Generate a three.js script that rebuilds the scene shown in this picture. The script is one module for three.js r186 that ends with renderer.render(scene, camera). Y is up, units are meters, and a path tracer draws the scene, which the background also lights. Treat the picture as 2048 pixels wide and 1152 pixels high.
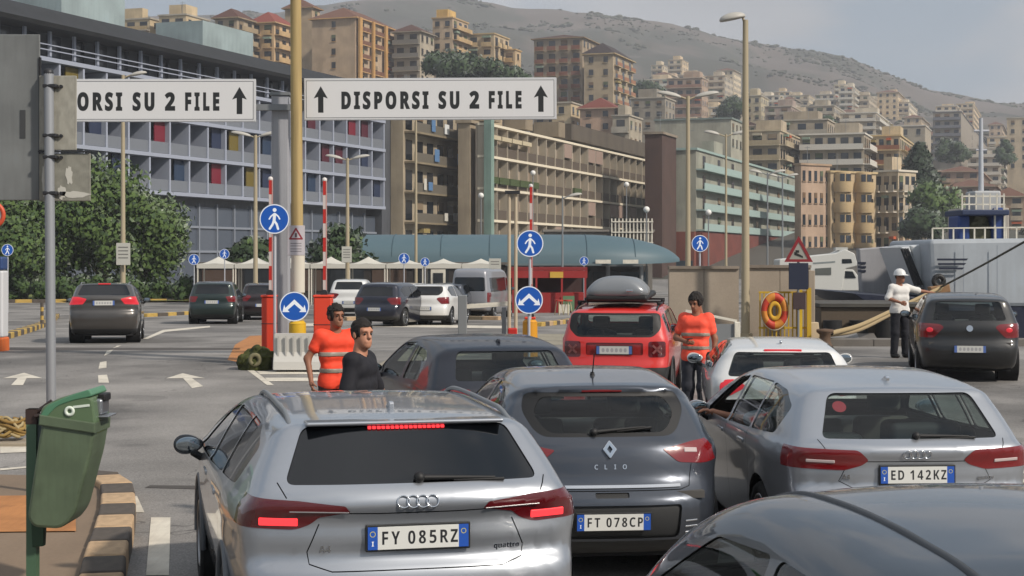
import * as THREE from 'three';
import { mergeGeometries } from 'three/addons/utils/BufferGeometryUtils.js';
import { RoundedBoxGeometry } from 'three/addons/geometries/RoundedBoxGeometry.js';
import { FontLoader } from 'three/addons/loaders/FontLoader.js';
import { TextGeometry } from 'three/addons/geometries/TextGeometry.js';

// ---------- camera, sky, sun, exposure ----------
const F = 3300, HX = 1024, HY = 515, CH = 2.0;          // focal length in photo pixels, horizon row, eye height over the quay
const scene = new THREE.Scene();
const camera = new THREE.PerspectiveCamera(2 * Math.atan(576 / F) * 180 / Math.PI, 16 / 9, 0.2, 6000);
camera.position.set(0, CH, 0);
camera.lookAt(0, CH, -10);
camera.setViewOffset(2048, 1152, 0, 576 - HY, 2048, 1152);
scene.add(camera);
const renderer = new THREE.WebGLRenderer({ antialias: true });
renderer.setSize(1024, 576);
renderer.toneMapping = THREE.LinearToneMapping;
renderer.toneMappingExposure = 1.24;
renderer.shadowMap.enabled = true;
const SUN = new THREE.Vector3(0.64, 0.62, 0.47).normalize();
const sun = new THREE.DirectionalLight(new THREE.Color(1.0, 0.91, 0.80), 3.5);
sun.position.copy(SUN).multiplyScalar(300).add(new THREE.Vector3(0, 0, -60));
sun.target.position.set(0, 0, -60);
sun.castShadow = true; sun.shadow.radius = 6;
sun.shadow.camera.left = -200; sun.shadow.camera.right = 200; sun.shadow.camera.top = 200; sun.shadow.camera.bottom = -200; sun.shadow.camera.far = 900;
sun.shadow.mapSize.set(2048, 2048);
scene.add(sun, sun.target);
scene.fog = new THREE.FogExp2(new THREE.Color(0.52, 0.54, 0.58), 0.00034);

// ---------- noise ----------
function rng(seed) { let s = seed >>> 0; return () => { s = (s + 0x6D2B79F5) >>> 0; let t = s; t = Math.imul(t ^ (t >>> 15), t | 1); t ^= t + Math.imul(t ^ (t >>> 7), t | 61); return ((t ^ (t >>> 14)) >>> 0) / 4294967296; }; }
const hash3 = (x, y, z) => { let h = Math.imul(x, 374761393) + Math.imul(y, 668265263) + Math.imul(z, 1274126177); h = Math.imul(h ^ (h >>> 13), 1274126177); return ((h ^ (h >>> 16)) >>> 0) / 4294967296; };
function vnoise(x, y, z = 0, per = 0) {
  const X = Math.floor(x), Y = Math.floor(y), Z = Math.floor(z), fx = x - X, fy = y - Y, fz = z - Z;
  const s = t => t * t * (3 - 2 * t), u = s(fx), v = s(fy), w = s(fz), m = a => per ? ((a % per) + per) % per : a;
  const h = (i, j, k) => hash3(m(X + i), m(Y + j), Z + k), L = (a, b, t) => a + (b - a) * t;
  return L(L(L(h(0, 0, 0), h(1, 0, 0), u), L(h(0, 1, 0), h(1, 1, 0), u), v), L(L(h(0, 0, 1), h(1, 0, 1), u), L(h(0, 1, 1), h(1, 1, 1), u), v), w);
}
function fbm(x, y, z, oct, per = 0) { let a = 0, s = 0.5, n = 0; for (let i = 0; i < oct; i++) { a += s * vnoise(x, y, z + i * 17, per); n += s; s *= 0.5; x *= 2; y *= 2; per *= 2; } return a / n; }
const clamp = (x, a, b) => Math.max(a, Math.min(b, x)), lerp = (a, b, t) => a + (b - a) * t;
const sstep = (a, b, x) => { const t = clamp((x - a) / (b - a), 0, 1); return t * t * (3 - 2 * t); };

// ---------- sky: hazy summer air with soft grey cloud banks ----------
{
  const W = 2048, H = 1024, data = new Float32Array(W * H * 4);
  for (let j = 0; j < H; j++) {
    const el = ((j + 0.5) / H - 0.5) * Math.PI, y = Math.sin(el), c = Math.cos(el);
    for (let i = 0; i < W; i++) {
      const az = ((i + 0.5) / W - 0.5) * 2 * Math.PI, x = Math.cos(az) * c, z = Math.sin(az) * c;
      const up = Math.max(y, 0), g = Math.pow(1 - up, 5);
      let r = lerp(0.24, 0.29, g), gg = lerp(0.31, 0.335, g), b = lerp(0.40, 0.37, g);
      const sc = 1.35 / (up + 0.28);
      let n = fbm(x * sc * 2.3 + 11.3, z * sc * 2.3 + 4.2, y * 5.0, 5);
      const cl = sstep(0.40, 0.60, n) * 0.9;
      const det = fbm(x * 9 + 3, y * 26, z * 9, 4);
      const cb = 0.27 + 0.20 * det + 0.22 * up;
      r = lerp(r, cb * 0.98, cl); gg = lerp(gg, cb, cl); b = lerp(b, cb * 1.05, cl);
      const sd = x * SUN.x + y * SUN.y + z * SUN.z, gl = Math.pow(Math.max(sd, 0), 6) * 0.25;
      r += gl; gg += gl * 0.95; b += gl * 0.85;
      const k = (j * W + i) * 4; data[k] = r; data[k + 1] = gg; data[k + 2] = b; data[k + 3] = 1;
    }
  }
  const sky = new THREE.DataTexture(data, W, H, THREE.RGBAFormat, THREE.FloatType);
  sky.mapping = THREE.EquirectangularReflectionMapping; sky.magFilter = THREE.LinearFilter; sky.minFilter = THREE.LinearFilter;
  sky.wrapS = THREE.RepeatWrapping; sky.colorSpace = THREE.LinearSRGBColorSpace; sky.needsUpdate = true;
  scene.background = sky; scene.environment = sky;
}

// ---------- where things stand ----------
// the quay: rises gently to a crest about 33 m off and falls away again behind it
const GP = [[-40, -0.40], [4, -0.38], [8, -0.35], [12, -0.32], [18, -0.29], [24, -0.24], [28, -0.15], [33, -0.07], [40, -0.11], [50, -0.27], [62, -0.48], [80, -0.63], [100, -0.74], [135, -0.95], [170, -1.05], [9000, -1.05]];
function gy(d) { let i = 0; while (i < GP.length - 2 && d > GP[i + 1][0]) i++; const [a, ya] = GP[i], [b, yb] = GP[i + 1]; return lerp(ya, yb, clamp((d - a) / (b - a), 0, 1)); }
const wx = (px, d) => (px - HX) / F * d, wy = (py, d) => CH + (HY - py) / F * d;
const at = (px, py, d) => new THREE.Vector3(wx(px, d), wy(py, d), -d);
function gd(py) { let a = 3, b = 400; for (let i = 0; i < 40; i++) { const m = (a + b) / 2; if (HY + (CH - gy(m)) * F / m > py) a = m; else b = m; } return (a + b) / 2; }   // distance at which the quay shows at a row
const gpt = (px, py, lift = 0) => { const d = gd(py); return new THREE.Vector3(wx(px, d), gy(d) + lift, -d); };

// ---------- building blocks ----------
const used = new Map();
function numbered(n) { const k = used.get(n) || 0; used.set(n, k + 1); return k ? n + '_' + String(k).padStart(3, '0') : n; }
function tag(o, label, category, group, kind) { if (label) o.userData.label = label; if (category) o.userData.category = category; if (group) o.userData.group = group; if (kind) o.userData.kind = kind; return o; }
function thing(name, label, category, pos, turn = 0, group) {
  const o = new THREE.Group(); o.name = numbered(name); if (pos) o.position.copy(pos.isVector3 ? pos : new THREE.Vector3(...pos)); o.rotation.y = turn; scene.add(o);
  return tag(o, label, category, group);
}
function mesh(name, geo, mat, parent) {
  const top = !parent, m = new THREE.Mesh(Array.isArray(geo) ? merge(geo) : geo, mat); m.name = top ? numbered(name) : name; m.castShadow = m.receiveShadow = true; (parent || scene).add(m); return m;
}
function structure(name, geo, mat) { const m = mesh(name, geo, mat); m.userData.kind = 'structure'; return m; }
function merge(list) { return mergeGeometries(list.map(g => { const h = g.index ? g.toNonIndexed() : g; for (const k of Object.keys(h.attributes)) if (!['position', 'normal', 'uv'].includes(k)) h.deleteAttribute(k); if (!h.attributes.uv) h.setAttribute('uv', new THREE.BufferAttribute(new Float32Array(h.attributes.position.count * 2), 2)); return h; }), false); }
function box(w, h, d, x = 0, y = 0, z = 0) {             // centred on x, z; y is its underside; uv in metres
  const g = new THREE.BoxGeometry(w, h, d), uv = g.attributes.uv, dims = [[d, h], [d, h], [w, d], [w, d], [w, h], [w, h]];
  for (let f = 0; f < 6; f++) for (let k = 0; k < 4; k++) { const i = f * 4 + k; uv.setXY(i, uv.getX(i) * dims[f][0] + x * 0.37, uv.getY(i) * dims[f][1] + z * 0.21); }
  return g.translate(x, y + h / 2, z);
}
function rbox(w, h, d, r, x = 0, y = 0, z = 0, seg = 2) { return new RoundedBoxGeometry(w, h, d, seg, Math.min(r, w / 2.01, h / 2.01, d / 2.01)).translate(x, y + h / 2, z); }
function cyl(r0, r1, h, x = 0, y = 0, z = 0, n = 16) { return new THREE.CylinderGeometry(r1, r0, h, n).translate(x, y + h / 2, z); }
function bar(a, b, r0, r1 = r0, n = 10) {                  // round bar between two points
  const A = new THREE.Vector3(...a), B = new THREE.Vector3(...b), D = B.clone().sub(A), l = D.length();
  const g = new THREE.CylinderGeometry(r1, r0, l, n).translate(0, l / 2, 0);
  return g.applyQuaternion(new THREE.Quaternion().setFromUnitVectors(new THREE.Vector3(0, 1, 0), D.divideScalar(l))).translate(A.x, A.y, A.z);
}
function beam(a, b, w, h) { const A = new THREE.Vector3(...a), B = new THREE.Vector3(...b), D = B.clone().sub(A), l = D.length(); const g = new THREE.BoxGeometry(w, h, l); const m = new THREE.Matrix4().lookAt(A, B, new THREE.Vector3(0, 1, 0)); return g.applyMatrix4(m).translate((A.x + B.x) / 2, (A.y + B.y) / 2, (A.z + B.z) / 2); }
function tube(pts, r, seg = 40, n = 8) { return new THREE.TubeGeometry(new THREE.CatmullRomCurve3(pts.map(p => p.isVector3 ? p : new THREE.Vector3(...p))), seg, r, n, false); }
function shapeOf(pts) { const s = new THREE.Shape(); pts.forEach(([x, y], i) => i ? s.lineTo(x, y) : s.moveTo(x, y)); s.closePath(); return s; }
function extr(pts, depth, bevel = 0) { return new THREE.ExtrudeGeometry(shapeOf(pts), { depth, bevelEnabled: bevel > 0, bevelSize: bevel, bevelThickness: bevel, bevelSegments: 2, curveSegments: 8 }); }
const boxCache = new Map();
function cbox(w, h, d) { const k = [w, h, d].map(v => v.toFixed(2)).join(); if (!boxCache.has(k)) boxCache.set(k, box(w, h, d)); return boxCache.get(k); }
function cb(name, w, h, d, x, y, z, mat, parent) { const m = mesh(name, cbox(w, h, d), mat, parent); m.position.set(x, y, z); return m; }   // box part on a shared geometry

// ---------- textures ----------
function dataTex(n, fn, srgb = true) {
  const a = new Uint8Array(n * n * 4);
  for (let j = 0; j < n; j++) for (let i = 0; i < n; i++) { const c = fn(i / n, j / n, i, j), k = (j * n + i) * 4; a[k] = clamp(c[0], 0, 255); a[k + 1] = clamp(c[1], 0, 255); a[k + 2] = clamp(c[2], 0, 255); a[k + 3] = 255; }
  const t = new THREE.DataTexture(a, n, n); t.wrapS = t.wrapT = THREE.RepeatWrapping; t.magFilter = THREE.LinearFilter; t.minFilter = THREE.LinearMipmapLinearFilter; t.generateMipmaps = true; t.anisotropy = 8;
  if (srgb) t.colorSpace = THREE.SRGBColorSpace; t.needsUpdate = true; return t;
}
const rep = (t, sx, sy = sx) => { const c = t.clone(); c.repeat.set(sx, sy); c.needsUpdate = true; return c; };
const R0 = rng(5);
const TX = {};
TX.asphalt = dataTex(1024, (u, v) => {
  const fine = R0(), patch = fbm(u * 6, v * 6, 1, 4, 6), big = fbm(u * 3, v * 3, 9, 3, 3), oil = sstep(0.62, 0.75, fbm(u * 9, v * 9, 21, 3, 9));
  let k = 117 + (patch - 0.5) * 62 + (big - 0.5) * 46 + (fine - 0.5) * 40 - oil * 14;
  const crk = Math.abs(fbm(u * 4, v * 4, 33, 5, 4) - 0.5); if (crk < 0.0025) k -= 26;
  return [k * 1.015, k * 0.99, k * 0.96];
});
TX.stain = dataTex(512, (u, v) => {                          // weathered render / concrete: tone near white, multiplied by the colour
  const a = fbm(u * 4, v * 4, 3, 5, 4), run = fbm(u * 24, v * 2, 7, 3, 2), f = R0();
  const k = 236 + (a - 0.5) * 70 + (run - 0.5) * 46 + (f - 0.5) * 14; return [k, k * 0.99, k * 0.97];
});
TX.fine = dataTex(256, (u, v) => { const k = 128 + (fbm(u * 8, v * 8, 2, 4, 8) - 0.5) * 120 + (R0() - 0.5) * 60; return [k, k, k]; }, false);
TX.grass = dataTex(256, (u, v) => { const a = fbm(u * 8, v * 8, 5, 4, 8), f = R0(); return [62 + a * 60 + f * 20, 72 + a * 60 + f * 20, 40 + a * 25]; });
function canvasTex(w, h, draw) { const c = document.createElement('canvas'); c.width = w; c.height = h; const g = c.getContext('2d'); draw(g, w, h); const t = new THREE.CanvasTexture(c); t.colorSpace = THREE.SRGBColorSpace; t.anisotropy = 8; return t; }

// ---------- materials ----------
const mt = (color, roughness = 0.8, o = {}) => new THREE.MeshStandardMaterial({ color, roughness, ...o });
const wall = (color, o = {}) => mt(color, 0.9, { map: rep(TX.stain, 1 / 9), ...o });
const M = {
  asphalt: mt(0xffffff, 0.93, { map: rep(TX.asphalt, 1 / 9), bumpMap: rep(TX.fine, 1 / 0.7), bumpScale: 0.004 }),
  white: mt(0xd6d3c9, 0.7, { map: rep(TX.stain, 1 / 1.4) }), lineWhite: mt(0xcfcabf, 0.85, { map: rep(TX.stain, 1 / 1.1) }),
  concrete: wall(0xa2978a), concreteDark: wall(0x6a6560), kerbTan: mt(0xb89d7e, 0.9, { map: rep(TX.stain, 1 / 0.8) }), kerbDark: mt(0x544d47, 0.9, { map: rep(TX.stain, 1 / 0.8) }), kerbYellow: mt(0xb79a52, 0.9, { map: rep(TX.stain, 1) }),
  kerbOrange: mt(0xb27a48, 0.9, { map: rep(TX.stain, 1 / 0.9) }),
  steel: mt(0x8b8d8e, 0.45, { metalness: 0.6 }), galv: mt(0x7f8284, 0.55, { metalness: 0.35 }), darkSteel: mt(0x333437, 0.5, { metalness: 0.4 }), beigePole: mt(0x9f937a, 0.7), greyPole: mt(0xa8aab0, 0.6),
  black: mt(0x121213, 0.6), rubber: mt(0x161617, 0.85), chrome: mt(0xd5d7da, 0.12, { metalness: 1 }), plasticBlack: mt(0x1a1b1c, 0.55),
  red: mt(0xb3241c, 0.5), orangeRed: mt(0xcf3d22, 0.5), blueSign: mt(0x0f4da6, 0.4), yellow: mt(0xc9a01c, 0.55),
  paneDark: mt(0x23272b, 0.08), paneBlue: mt(0x33404a, 0.1),
};
// ---------- surfaces from distance fields ----------
function surfaceNet(f, lo, hi, cell, fine = f, opt = {}) {
  const n = [0, 1, 2].map(k => Math.ceil((hi[k] - lo[k]) / cell) + 1), [nx, ny, nz] = n, val = new Float32Array(nx * ny * nz);
  let q = 0;
  for (let k = 0; k < nz; k++) for (let j = 0; j < ny; j++) for (let i = 0; i < nx; i++) val[q++] = f(lo[0] + i * cell, lo[1] + j * cell, lo[2] + k * cell);
  const idx = new Int32Array(nx * ny * nz).fill(-1), P = [], sx = 1, sy = nx, sz = nx * ny, off = [0, sx, sy, sx + sy, sz, sx + sz, sy + sz, sx + sy + sz];
  const E = [[0, 1], [2, 3], [4, 5], [6, 7], [0, 2], [1, 3], [4, 6], [5, 7], [0, 4], [1, 5], [2, 6], [3, 7]];
  const cx = [0, 1, 0, 1, 0, 1, 0, 1], cy = [0, 0, 1, 1, 0, 0, 1, 1], cz = [0, 0, 0, 0, 1, 1, 1, 1];
  for (let k = 0; k < nz - 1; k++) for (let j = 0; j < ny - 1; j++) for (let i = 0; i < nx - 1; i++) {
    const b = i + j * sy + k * sz; let m = 0;
    for (let c = 0; c < 8; c++) if (val[b + off[c]] < 0) m |= 1 << c;
    if (m === 0 || m === 255) continue;
    let x = 0, y = 0, z = 0, w = 0;
    for (const [a, d] of E) { const va = val[b + off[a]], vb = val[b + off[d]]; if ((va < 0) === (vb < 0)) continue; const t = va / (va - vb); x += cx[a] + (cx[d] - cx[a]) * t; y += cy[a] + (cy[d] - cy[a]) * t; z += cz[a] + (cz[d] - cz[a]) * t; w++; }
    idx[b] = P.length / 3; P.push(lo[0] + (i + x / w) * cell, lo[1] + (j + y / w) * cell, lo[2] + (k + z / w) * cell);
  }
  const tri = [], quad = (a, b, c, d, flip) => { if (a < 0 || b < 0 || c < 0 || d < 0) return; flip ? tri.push(a, c, b, a, d, c) : tri.push(a, b, c, a, c, d); };
  for (let k = 1; k < nz - 1; k++) for (let j = 1; j < ny - 1; j++) for (let i = 1; i < nx - 1; i++) {
    const b = i + j * sy + k * sz, s = val[b] < 0;
    if (s !== (val[b + sx] < 0)) quad(idx[b - sy - sz], idx[b - sz], idx[b], idx[b - sy], !s);
    if (s !== (val[b + sy] < 0)) quad(idx[b - sx - sz], idx[b - sx], idx[b], idx[b - sz], !s);
    if (s !== (val[b + sz] < 0)) quad(idx[b - sx - sy], idx[b - sy], idx[b], idx[b - sx], !s);
  }
  const nv = P.length / 3, N = new Float32Array(P.length), h = opt.h || cell * 0.4;
  for (let v = 0; v < nv; v++) {
    let x = P[v * 3], y = P[v * 3 + 1], z = P[v * 3 + 2], gx, gy_, gz;
    for (let it = 0; it < 3; it++) {
      gx = (fine(x + h, y, z) - fine(x - h, y, z)) / (2 * h); gy_ = (fine(x, y + h, z) - fine(x, y - h, z)) / (2 * h); gz = (fine(x, y, z + h) - fine(x, y, z - h)) / (2 * h);
      const g2 = gx * gx + gy_ * gy_ + gz * gz || 1;
      if (it < 2) { let s = fine(x, y, z) / g2; s = clamp(s, -cell * 0.7, cell * 0.7); x -= gx * s; y -= gy_ * s; z -= gz * s; }
    }
    const l = Math.hypot(gx, gy_, gz) || 1; P[v * 3] = x; P[v * 3 + 1] = y; P[v * 3 + 2] = z; N[v * 3] = gx / l; N[v * 3 + 1] = gy_ / l; N[v * 3 + 2] = gz / l;
  }
  for (let it = 0; it < (opt.smooth || 0); it++) {              // even out the normals so that reflections run clean
    const A = new Float32Array(N.length);
    for (let t = 0; t < tri.length; t += 3) for (let e = 0; e < 3; e++) { const a = tri[t + e] * 3, b = tri[t + (e + 1) % 3] * 3; for (let c = 0; c < 3; c++) { A[a + c] += N[b + c]; A[b + c] += N[a + c]; } }
    for (let v = 0; v < nv; v++) { const k = v * 3, l = Math.hypot(A[k], A[k + 1], A[k + 2]) || 1; let s = 0; for (let c = 0; c < 3; c++) { N[k + c] = N[k + c] * 0.4 + A[k + c] / l * 0.6; s += N[k + c] ** 2; } s = Math.sqrt(s) || 1; for (let c = 0; c < 3; c++) N[k + c] /= s; }
  }
  return { P, N, tri };
}
function netGeo(s) { const g = new THREE.BufferGeometry(); g.setAttribute('position', new THREE.Float32BufferAttribute(s.P, 3)); g.setAttribute('normal', new THREE.BufferAttribute(s.N, 3)); g.setAttribute('uv', new THREE.BufferAttribute(new Float32Array(s.P.length / 3 * 2), 2)); for (let i = 0; i < s.P.length / 3; i++) g.attributes.uv.setXY(i, s.P[i * 3] + s.P[i * 3 + 2] * 0.7, s.P[i * 3 + 1]); g.setIndex(s.tri); return g; }
const smin = (a, b, k) => { const h = Math.max(k - Math.abs(a - b), 0) / k; return Math.min(a, b) - h * h * k * 0.25; };
const smax = (a, b, k) => -smin(-a, -b, k);
function catmull(pts, per, closed = true) {
  const n = pts.length, out = [], g = i => closed ? pts[(i + n) % n] : pts[clamp(i, 0, n - 1)];
  for (let i = 0; i < (closed ? n : n - 1); i++) {
    const p0 = g(i - 1), p1 = g(i), p2 = g(i + 1), p3 = g(i + 2);
    const d1 = Math.max(Math.hypot(p1[0] - p0[0], p1[1] - p0[1]) ** 0.5, 1e-4), d2 = Math.max(Math.hypot(p2[0] - p1[0], p2[1] - p1[1]) ** 0.5, 1e-4), d3 = Math.max(Math.hypot(p3[0] - p2[0], p3[1] - p2[1]) ** 0.5, 1e-4);
    const m = Math.max(2, Math.min(per, Math.ceil(d2 * d2 / 0.03)));
    for (let k = 0; k < m; k++) {
      const t = k / m, o = [];
      for (let c = 0; c < 2; c++) {                              // centripetal: no overshoot
        let t1 = (p1[c] - p0[c]) / d1 - (p2[c] - p0[c]) / (d1 + d2) + (p2[c] - p1[c]) / d2, t2 = (p2[c] - p1[c]) / d2 - (p3[c] - p1[c]) / (d2 + d3) + (p3[c] - p2[c]) / d3;
        t1 *= d2; t2 *= d2; const a = 2 * p1[c] - 2 * p2[c] + t1 + t2, b = -3 * p1[c] + 3 * p2[c] - 2 * t1 - t2;
        o.push(((a * t + b) * t + t1) * t + p1[c]);
      }
      out.push(o);
    }
  }
  if (!closed) out.push(pts[n - 1]);
  return out;
}
function polyDist(poly) {
  const n = poly.length, X = new Float64Array(n), Y = new Float64Array(n), DX = new Float64Array(n), DY = new Float64Array(n), I = new Float64Array(n);
  for (let i = 0; i < n; i++) { const a = poly[i], b = poly[(i + 1) % n]; X[i] = a[0]; Y[i] = a[1]; DX[i] = b[0] - a[0]; DY[i] = b[1] - a[1]; I[i] = 1 / (DX[i] ** 2 + DY[i] ** 2 || 1e-12); }
  return (x, y) => {
    let d = 1e9, s = 1;
    for (let i = 0; i < n; i++) {
      const px = x - X[i], py = y - Y[i]; let t = (px * DX[i] + py * DY[i]) * I[i]; t = t < 0 ? 0 : t > 1 ? 1 : t;
      const qx = px - DX[i] * t, qy = py - DY[i] * t, q = qx * qx + qy * qy; if (q < d) d = q;
      const y1 = Y[i] + DY[i]; if ((Y[i] <= y) !== (y1 <= y)) { const xc = X[i] + (y - Y[i]) / DY[i] * DX[i]; if (xc > x) s = -s; }
    }
    return Math.sqrt(d) * s;
  };
}
// ---------- triangle soup that can be cut along an outline ----------
// a vertex is [x, y, z, nx, ny, nz]; a soup is an array of triangles of three vertices
function soupOf(s) { const out = []; const v = i => [s.P[i * 3], s.P[i * 3 + 1], s.P[i * 3 + 2], s.N[i * 3], s.N[i * 3 + 1], s.N[i * 3 + 2]]; for (let t = 0; t < s.tri.length; t += 3) out.push([v(s.tri[t]), v(s.tri[t + 1]), v(s.tri[t + 2])]); return out; }
function inPoly(poly, x, y) { let c = false; for (let i = 0, j = poly.length - 1; i < poly.length; j = i++) { const a = poly[i], b = poly[j]; if ((a[1] > y) !== (b[1] > y) && x < (b[0] - a[0]) * (y - a[1]) / (b[1] - a[1]) + a[0]) c = !c; } return c; }
function cutSoup(soup, proj, poly, ok) {
  let x0 = 1e9, x1 = -1e9, y0 = 1e9, y1 = -1e9; for (const [x, y] of poly) { x0 = Math.min(x0, x); x1 = Math.max(x1, x); y0 = Math.min(y0, y); y1 = Math.max(y1, y); }
  const ins = [], outs = [], mid = (a, b, t) => a.map((v, i) => v + (b[i] - v) * t);
  for (const tr of soup) {
    const c = tr.map(proj), ax = Math.min(c[0][0], c[1][0], c[2][0]), bx = Math.max(c[0][0], c[1][0], c[2][0]), ay = Math.min(c[0][1], c[1][1], c[2][1]), by = Math.max(c[0][1], c[1][1], c[2][1]);
    if (bx < x0 || ax > x1 || by < y0 || ay > y1 || !ok(tr)) { outs.push(tr); continue; }
    let list = [tr];
    for (let i = 0, n = poly.length; i < n; i++) {
      const p = poly[i], q = poly[(i + 1) % n], dx = q[0] - p[0], dy = q[1] - p[1];
      if (Math.max(p[0], q[0]) < ax || Math.min(p[0], q[0]) > bx || Math.max(p[1], q[1]) < ay || Math.min(p[1], q[1]) > by) continue;
      const next = [];
      for (const t of list) {
        const pr = t.map(proj), d = pr.map(u => (u[0] - p[0]) * dy - (u[1] - p[1]) * dx), pos = d.map(v => v > 1e-9);
        const k = pos.filter(Boolean).length; if (k === 0 || k === 3) { next.push(t); continue; }
        const lone = k === 1 ? pos.indexOf(true) : pos.indexOf(false), A = t[lone], B = t[(lone + 1) % 3], C = t[(lone + 2) % 3], dA = d[lone], dB = d[(lone + 1) % 3], dC = d[(lone + 2) % 3];
        const AB = mid(A, B, dA / (dA - dB)), AC = mid(A, C, dA / (dA - dC)); next.push([A, AB, AC], [AB, B, C], [AB, C, AC]);
      }
      list = next;
    }
    for (const t of list) { const pr = t.map(proj), ux = (pr[0][0] + pr[1][0] + pr[2][0]) / 3, uy = (pr[0][1] + pr[1][1] + pr[2][1]) / 3; (inPoly(poly, ux, uy) ? ins : outs).push(t); }
  }
  return [ins, outs];
}
function soupGeo(soup, off = 0, flip = false) {
  const n = soup.length, P = new Float32Array(n * 9), N = new Float32Array(n * 9), U = new Float32Array(n * 6); let k = 0, u = 0;
  for (const t of soup) for (let e = 0; e < 3; e++) {
    const v = t[flip ? 2 - e : e], l = Math.hypot(v[3], v[4], v[5]) || 1, s = flip ? -1 : 1;
    for (let c = 0; c < 3; c++) { P[k + c] = v[c] + v[3 + c] / l * off; N[k + c] = v[3 + c] / l * s; } k += 3; U[u++] = v[0] + v[2]; U[u++] = v[1];
  }
  const g = new THREE.BufferGeometry(); g.setAttribute('position', new THREE.BufferAttribute(P, 3)); g.setAttribute('normal', new THREE.BufferAttribute(N, 3)); g.setAttribute('uv', new THREE.BufferAttribute(U, 2)); return g;
}
// ---------- cars ----------
// a car's own frame: rear at z = 0 facing +z, bonnet towards -z, x to its right, wheels on y = 0
const font = await new FontLoader().loadAsync('fonts/droid/droid_sans_bold.typeface.json');
const paint = (c, metal = 0.55, rough = 0.32) => new THREE.MeshPhysicalMaterial({ color: c, metalness: metal, roughness: rough, clearcoat: 1, clearcoatRoughness: 0.04 });
const CM = {
  lampRed: new THREE.MeshPhysicalMaterial({ color: 0x6e0b10, roughness: 0.18, clearcoat: 1 }), lampDark: new THREE.MeshPhysicalMaterial({ color: 0x520a10, roughness: 0.15, clearcoat: 1 }), lampWhite: new THREE.MeshPhysicalMaterial({ color: 0xb8a7a5, roughness: 0.2, clearcoat: 1 }),
  glow: mt(0xc01010, 0.3, { emissive: new THREE.Color(1, 0.05, 0.06), emissiveIntensity: 1.1 }),
  glow2: mt(0xa01018, 0.3, { emissive: new THREE.Color(1, 0.06, 0.09), emissiveIntensity: 0.3 }),
  privacy: new THREE.MeshPhysicalMaterial({ color: 0x05070a, roughness: 0.05, ior: 1.5, clearcoat: 0.4 }),
  glass: new THREE.MeshPhysicalMaterial({ color: new THREE.Color(0.60, 0.68, 0.66), roughness: 0.02, transmission: 1, thickness: 0, ior: 1.5 }),
  clear: new THREE.MeshPhysicalMaterial({ color: new THREE.Color(0.8, 0.85, 0.83), roughness: 0.02, transmission: 1, thickness: 0, ior: 1.5 }),
  lining: mt(0x4c4a48, 0.95), seat: mt(0x2b2a2b, 0.9), seatGrey: mt(0x55534f, 0.9), rim: mt(0x8f9194, 0.3, { metalness: 0.85 }), trim: mt(0x232425, 0.6), gap: mt(0x131314, 0.9), plateBlank: mt(0xffffff, 0.5, { map: canvasTex(256, 57, (g, w, h) => { g.fillStyle = '#bcbcb7'; g.fillRect(0, 0, w, h); g.fillStyle = '#4a64a0'; g.fillRect(0, 0, 22, h); g.fillRect(w - 22, 0, 22, h); g.fillStyle = '#98989a'; for (let i = 0; i < 6; i++) { g.beginPath(); g.ellipse(48 + i * 32, 29, 11, 15, 0, 0, 7); g.fill(); } }) }),
};
function roundPoly(pts, r, seg = 5) {                        // corner-rounded outline
  const out = [], n = pts.length;
  for (let i = 0; i < n; i++) {
    const p = pts[i], a = pts[(i + n - 1) % n], b = pts[(i + 1) % n], la = Math.hypot(a[0] - p[0], a[1] - p[1]), lb = Math.hypot(b[0] - p[0], b[1] - p[1]), rr = Math.min(p[2] ?? r, la * 0.45, lb * 0.45);
    const A = [p[0] + (a[0] - p[0]) / la * rr, p[1] + (a[1] - p[1]) / la * rr], B = [p[0] + (b[0] - p[0]) / lb * rr, p[1] + (b[1] - p[1]) / lb * rr];
    for (let k = 0; k <= seg; k++) { const t = k / seg, u = 1 - t; out.push([u * u * A[0] + 2 * u * t * p[0] + t * t * B[0], u * u * A[1] + 2 * u * t * p[1] + t * t * B[1]]); }
  }
  return out;
}
const mirrorX = pts => pts.map(p => [-p[0], ...p.slice(1)]).reverse();
function strip(pts, w) { const out = [[], []]; for (let i = 0; i < pts.length; i++) { const a = pts[Math.max(i - 1, 0)], b = pts[Math.min(i + 1, pts.length - 1)], l = Math.hypot(b[0] - a[0], b[1] - a[1]) || 1, nx = -(b[1] - a[1]) / l * w / 2, ny = (b[0] - a[0]) / l * w / 2; out[0].push([pts[i][0] + nx, pts[i][1] + ny]); out[1].unshift([pts[i][0] - nx, pts[i][1] - ny]); } return out[0].concat(out[1]); }
const circ = (cx, cy, r, n = 28) => Array.from({ length: n }, (_, i) => [cx + r * Math.cos(i / n * 2 * Math.PI), cy + r * Math.sin(i / n * 2 * Math.PI)]);
const wheelCache = new Map();
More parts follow.
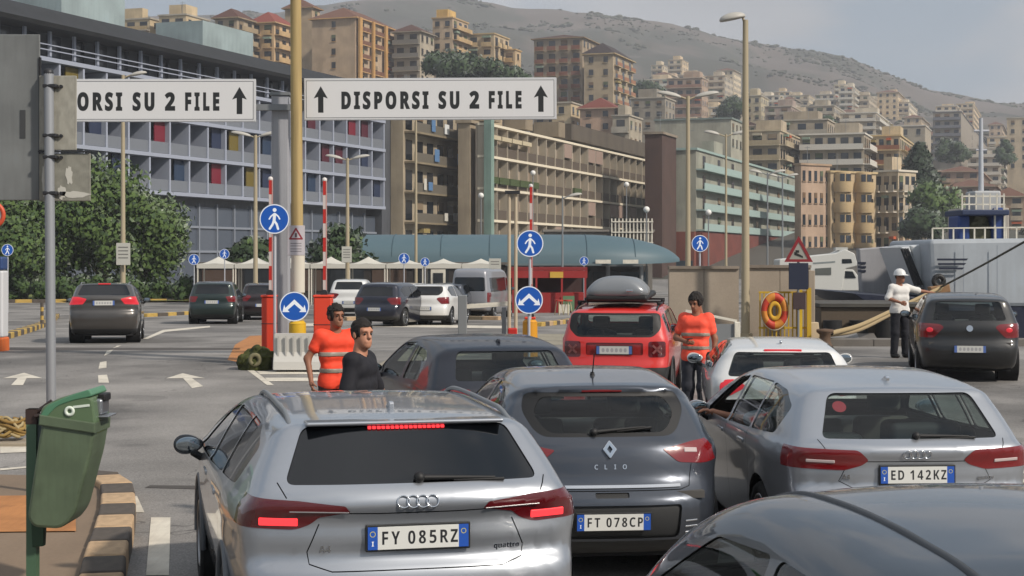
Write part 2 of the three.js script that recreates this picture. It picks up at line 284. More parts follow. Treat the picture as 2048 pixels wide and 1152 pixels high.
function wheel(parent, x, y, z, r, w, spokes = 10) {
  const key = [r, w, spokes].join();
  if (!wheelCache.has(key)) {
    const rr = r * 0.70, tp = [[rr, -w / 2 + 0.01], [r - 0.03, -w / 2], [r - 0.008, -w / 2 + 0.03], [r, 0], [r - 0.008, w / 2 - 0.03], [r - 0.03, w / 2], [rr, w / 2 - 0.01], [rr - 0.01, 0], [rr, -w / 2 + 0.01]].map(p => new THREE.Vector2(...p));
    const tyre = new THREE.LatheGeometry(tp, 36).rotateZ(Math.PI / 2);
    const rim = [new THREE.LatheGeometry([[0.02, w * 0.30], [0.07, w * 0.32], [0.085, w * 0.2], [0.085, -w * 0.1], [0.02, -w * 0.1]].map(p => new THREE.Vector2(...p)), 20).rotateZ(Math.PI / 2), new THREE.TorusGeometry(rr - 0.012, 0.014, 8, 36).rotateY(Math.PI / 2).translate(-w * 0.42, 0, 0), new THREE.CylinderGeometry(rr - 0.004, rr - 0.004, w * 0.8, 32, 1, true).rotateZ(Math.PI / 2)];
    for (let i = 0; i < spokes; i++) { const a = i / spokes * 2 * Math.PI; rim.push(new THREE.BoxGeometry(0.03, rr - 0.06, 0.035).translate(-w * 0.30, (rr + 0.05) / 2, 0).rotateX(a)); }
    const hub = new THREE.CylinderGeometry(rr * 0.62, rr * 0.62, 0.03, 24).rotateZ(Math.PI / 2).translate(w * 0.05, 0, 0);
    wheelCache.set(key, [tyre, merge(rim), hub]);
  }
  const [t, rm, hb] = wheelCache.get(key), g = new THREE.Group(); g.name = 'wheel'; g.position.set(x, y, z); if (x > 0) g.rotation.y = Math.PI; parent.add(g);
  mesh('tyre', t, M.rubber, g); mesh('rim', rm, CM.rim, g); mesh('brake_disc', hb, M.darkSteel, g); return g;
}
function car(S) {
  const { L, W, H } = S, hwBase = W / 2, yb = S.belt ?? 0.98, tumble = S.tumble ?? 0.24, bow = S.bow ?? 0.14, bowF = S.bowF ?? 0.35, crown = S.crown ?? 0.045, k = S.k ?? 0.09;
  const prof = catmull(S.prof, 14), side = polyDist(prof), low = S.low ?? 0.22;
  const hw = (t, y) => {
    let w = hwBase;
    if (t < 1.1) w -= (S.taper ?? 0.09) * (1 - t / 1.1) ** 2; const tf = L - t; if (tf < 1.3) w -= 0.12 * (1 - tf / 1.3) ** 2;
    if (y > yb) { const q = (y - yb) / (H - yb); w -= tumble * (0.25 * q * q + 0.75 * q) + 0.012 * sstep(0, 0.12, q); } else w -= 0.03 * ((y - yb + 0.18) / 0.4) ** 2 * (y < yb - 0.18 ? 1 : 0.6);
    w += (S.hip ?? 0.0) * Math.exp(-(((y - yb + 0.08) / 0.07) ** 2));
    return w;
  };
  const field = sd => (x, y, z) => {
    const t = -z, xa = Math.abs(x), q = Math.min(xa / hwBase, 1.2), e = sstep(L * 0.25, L * 0.75, t);
    const te = lerp(t - bow * q * q * q * (1 - e), t + bowF * q * q * q * e * sstep(L * 0.55, L, t), e);
    const ye = y + crown * q * q * sstep(yb, H, y);
    return smax(sd(te, ye), xa - hw(t, y), k);
  };
  const exact = field(side);
  // coarse lookup of the side view for the grid
  const c0 = 0.03, gx0 = -0.6, gy0 = -0.1, gw = Math.ceil((L + 1.4) / c0), gh = Math.ceil((H + 0.6) / c0), tab = new Float32Array(gw * gh);
  for (let j = 0; j < gh; j++) for (let i = 0; i < gw; i++) tab[j * gw + i] = side(gx0 + i * c0, gy0 + j * c0);
  const look = (x, y) => { const u = clamp((x - gx0) / c0, 0, gw - 1.01), v = clamp((y - gy0) / c0, 0, gh - 1.01), i = u | 0, j = v | 0, a = u - i, b = v - j, q = j * gw + i; return lerp(lerp(tab[q], tab[q + 1], a), lerp(tab[q + gw], tab[q + gw + 1], a), b); };
  const cell = S.cell ?? 0.035, m = cell * 2;
  const net = surfaceNet(field(look), [-hwBase - m, low - m - 0.1, -L - m - 0.15], [hwBase + m, H + m, m], cell, exact, { h: 0.012, smooth: S.smooth ?? 2 });
  let body = soupOf(net);
  const root = thing(S.name, S.label, 'car', null, 0, S.group), [px, py, d] = S.at;
  const gz = d; root.position.set(wx(px, d), gy(gz), -gz); root.rotation.y = S.yaw * Math.PI / 180;
  { const sl = (gy(gz + L) - gy(gz)) / L; root.rotation.order = 'YXZ'; root.rotation.x = Math.atan(sl); }
  const rear = v => [v[0], v[1]], sideP = v => [-v[2], v[1]];
  const isRear = t => t[0][5] + t[1][5] + t[2][5] > 0.15 && t[0][2] > -1.5, isFront = t => t[0][5] + t[1][5] + t[2][5] < -0.3 && t[0][2] < -1.5;
  const isL = t => t[0][3] + t[1][3] + t[2][3] < -0.9, isR = t => t[0][3] + t[1][3] + t[2][3] > 0.9, isTop = t => t[0][4] + t[1][4] + t[2][4] > 1.5;
  const take = (proj, poly, ok, name, mat, off = -0.006, parent = root) => { const [a, b] = cutSoup(body, proj, poly, ok); body = b; if (!a.length) return null; return mesh(name, soupGeo(a, off), mat, parent); };
  const surf = (x, y) => { let t = -0.4; for (let i = 0; i < 900; i++, t += 0.003) if (exact(x, y, -t) < 0) break; const h = 0.02, n = new THREE.Vector3(exact(x + h, y, -t) - exact(x - h, y, -t), exact(x, y + h, -t) - exact(x, y - h, -t), exact(x, y, -t + h) - exact(x, y, -t - h)).normalize(); return { p: new THREE.Vector3(x, y, -t), n }; };
  const top = (x, t) => { let y = H + 0.2; for (let i = 0; i < 900; i++, y -= 0.002) if (exact(x, y, -t) < 0) break; return y; };
  const flank = (s, t, y) => { let x = hwBase + 0.15; for (let i = 0; i < 400; i++, x -= 0.002) if (exact(s * x, y, -t) < 0) break; return s * x; };
  const api = { root, surf, top, flank, take, rear, sideP, isRear, isL, isR, isTop, S };
  // wheel arches
  const wr = S.wheelR ?? 0.32, ax = S.axles ?? [0.95, L - 0.88], ar = wr + 0.055;
  for (const t of ax) for (const s of [-1, 1]) {
    const [a, b] = cutSoup(body, sideP, circ(t, wr, ar), tr => s < 0 ? tr[0][3] < -0.25 : tr[0][3] > 0.25); body = b;
    const g = new THREE.CylinderGeometry(ar, ar, 0.34, 26, 1, true).rotateZ(Math.PI / 2).translate(s * (hwBase - 0.20), wr, -t);
    if (S.arches) { const rg = new THREE.TorusGeometry(ar + 0.012, 0.022, 8, 30, Math.PI * 1.08).rotateZ(-Math.PI * 0.04).rotateY(Math.PI / 2); mesh('arch_trim', rg.translate(flank(s, t, 0.75) * 0.992, wr, -t), S.archMat || CM.trim, root); }
    if (S.detail !== 0) mesh('arch_liner', g, CM.gap, root);
    wheel(root, s * (hwBase - 0.115), wr, -t, wr, 0.21, S.spokes ?? 10);
  }
  // glazing
  const glass = S.glass || CM.privacy;
  if (S.rearWin) { const win = roundPoly(S.rearWin, S.winR ?? 0.05); if (S.blackFrame) { const fr = take(rear, roundPoly(S.blackFrame, S.frameR ?? 0.08), isRear, 'window_surround', M.black, -0.002); if (fr) { const [a, b] = cutSoup(frSoup(fr), rear, win, () => true); fr.geometry = soupGeo(b); mesh('rear_window', soupGeo(a, -0.003), glass, root); } } else take(rear, win, isRear, 'rear_window', glass); }
  function frSoup(mm) { const p = mm.geometry.attributes.position, n = mm.geometry.attributes.normal, out = []; for (let i = 0; i < p.count; i += 3) out.push([0, 1, 2].map(e => [p.getX(i + e), p.getY(i + e), p.getZ(i + e), n.getX(i + e), n.getY(i + e), n.getZ(i + e)])); return out; }
  for (const w of S.sideWins || []) for (const [f, s] of [[isL, -1], [isR, 1]]) { if (w.only && w.only !== s) continue; const pc = take(sideP, roundPoly(w.p, w.r ?? 0.04), f, 'side_window', w.open === s ? CM.gap : (w.glass || S.sideGlass || glass)); if (pc && w.open === s) root.remove(pc); }
  if (S.windshield) take(rear, roundPoly(S.windshield, 0.06), isFront, 'windscreen', S.frontGlass || CM.clear);
  // lamps and lower trim
  for (const l of S.lamps || []) { for (const [pts, s] of [[l.p, 1], [mirrorX(l.p), -1]]) { if (l.only && l.only !== s) continue; const lm = take(rear, roundPoly(pts, l.r ?? 0.02), t => t[0][5] + t[1][5] + t[2][5] > -0.1 && t[0][2] > -(l.maxT ?? 0.40), 'tail_lamp', l.mat || CM.lampRed, 0.004); } }
  for (const t of S.trims || []) take(rear, roundPoly(t.p, t.r ?? 0.03), isRear, t.name || 'bumper_trim', t.mat || CM.trim, t.off ?? -0.004);
  for (const t of S.sideTrims || []) for (const f of [isL, isR]) take(sideP, roundPoly(t.p, 0.02), f, t.name || 'sill_trim', t.mat || CM.trim, t.off ?? 0.004);
  for (const gp of S.gaps || []) take(rear, strip(gp, S.gapW ?? 0.006), isRear, 'panel_gap', CM.gap, -0.012);
  for (const gp of S.sideGaps || []) for (const f of [isL, isR]) take(sideP, strip(gp, S.gapW ?? 0.006), f, 'panel_gap', CM.gap, -0.012);
  S.before && S.before(api, () => body, b => { body = b; });
  // skin, lining
  const bm = mesh('body', soupGeo(body), S.paint, root);
  if (S.interior) mesh('interior_lining', soupGeo(body, -0.03, true), CM.lining, root);
  { const floorW = W - 0.5; mesh('underbody', box(W - 0.36, 0.16, L - 0.5, 0, 0.19, -L / 2), CM.gap, root); }
  if (S.interior) {
    const st = S.seatMat || CM.seat, fz = -(S.seatT ?? L * 0.46), rz = -(S.benchT ?? L * 0.27), sy = S.seatY ?? 0.36;
    for (const s of [-1, 1]) {
      const g = new THREE.Group(); g.name = 'seat'; root.add(g);
      mesh('cushion', rbox(0.5, 0.16, 0.5, 0.06, s * 0.36, sy, fz - 0.22), st, g); mesh('backrest', rbox(0.48, 0.62, 0.14, 0.06, 0, 0, 0).rotateX(0.22).translate(s * 0.36, sy + 0.08, fz + 0.02), st, g); mesh('headrest', rbox(0.27, 0.19, 0.1, 0.04, s * 0.36, sy + 0.73, fz + 0.18), st, g);
    }
    const b = new THREE.Group(); b.name = 'rear_bench'; root.add(b); mesh('cushion', rbox(W - 0.5, 0.15, 0.5, 0.05, 0, sy, rz - 0.2), st, b); mesh('backrest', rbox(W - 0.5, 0.55, 0.14, 0.05).rotateX(0.25).translate(0, sy + 0.05, rz), st, b);
    for (const x of [-0.36, 0.36]) mesh('headrest', rbox(0.25, 0.15, 0.09, 0.04, x, sy + 0.62, rz + 0.14), st, b);
    mesh('dashboard', rbox(W - 0.3, 0.22, 0.45, 0.08, 0, sy + 0.36, -(S.dashT ?? L * 0.66)), CM.lining, root);
    const sw = new THREE.TorusGeometry(0.18, 0.016, 8, 24).rotateX(-0.4).translate(-0.36, sy + 0.5, -(S.dashT ?? L * 0.66) + 0.38); mesh('steering_wheel', sw, M.black, root);
    mesh('load_floor', box(W - 0.4, 0.05, Math.max(0.3, -rz - 0.15), 0, sy + 0.28, rz / 2 - 0.02), CM.lining, root);
    if (S.mirrorIn !== 0) mesh('inner_mirror', rbox(0.22, 0.06, 0.03, 0.02, 0, H - 0.22, -(S.dashT ?? L * 0.66) + 0.25), M.black, root);
  }
  if (S.plate) {
    const { x = 0, y, w = 0.52, h = 0.115, tex } = S.plate, s = surf(x, y), g = new THREE.Group(); g.name = 'number_plate'; root.add(g);
    g.position.copy(s.p); g.position.z += 0.012; g.rotation.x = -Math.asin(clamp(s.n.y, -0.5, 0.5)) * 0.7;
    mesh('plate_frame', rbox(w + 0.022, h + 0.022, 0.014, 0.006, 0, -h / 2 - 0.011, 0), M.plasticBlack, g);
    const pg = new THREE.PlaneGeometry(w, h).translate(0, 0, 0.0105); mesh('plate', pg, tex ? mt(0xffffff, 0.45, { map: tex }) : CM.plateBlank, g);
  }
  for (const s of [-1, 1]) if (S.mirrors) {
    const [t, y] = S.mirrors, x = flank(s, t, y - 0.04), g = new THREE.Group(); g.name = 'door_mirror'; root.add(g);
    mesh('mirror_arm', bar([x, y - 0.06, -t], [x + s * 0.06, y - 0.02, -t + 0.02], 0.025), M.plasticBlack, g);
    const mm = new THREE.SphereGeometry(1, 22, 14); const pa = mm.attributes.position; for (let i = 0; i < pa.count; i++) { const z = pa.getZ(i); if (z > 0.15) pa.setZ(i, 0.15); const q = pa.getX(i) * s; pa.setY(i, pa.getY(i) * (1 + 0.25 * q)); } mm.computeVertexNormals();
    mesh('mirror_housing', mm.scale(0.10, 0.064, 0.09).translate(x + s * 0.085, y + 0.03, -t), S.mirrorMat || S.paint, g);
    mesh('mirror_glass', new THREE.SphereGeometry(1, 22, 14).scale(0.082, 0.052, 0.006).translate(x + s * 0.09, y + 0.03, -t + 0.02), mt(0x9aa4ab, 0.03, { metalness: 1 }), g);
  }
  if (S.wiper) { const [x0, y0, x1, y1] = S.wiper, a = surf(x0, y0).p, b = surf(x1, y1).p, g = new THREE.Group(); g.name = 'rear_wiper'; root.add(g); a.z += 0.02; b.z += 0.025; mesh('wiper_arm', bar([a.x, a.y, a.z], [b.x, b.y, b.z], 0.016, 0.008, 8), M.black, g); mesh('wiper_pivot', new THREE.SphereGeometry(0.03, 12, 8).translate(a.x, a.y, a.z), M.black, g); const c = a.clone().lerp(b, 0.45), e = a.clone().lerp(b, 1.12); mesh('wiper_blade', bar([c.x, c.y - 0.012, c.z], [e.x, e.y - 0.008, e.z], 0.009), M.black, g); }
  if (S.fin) { const [t] = S.fin, y = top(0, t); mesh('roof_antenna', extr(roundPoly([[0.06, 0], [-0.08, 0], [0.035, 0.042, 0.02], [0.06, 0.04, 0.02]].map(p => [p[0], p[1]]), 0.012), 0.016, 0.006).translate(0, 0, -0.008).rotateY(-Math.PI / 2).translate(0, y - 0.008, -t), S.finMat || S.paint, root); }
  if (S.whip) { const t = S.whip, y = top(0, t); mesh('roof_antenna', [cyl(0.022, 0.014, 0.035, 0, y - 0.01, -t), bar([0, y, -t], [0, y + 0.17, -t + 0.10], 0.006, 0.004, 6)], M.black, root); }
  if (S.rails) { const { t0, t1, x } = S.rails; for (const s of [-1, 1]) { const pts = []; for (let i = 0; i <= 12; i++) { const t = lerp(t0, t1, i / 12), e = Math.min(i, 12 - i); pts.push([s * (x + 0.03 * (t - t0) / (t1 - t0) * 0), top(s * x, t) + (e === 0 ? -0.012 : e === 1 ? 0.012 : 0.024), -t]); } mesh('roof_rail', tube(pts, 0.014, 50, 8), S.railMat || M.steel, root); } }
  if (S.badge) S.badge(api);
  if (S.after) S.after(api);
  return api;
}
function onRear(a, x, y, g, mat, name, out = 0.004) { const s = a.surf(x, y); g.applyQuaternion(new THREE.Quaternion().setFromUnitVectors(new THREE.Vector3(0, 0, 1), s.n)).translate(s.p.x + s.n.x * out, s.p.y + s.n.y * out, s.p.z + s.n.z * out); return mesh(name, g, mat, a.root); }
function rings(a, y, r, mat) { const list = []; for (let i = 0; i < 4; i++) { const x = (i - 1.5) * r * 1.62, s = a.surf(x, y); list.push(new THREE.TorusGeometry(r, r * 0.14, 8, 26).applyQuaternion(new THREE.Quaternion().setFromUnitVectors(new THREE.Vector3(0, 0, 1), s.n)).translate(s.p.x, s.p.y, s.p.z + 0.008)); } for (const g of list) mesh('badge_ring', g, mat, a.root); }
function letters(a, str, x, y, size, mat) { const g = new TextGeometry(str, { font, size, depth: 0.003, curveSegments: 3 }); g.computeBoundingBox(); const w = g.boundingBox.max.x; g.translate(-w / 2, -size / 2, 0); return onRear(a, x, y, g, mat, 'lettering', 0.002); }
function plateTex(txt, spacing) {
  return canvasTex(512, 114, (g, w, h) => {
    g.fillStyle = '#cfcfca'; g.fillRect(0, 0, w, h); g.fillStyle = '#1d4fa8'; g.fillRect(0, 0, 50, h); g.fillRect(w - 50, 0, 50, h);
    g.fillStyle = '#e8e8e8'; g.font = 'bold 34px sans-serif'; g.textAlign = 'center'; g.fillText('I', 25, 96); g.strokeStyle = '#d9c34a'; g.lineWidth = 3; g.beginPath(); g.arc(25, 36, 13, 0, 7); g.stroke(); g.beginPath(); g.arc(w - 25, 34, 12, 0, 7); g.stroke();
    g.fillStyle = '#1c1d20'; g.font = 'bold 92px sans-serif'; let x = 62; const n = txt.length, step = (w - 124) / (n - 0.35 - (txt.split(' ').length - 1) * 0.5);
    for (const ch of txt) { if (ch === ' ') { x += step * 0.5; continue; } g.save(); g.translate(x + step * 0.44, 90); g.scale(0.82, 1); g.fillText(ch, 0, 0); g.restore(); x += step; }
  });
}
// ---------- ground ----------
function sheet(x0, x1, d0, d1, lift, right) {              // a sheet that follows the quay; uv in metres; right(d) may bound it
  const ds = [d0]; for (const [g] of GP) if (g > d0 + 0.01 && g < d1 - 0.01) ds.push(g); ds.push(d1);
  const P = [], U = [], I = []; for (const d of ds) for (const x of [x0, right ? right(d) : x1]) { P.push(x, gy(d) + lift, -d); U.push(x, d); }
  for (let j = 0; j < ds.length - 1; j++) { const a = j * 2, b = a + 2; I.push(a, a + 1, b, a + 1, b + 1, b); }
  const g = new THREE.BufferGeometry(); g.setAttribute('position', new THREE.Float32BufferAttribute(P, 3)); g.setAttribute('uv', new THREE.Float32BufferAttribute(U, 2)); g.setIndex(I); g.computeVertexNormals(); return g;
}
const basinEdge = d => lerp(8.6, 27, (d - 40.5) / 95);
{
  const near = sheet(-160, 160, -40, 40.5, 0), far = sheet(-160, 0, 40.5, 135.5, 0, basinEdge), back = sheet(-200, 200, 135.5, 330, 0);
  structure('asphalt_quay', [near, far, back], M.asphalt);
  structure('sea', new THREE.PlaneGeometry(400, 220).rotateX(-Math.PI / 2).translate(120, -1.75, -60), mt(0x1d2a2c, 0.12, { bumpMap: rep(TX.fine, 60, 40), bumpScale: 0.08 }));
  structure('quay_wall', [box(152, 2.2, 0.5, 84.6, -2.25, -40.76), beam([basinEdge(40.5) + 0.26, gy(40.5) - 1.2, -40.5], [basinEdge(135.5) + 0.26, gy(135.5) - 1.0, -135.5], 0.5, 2.2)], M.concreteDark);
}
// paint on the road: outlines given where they show in the view, laid on the quay
function mark(name, pts, mat, lift = 0.006) {
  let P = pts.map(([x, y]) => { const p = gpt(x, y); return [p.x, -p.z]; }); const clip = (poly, s, at) => { const out = []; poly.forEach((a, i) => { const b = poly[(i + 1) % poly.length], da = s * (a[1] - at), db = s * (b[1] - at); if (da >= 0) out.push(a); if ((da >= 0) !== (db >= 0)) { const t = da / (da - db); out.push([a[0] + (b[0] - a[0]) * t, at]); } }); return out; };
  const lo = Math.min(...P.map(p => p[1])), hi = Math.max(...P.map(p => p[1])), cuts = [lo, ...GP.map(q => q[0]).filter(q => q > lo && q < hi), hi], gs = [];
  for (let i = 0; i < cuts.length - 1; i++) { const q = clip(clip(P, 1, cuts[i]), -1, cuts[i + 1]); if (q.length > 2) gs.push(new THREE.ShapeGeometry(new THREE.Shape(q.map(p => new THREE.Vector2(...p))))); }   // laid facet by facet
  const g = merge(gs), pa = g.attributes.position, uv = g.attributes.uv;
  for (let i = 0; i < pa.count; i++) { const x = pa.getX(i), d = pa.getY(i); uv.setXY(i, x, d); pa.setXYZ(i, x, gy(d) + lift, -d); } g.computeVertexNormals(); const nn = g.attributes.normal; for (let i = 0; i < nn.count; i++) nn.setXYZ(i, 0, 1, 0);
  return structure(name, g, mat);
}
const LW = M.lineWhite;
mark('lane_arrow', [[22, 771], [46, 771], [53, 757], [85, 757], [48, 746], [6, 757], [35, 757]], LW); mark('lane_arrow', [[384, 777], [406, 773], [384, 757], [410, 757], [365, 747], [333, 757], [366, 757]], LW);
for (const q of [[[197, 766], [218, 766], [214, 750], [196, 751]], [[197, 738], [213, 736], [213, 723], [200, 725]], [[208, 712], [220, 707], [226, 700], [214, 702]], [[226, 697], [236, 694], [243, 691], [234, 692]], [[240, 1026], [289, 1026], [274, 993], [234, 993]], [[292, 1152], [338, 1152], [341, 1036], [302, 1036]]]) mark('lane_dash', q, LW);
mark('edge_line', [[286, 678], [296, 678], [330, 664], [420, 655], [420, 652], [326, 660]], LW); mark('edge_line', [[484, 733], [497, 733], [548, 771], [534, 771]], LW); mark('edge_line', [[600, 652], [1010, 657], [1010, 652], [600, 647]], LW); mark('edge_line', [[0, 907], [62, 905], [62, 890], [0, 892]], LW); mark('edge_line', [[1960, 941], [2100, 952], [2100, 945], [1960, 935]], LW); mark('edge_line', [[1960, 958], [2100, 971], [2100, 964], [1960, 952]], LW); mark('edge_line', [[0, 942], [60, 936], [60, 933], [0, 938]], LW);
for (const [y0, y1, x0] of [[733, 738, 504], [743, 749, 520], [756, 763, 536]]) mark('hatch_stripe', [[x0, y1], [660, y1], [660, y0], [x0 - 6, y0]], LW);
mark('repair_strip', [[0, 700], [480, 700], [480, 696], [0, 695]], mt(0x4a4643, 0.95), 0.004); mark('repair_strip', [[290, 976], [400, 979], [400, 972], [300, 971]], mt(0x45413e, 0.95), 0.004);
mark('orange_island_tip', [[455, 720], [470, 690], [500, 672], [540, 670], [540, 728], [490, 729]], M.kerbOrange, 0.004);
mark('worn_patch', [[640, 800], [820, 700], [1000, 668], [1340, 668], [1340, 690], [1000, 690], [700, 800]], mt(0x8f8a7c, 0.95, { map: rep(TX.stain, 1 / 3) }), 0.0035);
// kerbs of single stones, painted by turns
function kerb(label, pts, mats, len = 0.5, w = 0.28, h = 0.16) {
  const path = new THREE.CatmullRomCurve3(pts.map(p => p.isVector3 ? p : gpt(...p)), false, 'centripetal'), L = path.getLength(), n = Math.max(2, Math.round(L / len)), o = thing('kerb', label, 'kerb', null), sg = rbox(L / n - 0.012, h + 0.1, w, 0.025, 0, -0.1, 0);
  for (let i = 0; i < n; i++) { const p = path.getPointAt((i + 0.5) / n), t = path.getTangentAt((i + 0.5) / n), m = mesh('kerb_stone', sg, mats[i % mats.length], o); m.position.set(p.x, gy(-p.z), p.z); m.rotation.y = Math.atan2(-t.z, t.x); }
  return o;
}
{ // island at the lower left: raised slab, painted stones along its edge
  const edge = [[196, 1240], [212, 1150], [228, 1090], [236, 1035], [226, 1000], [190, 984], [120, 978], [0, 975], [-160, 980]], W = edge.map(p => gpt(...p)), poly = W.map(p => new THREE.Vector2(p.x, -p.z)); poly.push(new THREE.Vector2(-9.5, 12), new THREE.Vector2(-6, 9));
  const g = new THREE.ShapeGeometry(new THREE.Shape(poly)), pa = g.attributes.position, uv = g.attributes.uv; for (let i = 0; i < pa.count; i++) { const x = pa.getX(i), d = pa.getY(i); uv.setXY(i, x, d); pa.setXYZ(i, x, gy(d) + 0.13, -d); } g.computeVertexNormals(); structure('traffic_island', g, wall(0x7e6d5c));
  kerb('tan and dark painted kerb of the traffic island beside the litter bin', edge.slice(0, 7), [M.kerbTan, M.kerbDark], 0.62, 0.3, 0.19);
  mark('orange_paint', [[-120, 1012], [150, 1008], [152, 1085], [-120, 1088]].map(([x, y]) => [x, y + 12]), M.kerbOrange, 0.14);
}
kerb('black and yellow kerb along the left edge of the left road', [[-60, 700], [0, 680], [60, 662], [95, 648], [112, 634]], [M.kerbYellow, M.kerbDark], 0.9, 0.3, 0.15);
kerb('black and yellow kerb of the median beside the grey estate car', [[288, 634], [330, 632], [378, 629]], [M.kerbYellow, M.kerbDark], 0.9, 0.3, 0.15);
kerb('long black and yellow kerb in front of the hedge', [[-40, 606], [120, 605], [260, 604.5], [400, 604]], [M.kerbYellow, M.kerbDark], 1.0, 0.4, 0.2);
kerb('pale kerb in front of the parked cars', [[690, 641], [760, 640], [900, 639], [1000, 640]], [M.kerbTan, wall(0x8a7f6c)], 0.7, 0.3, 0.15);
kerb('yellow and grey kerb behind the yellow bollard', [[1075, 653], [1105, 650], [1140, 645]], [M.kerbYellow, M.kerbDark, M.kerbTan], 0.6, 0.3, 0.15);
structure('pavement', sheet(-36, 0, 100.4, 128, 0.12, d => -19.3 - (d - 100) * 0.05), mt(0xffffff, 0.95, { map: rep(TX.grass, 1 / 3) }));
// ---------- the queue ----------
const lowered = (p, k) => p.map(([t, y]) => [t, y > .7 ? .7 + (y - .7) * (1 - (1 - k) * 2) : y]);
const silver = paint(0xa4a8ae, 0.75, 0.33), silver2 = paint(0xa3a7ad, 0.7, 0.34), slate = paint(0x3d424b, 0.55, 0.3), darkBlue = new THREE.MeshPhysicalMaterial({ color: 0x0c1220, roughness: 0.45, clearcoat: 0.45, clearcoatRoughness: 0.05 }), black = new THREE.MeshPhysicalMaterial({ color: 0x060708, roughness: 0.5, clearcoat: 0.7, clearcoatRoughness: 0.04 }), red = paint(0xc62a24, 0.05, 0.4), whitePaint = paint(0xcfcfcd, 0.05, 0.4), greyPaint = paint(0x4a4744, 0.5, 0.35), greenPaint = paint(0x0c211c, 0.35, 0.3), charcoal = paint(0x3c4249, 0.35, 0.45);
const wagonProf = (dy = 0) => [[.32, .22], [.13, .27], [.04, .40], [0, .60], [.015, .76], [.06, .82], [.055, .92], [.065, 1.02], [.04, 1.085], [.075, 1.16], [.125, 1.20], [.30, 1.355], [.405, 1.445], [.43, 1.470], [.60, 1.487], [1.2, 1.502], [1.95, 1.50], [2.5, 1.455], [2.95, 1.32], [3.5, 1.09], [3.7, 1.035], [4.25, .95], [4.6, .82], [4.73, .64], [4.74, .45], [4.66, .28], [4.4, .22]];
// near left: silver estate, brake lamps on
car({
  name: 'estate_car', label: 'silver estate car with its brake lights lit, nearest car in the queue', at: [839, 0, 8.37], yaw: 13.5, L: 4.75, W: 1.86, H: 1.51, belt: 1.06, tumble: 0.27, taper: 0.10, bow: 0.17, k: 0.085, cell: 0.028, hip: 0.015, paint: silver,
  prof: wagonProf(), wheelR: 0.345, axles: [1.0, 3.82], arches: true, archMat: mt(0x55585c, 0.5),
  rearWin: [[-.545, 1.455, .05], [.545, 1.455, .05], [.665, 1.19, .05], [-.665, 1.19, .05]], winR: 0.05, glass: CM.privacy, sideGlass: CM.privacy,
  sideWins: [{ p: [[.62, 1.33], [.95, 1.42], [1.42, 1.425], [1.42, 1.10], [.72, 1.13]], r: .05 }, { p: [[1.46, 1.425], [2.25, 1.41], [2.25, 1.07], [1.46, 1.10]], r: .02 }, { p: [[2.31, 1.405], [2.55, 1.37], [3.18, 1.06], [2.31, 1.07]], r: .03 }],
  windshield: [[-.62, 1.40], [.62, 1.40], [.74, 1.10], [-.74, 1.10]], frontGlass: CM.privacy,
  lamps: [{ p: [[.345, 1.058, .005], [.37, 1.09, .01], [.60, 1.118, .01], [1.0, 1.14], [1.0, .985], [.62, .972, .03], [.545, .998, .02], [.50, 1.035, .01]], mat: CM.lampDark }],
  trims: [{ p: [[-.95, .20], [.95, .20], [.95, .40], [-.95, .40]], mat: mt(0x4b4d50, 0.6), r: .01 }, { p: [[-.6, .46], [.6, .46], [.62, .52], [-.62, .52]], name: 'bumper_vent', mat: CM.trim }],
  gaps: [[[-.50, 1.0], [-.56, .86], [-.55, .80], [-.44, .765], [.44, .765], [.55, .80], [.56, .86], [.50, 1.0]], [[-.36, 1.052], [-.2, 1.048], [.2, 1.048], [.36, 1.052]], [[-.66, 1.13], [-.70, 1.2]], [[.66, 1.13], [.70, 1.2]]],
  sideGaps: [[[1.44, 1.09], [1.38, .8], [1.42, .5], [1.5, .34]], [[2.28, 1.06], [2.27, .34]], [[3.22, 1.02], [3.3, .6], [3.28, .34]]],
  plate: { y: .925, tex: plateTex('FY 085RZ') }, mirrors: [2.98, 1.05], mirrorMat: mt(0x2c3036, 0.25), wiper: [.02, 1.215, .42, 1.205], fin: [.95], finMat: silver2, rails: { t0: .55, t1: 2.4, x: .60 },
  after(a) {
    rings(a, 1.105, .031, M.chrome); letters(a, 'A4', -.47, .875, .036, M.chrome); letters(a, 'quattro', .47, .86, .028, M.chrome);
    for (const s of [-1, 1]) {
      onRear(a, s * .70, 1.012, rbox(.20, .040, .012, .008, 0, -.02, 0), CM.glow, 'brake_light', 0.006); onRear(a, s * .50, 1.062, rbox(.30, .006, .006, .002), mt(0xa6a3a3, .25, { metalness: .6 }), 'lamp_strip', 0.007);
      const x = a.flank(s, 1.62, .98), x2 = a.flank(s, 2.45, .98); mesh('door_handle', rbox(.03, .035, .2, .012, x - s * .004, .955, -1.6), silver, a.root); mesh('door_handle', rbox(.03, .035, .2, .012, x2 - s * .004, .955, -2.45), silver, a.root);
    }
    const g = []; for (let i = 0; i < 17; i++) { const x = (i - 8) * .0245, p = a.surf(x, 1.452).p; g.push(new THREE.BoxGeometry(.017, .014, .02).translate(x, 1.446, p.z + .006)); } mesh('high_brake_light', g, CM.glow, a.root);
    const sp = []; for (const x of [-.5, .5]) sp.push(x); mesh('roof_spoiler', rbox(1.06, .022, .14, .01, 0, 1.458, -.47), silver, a.root);
  },
});
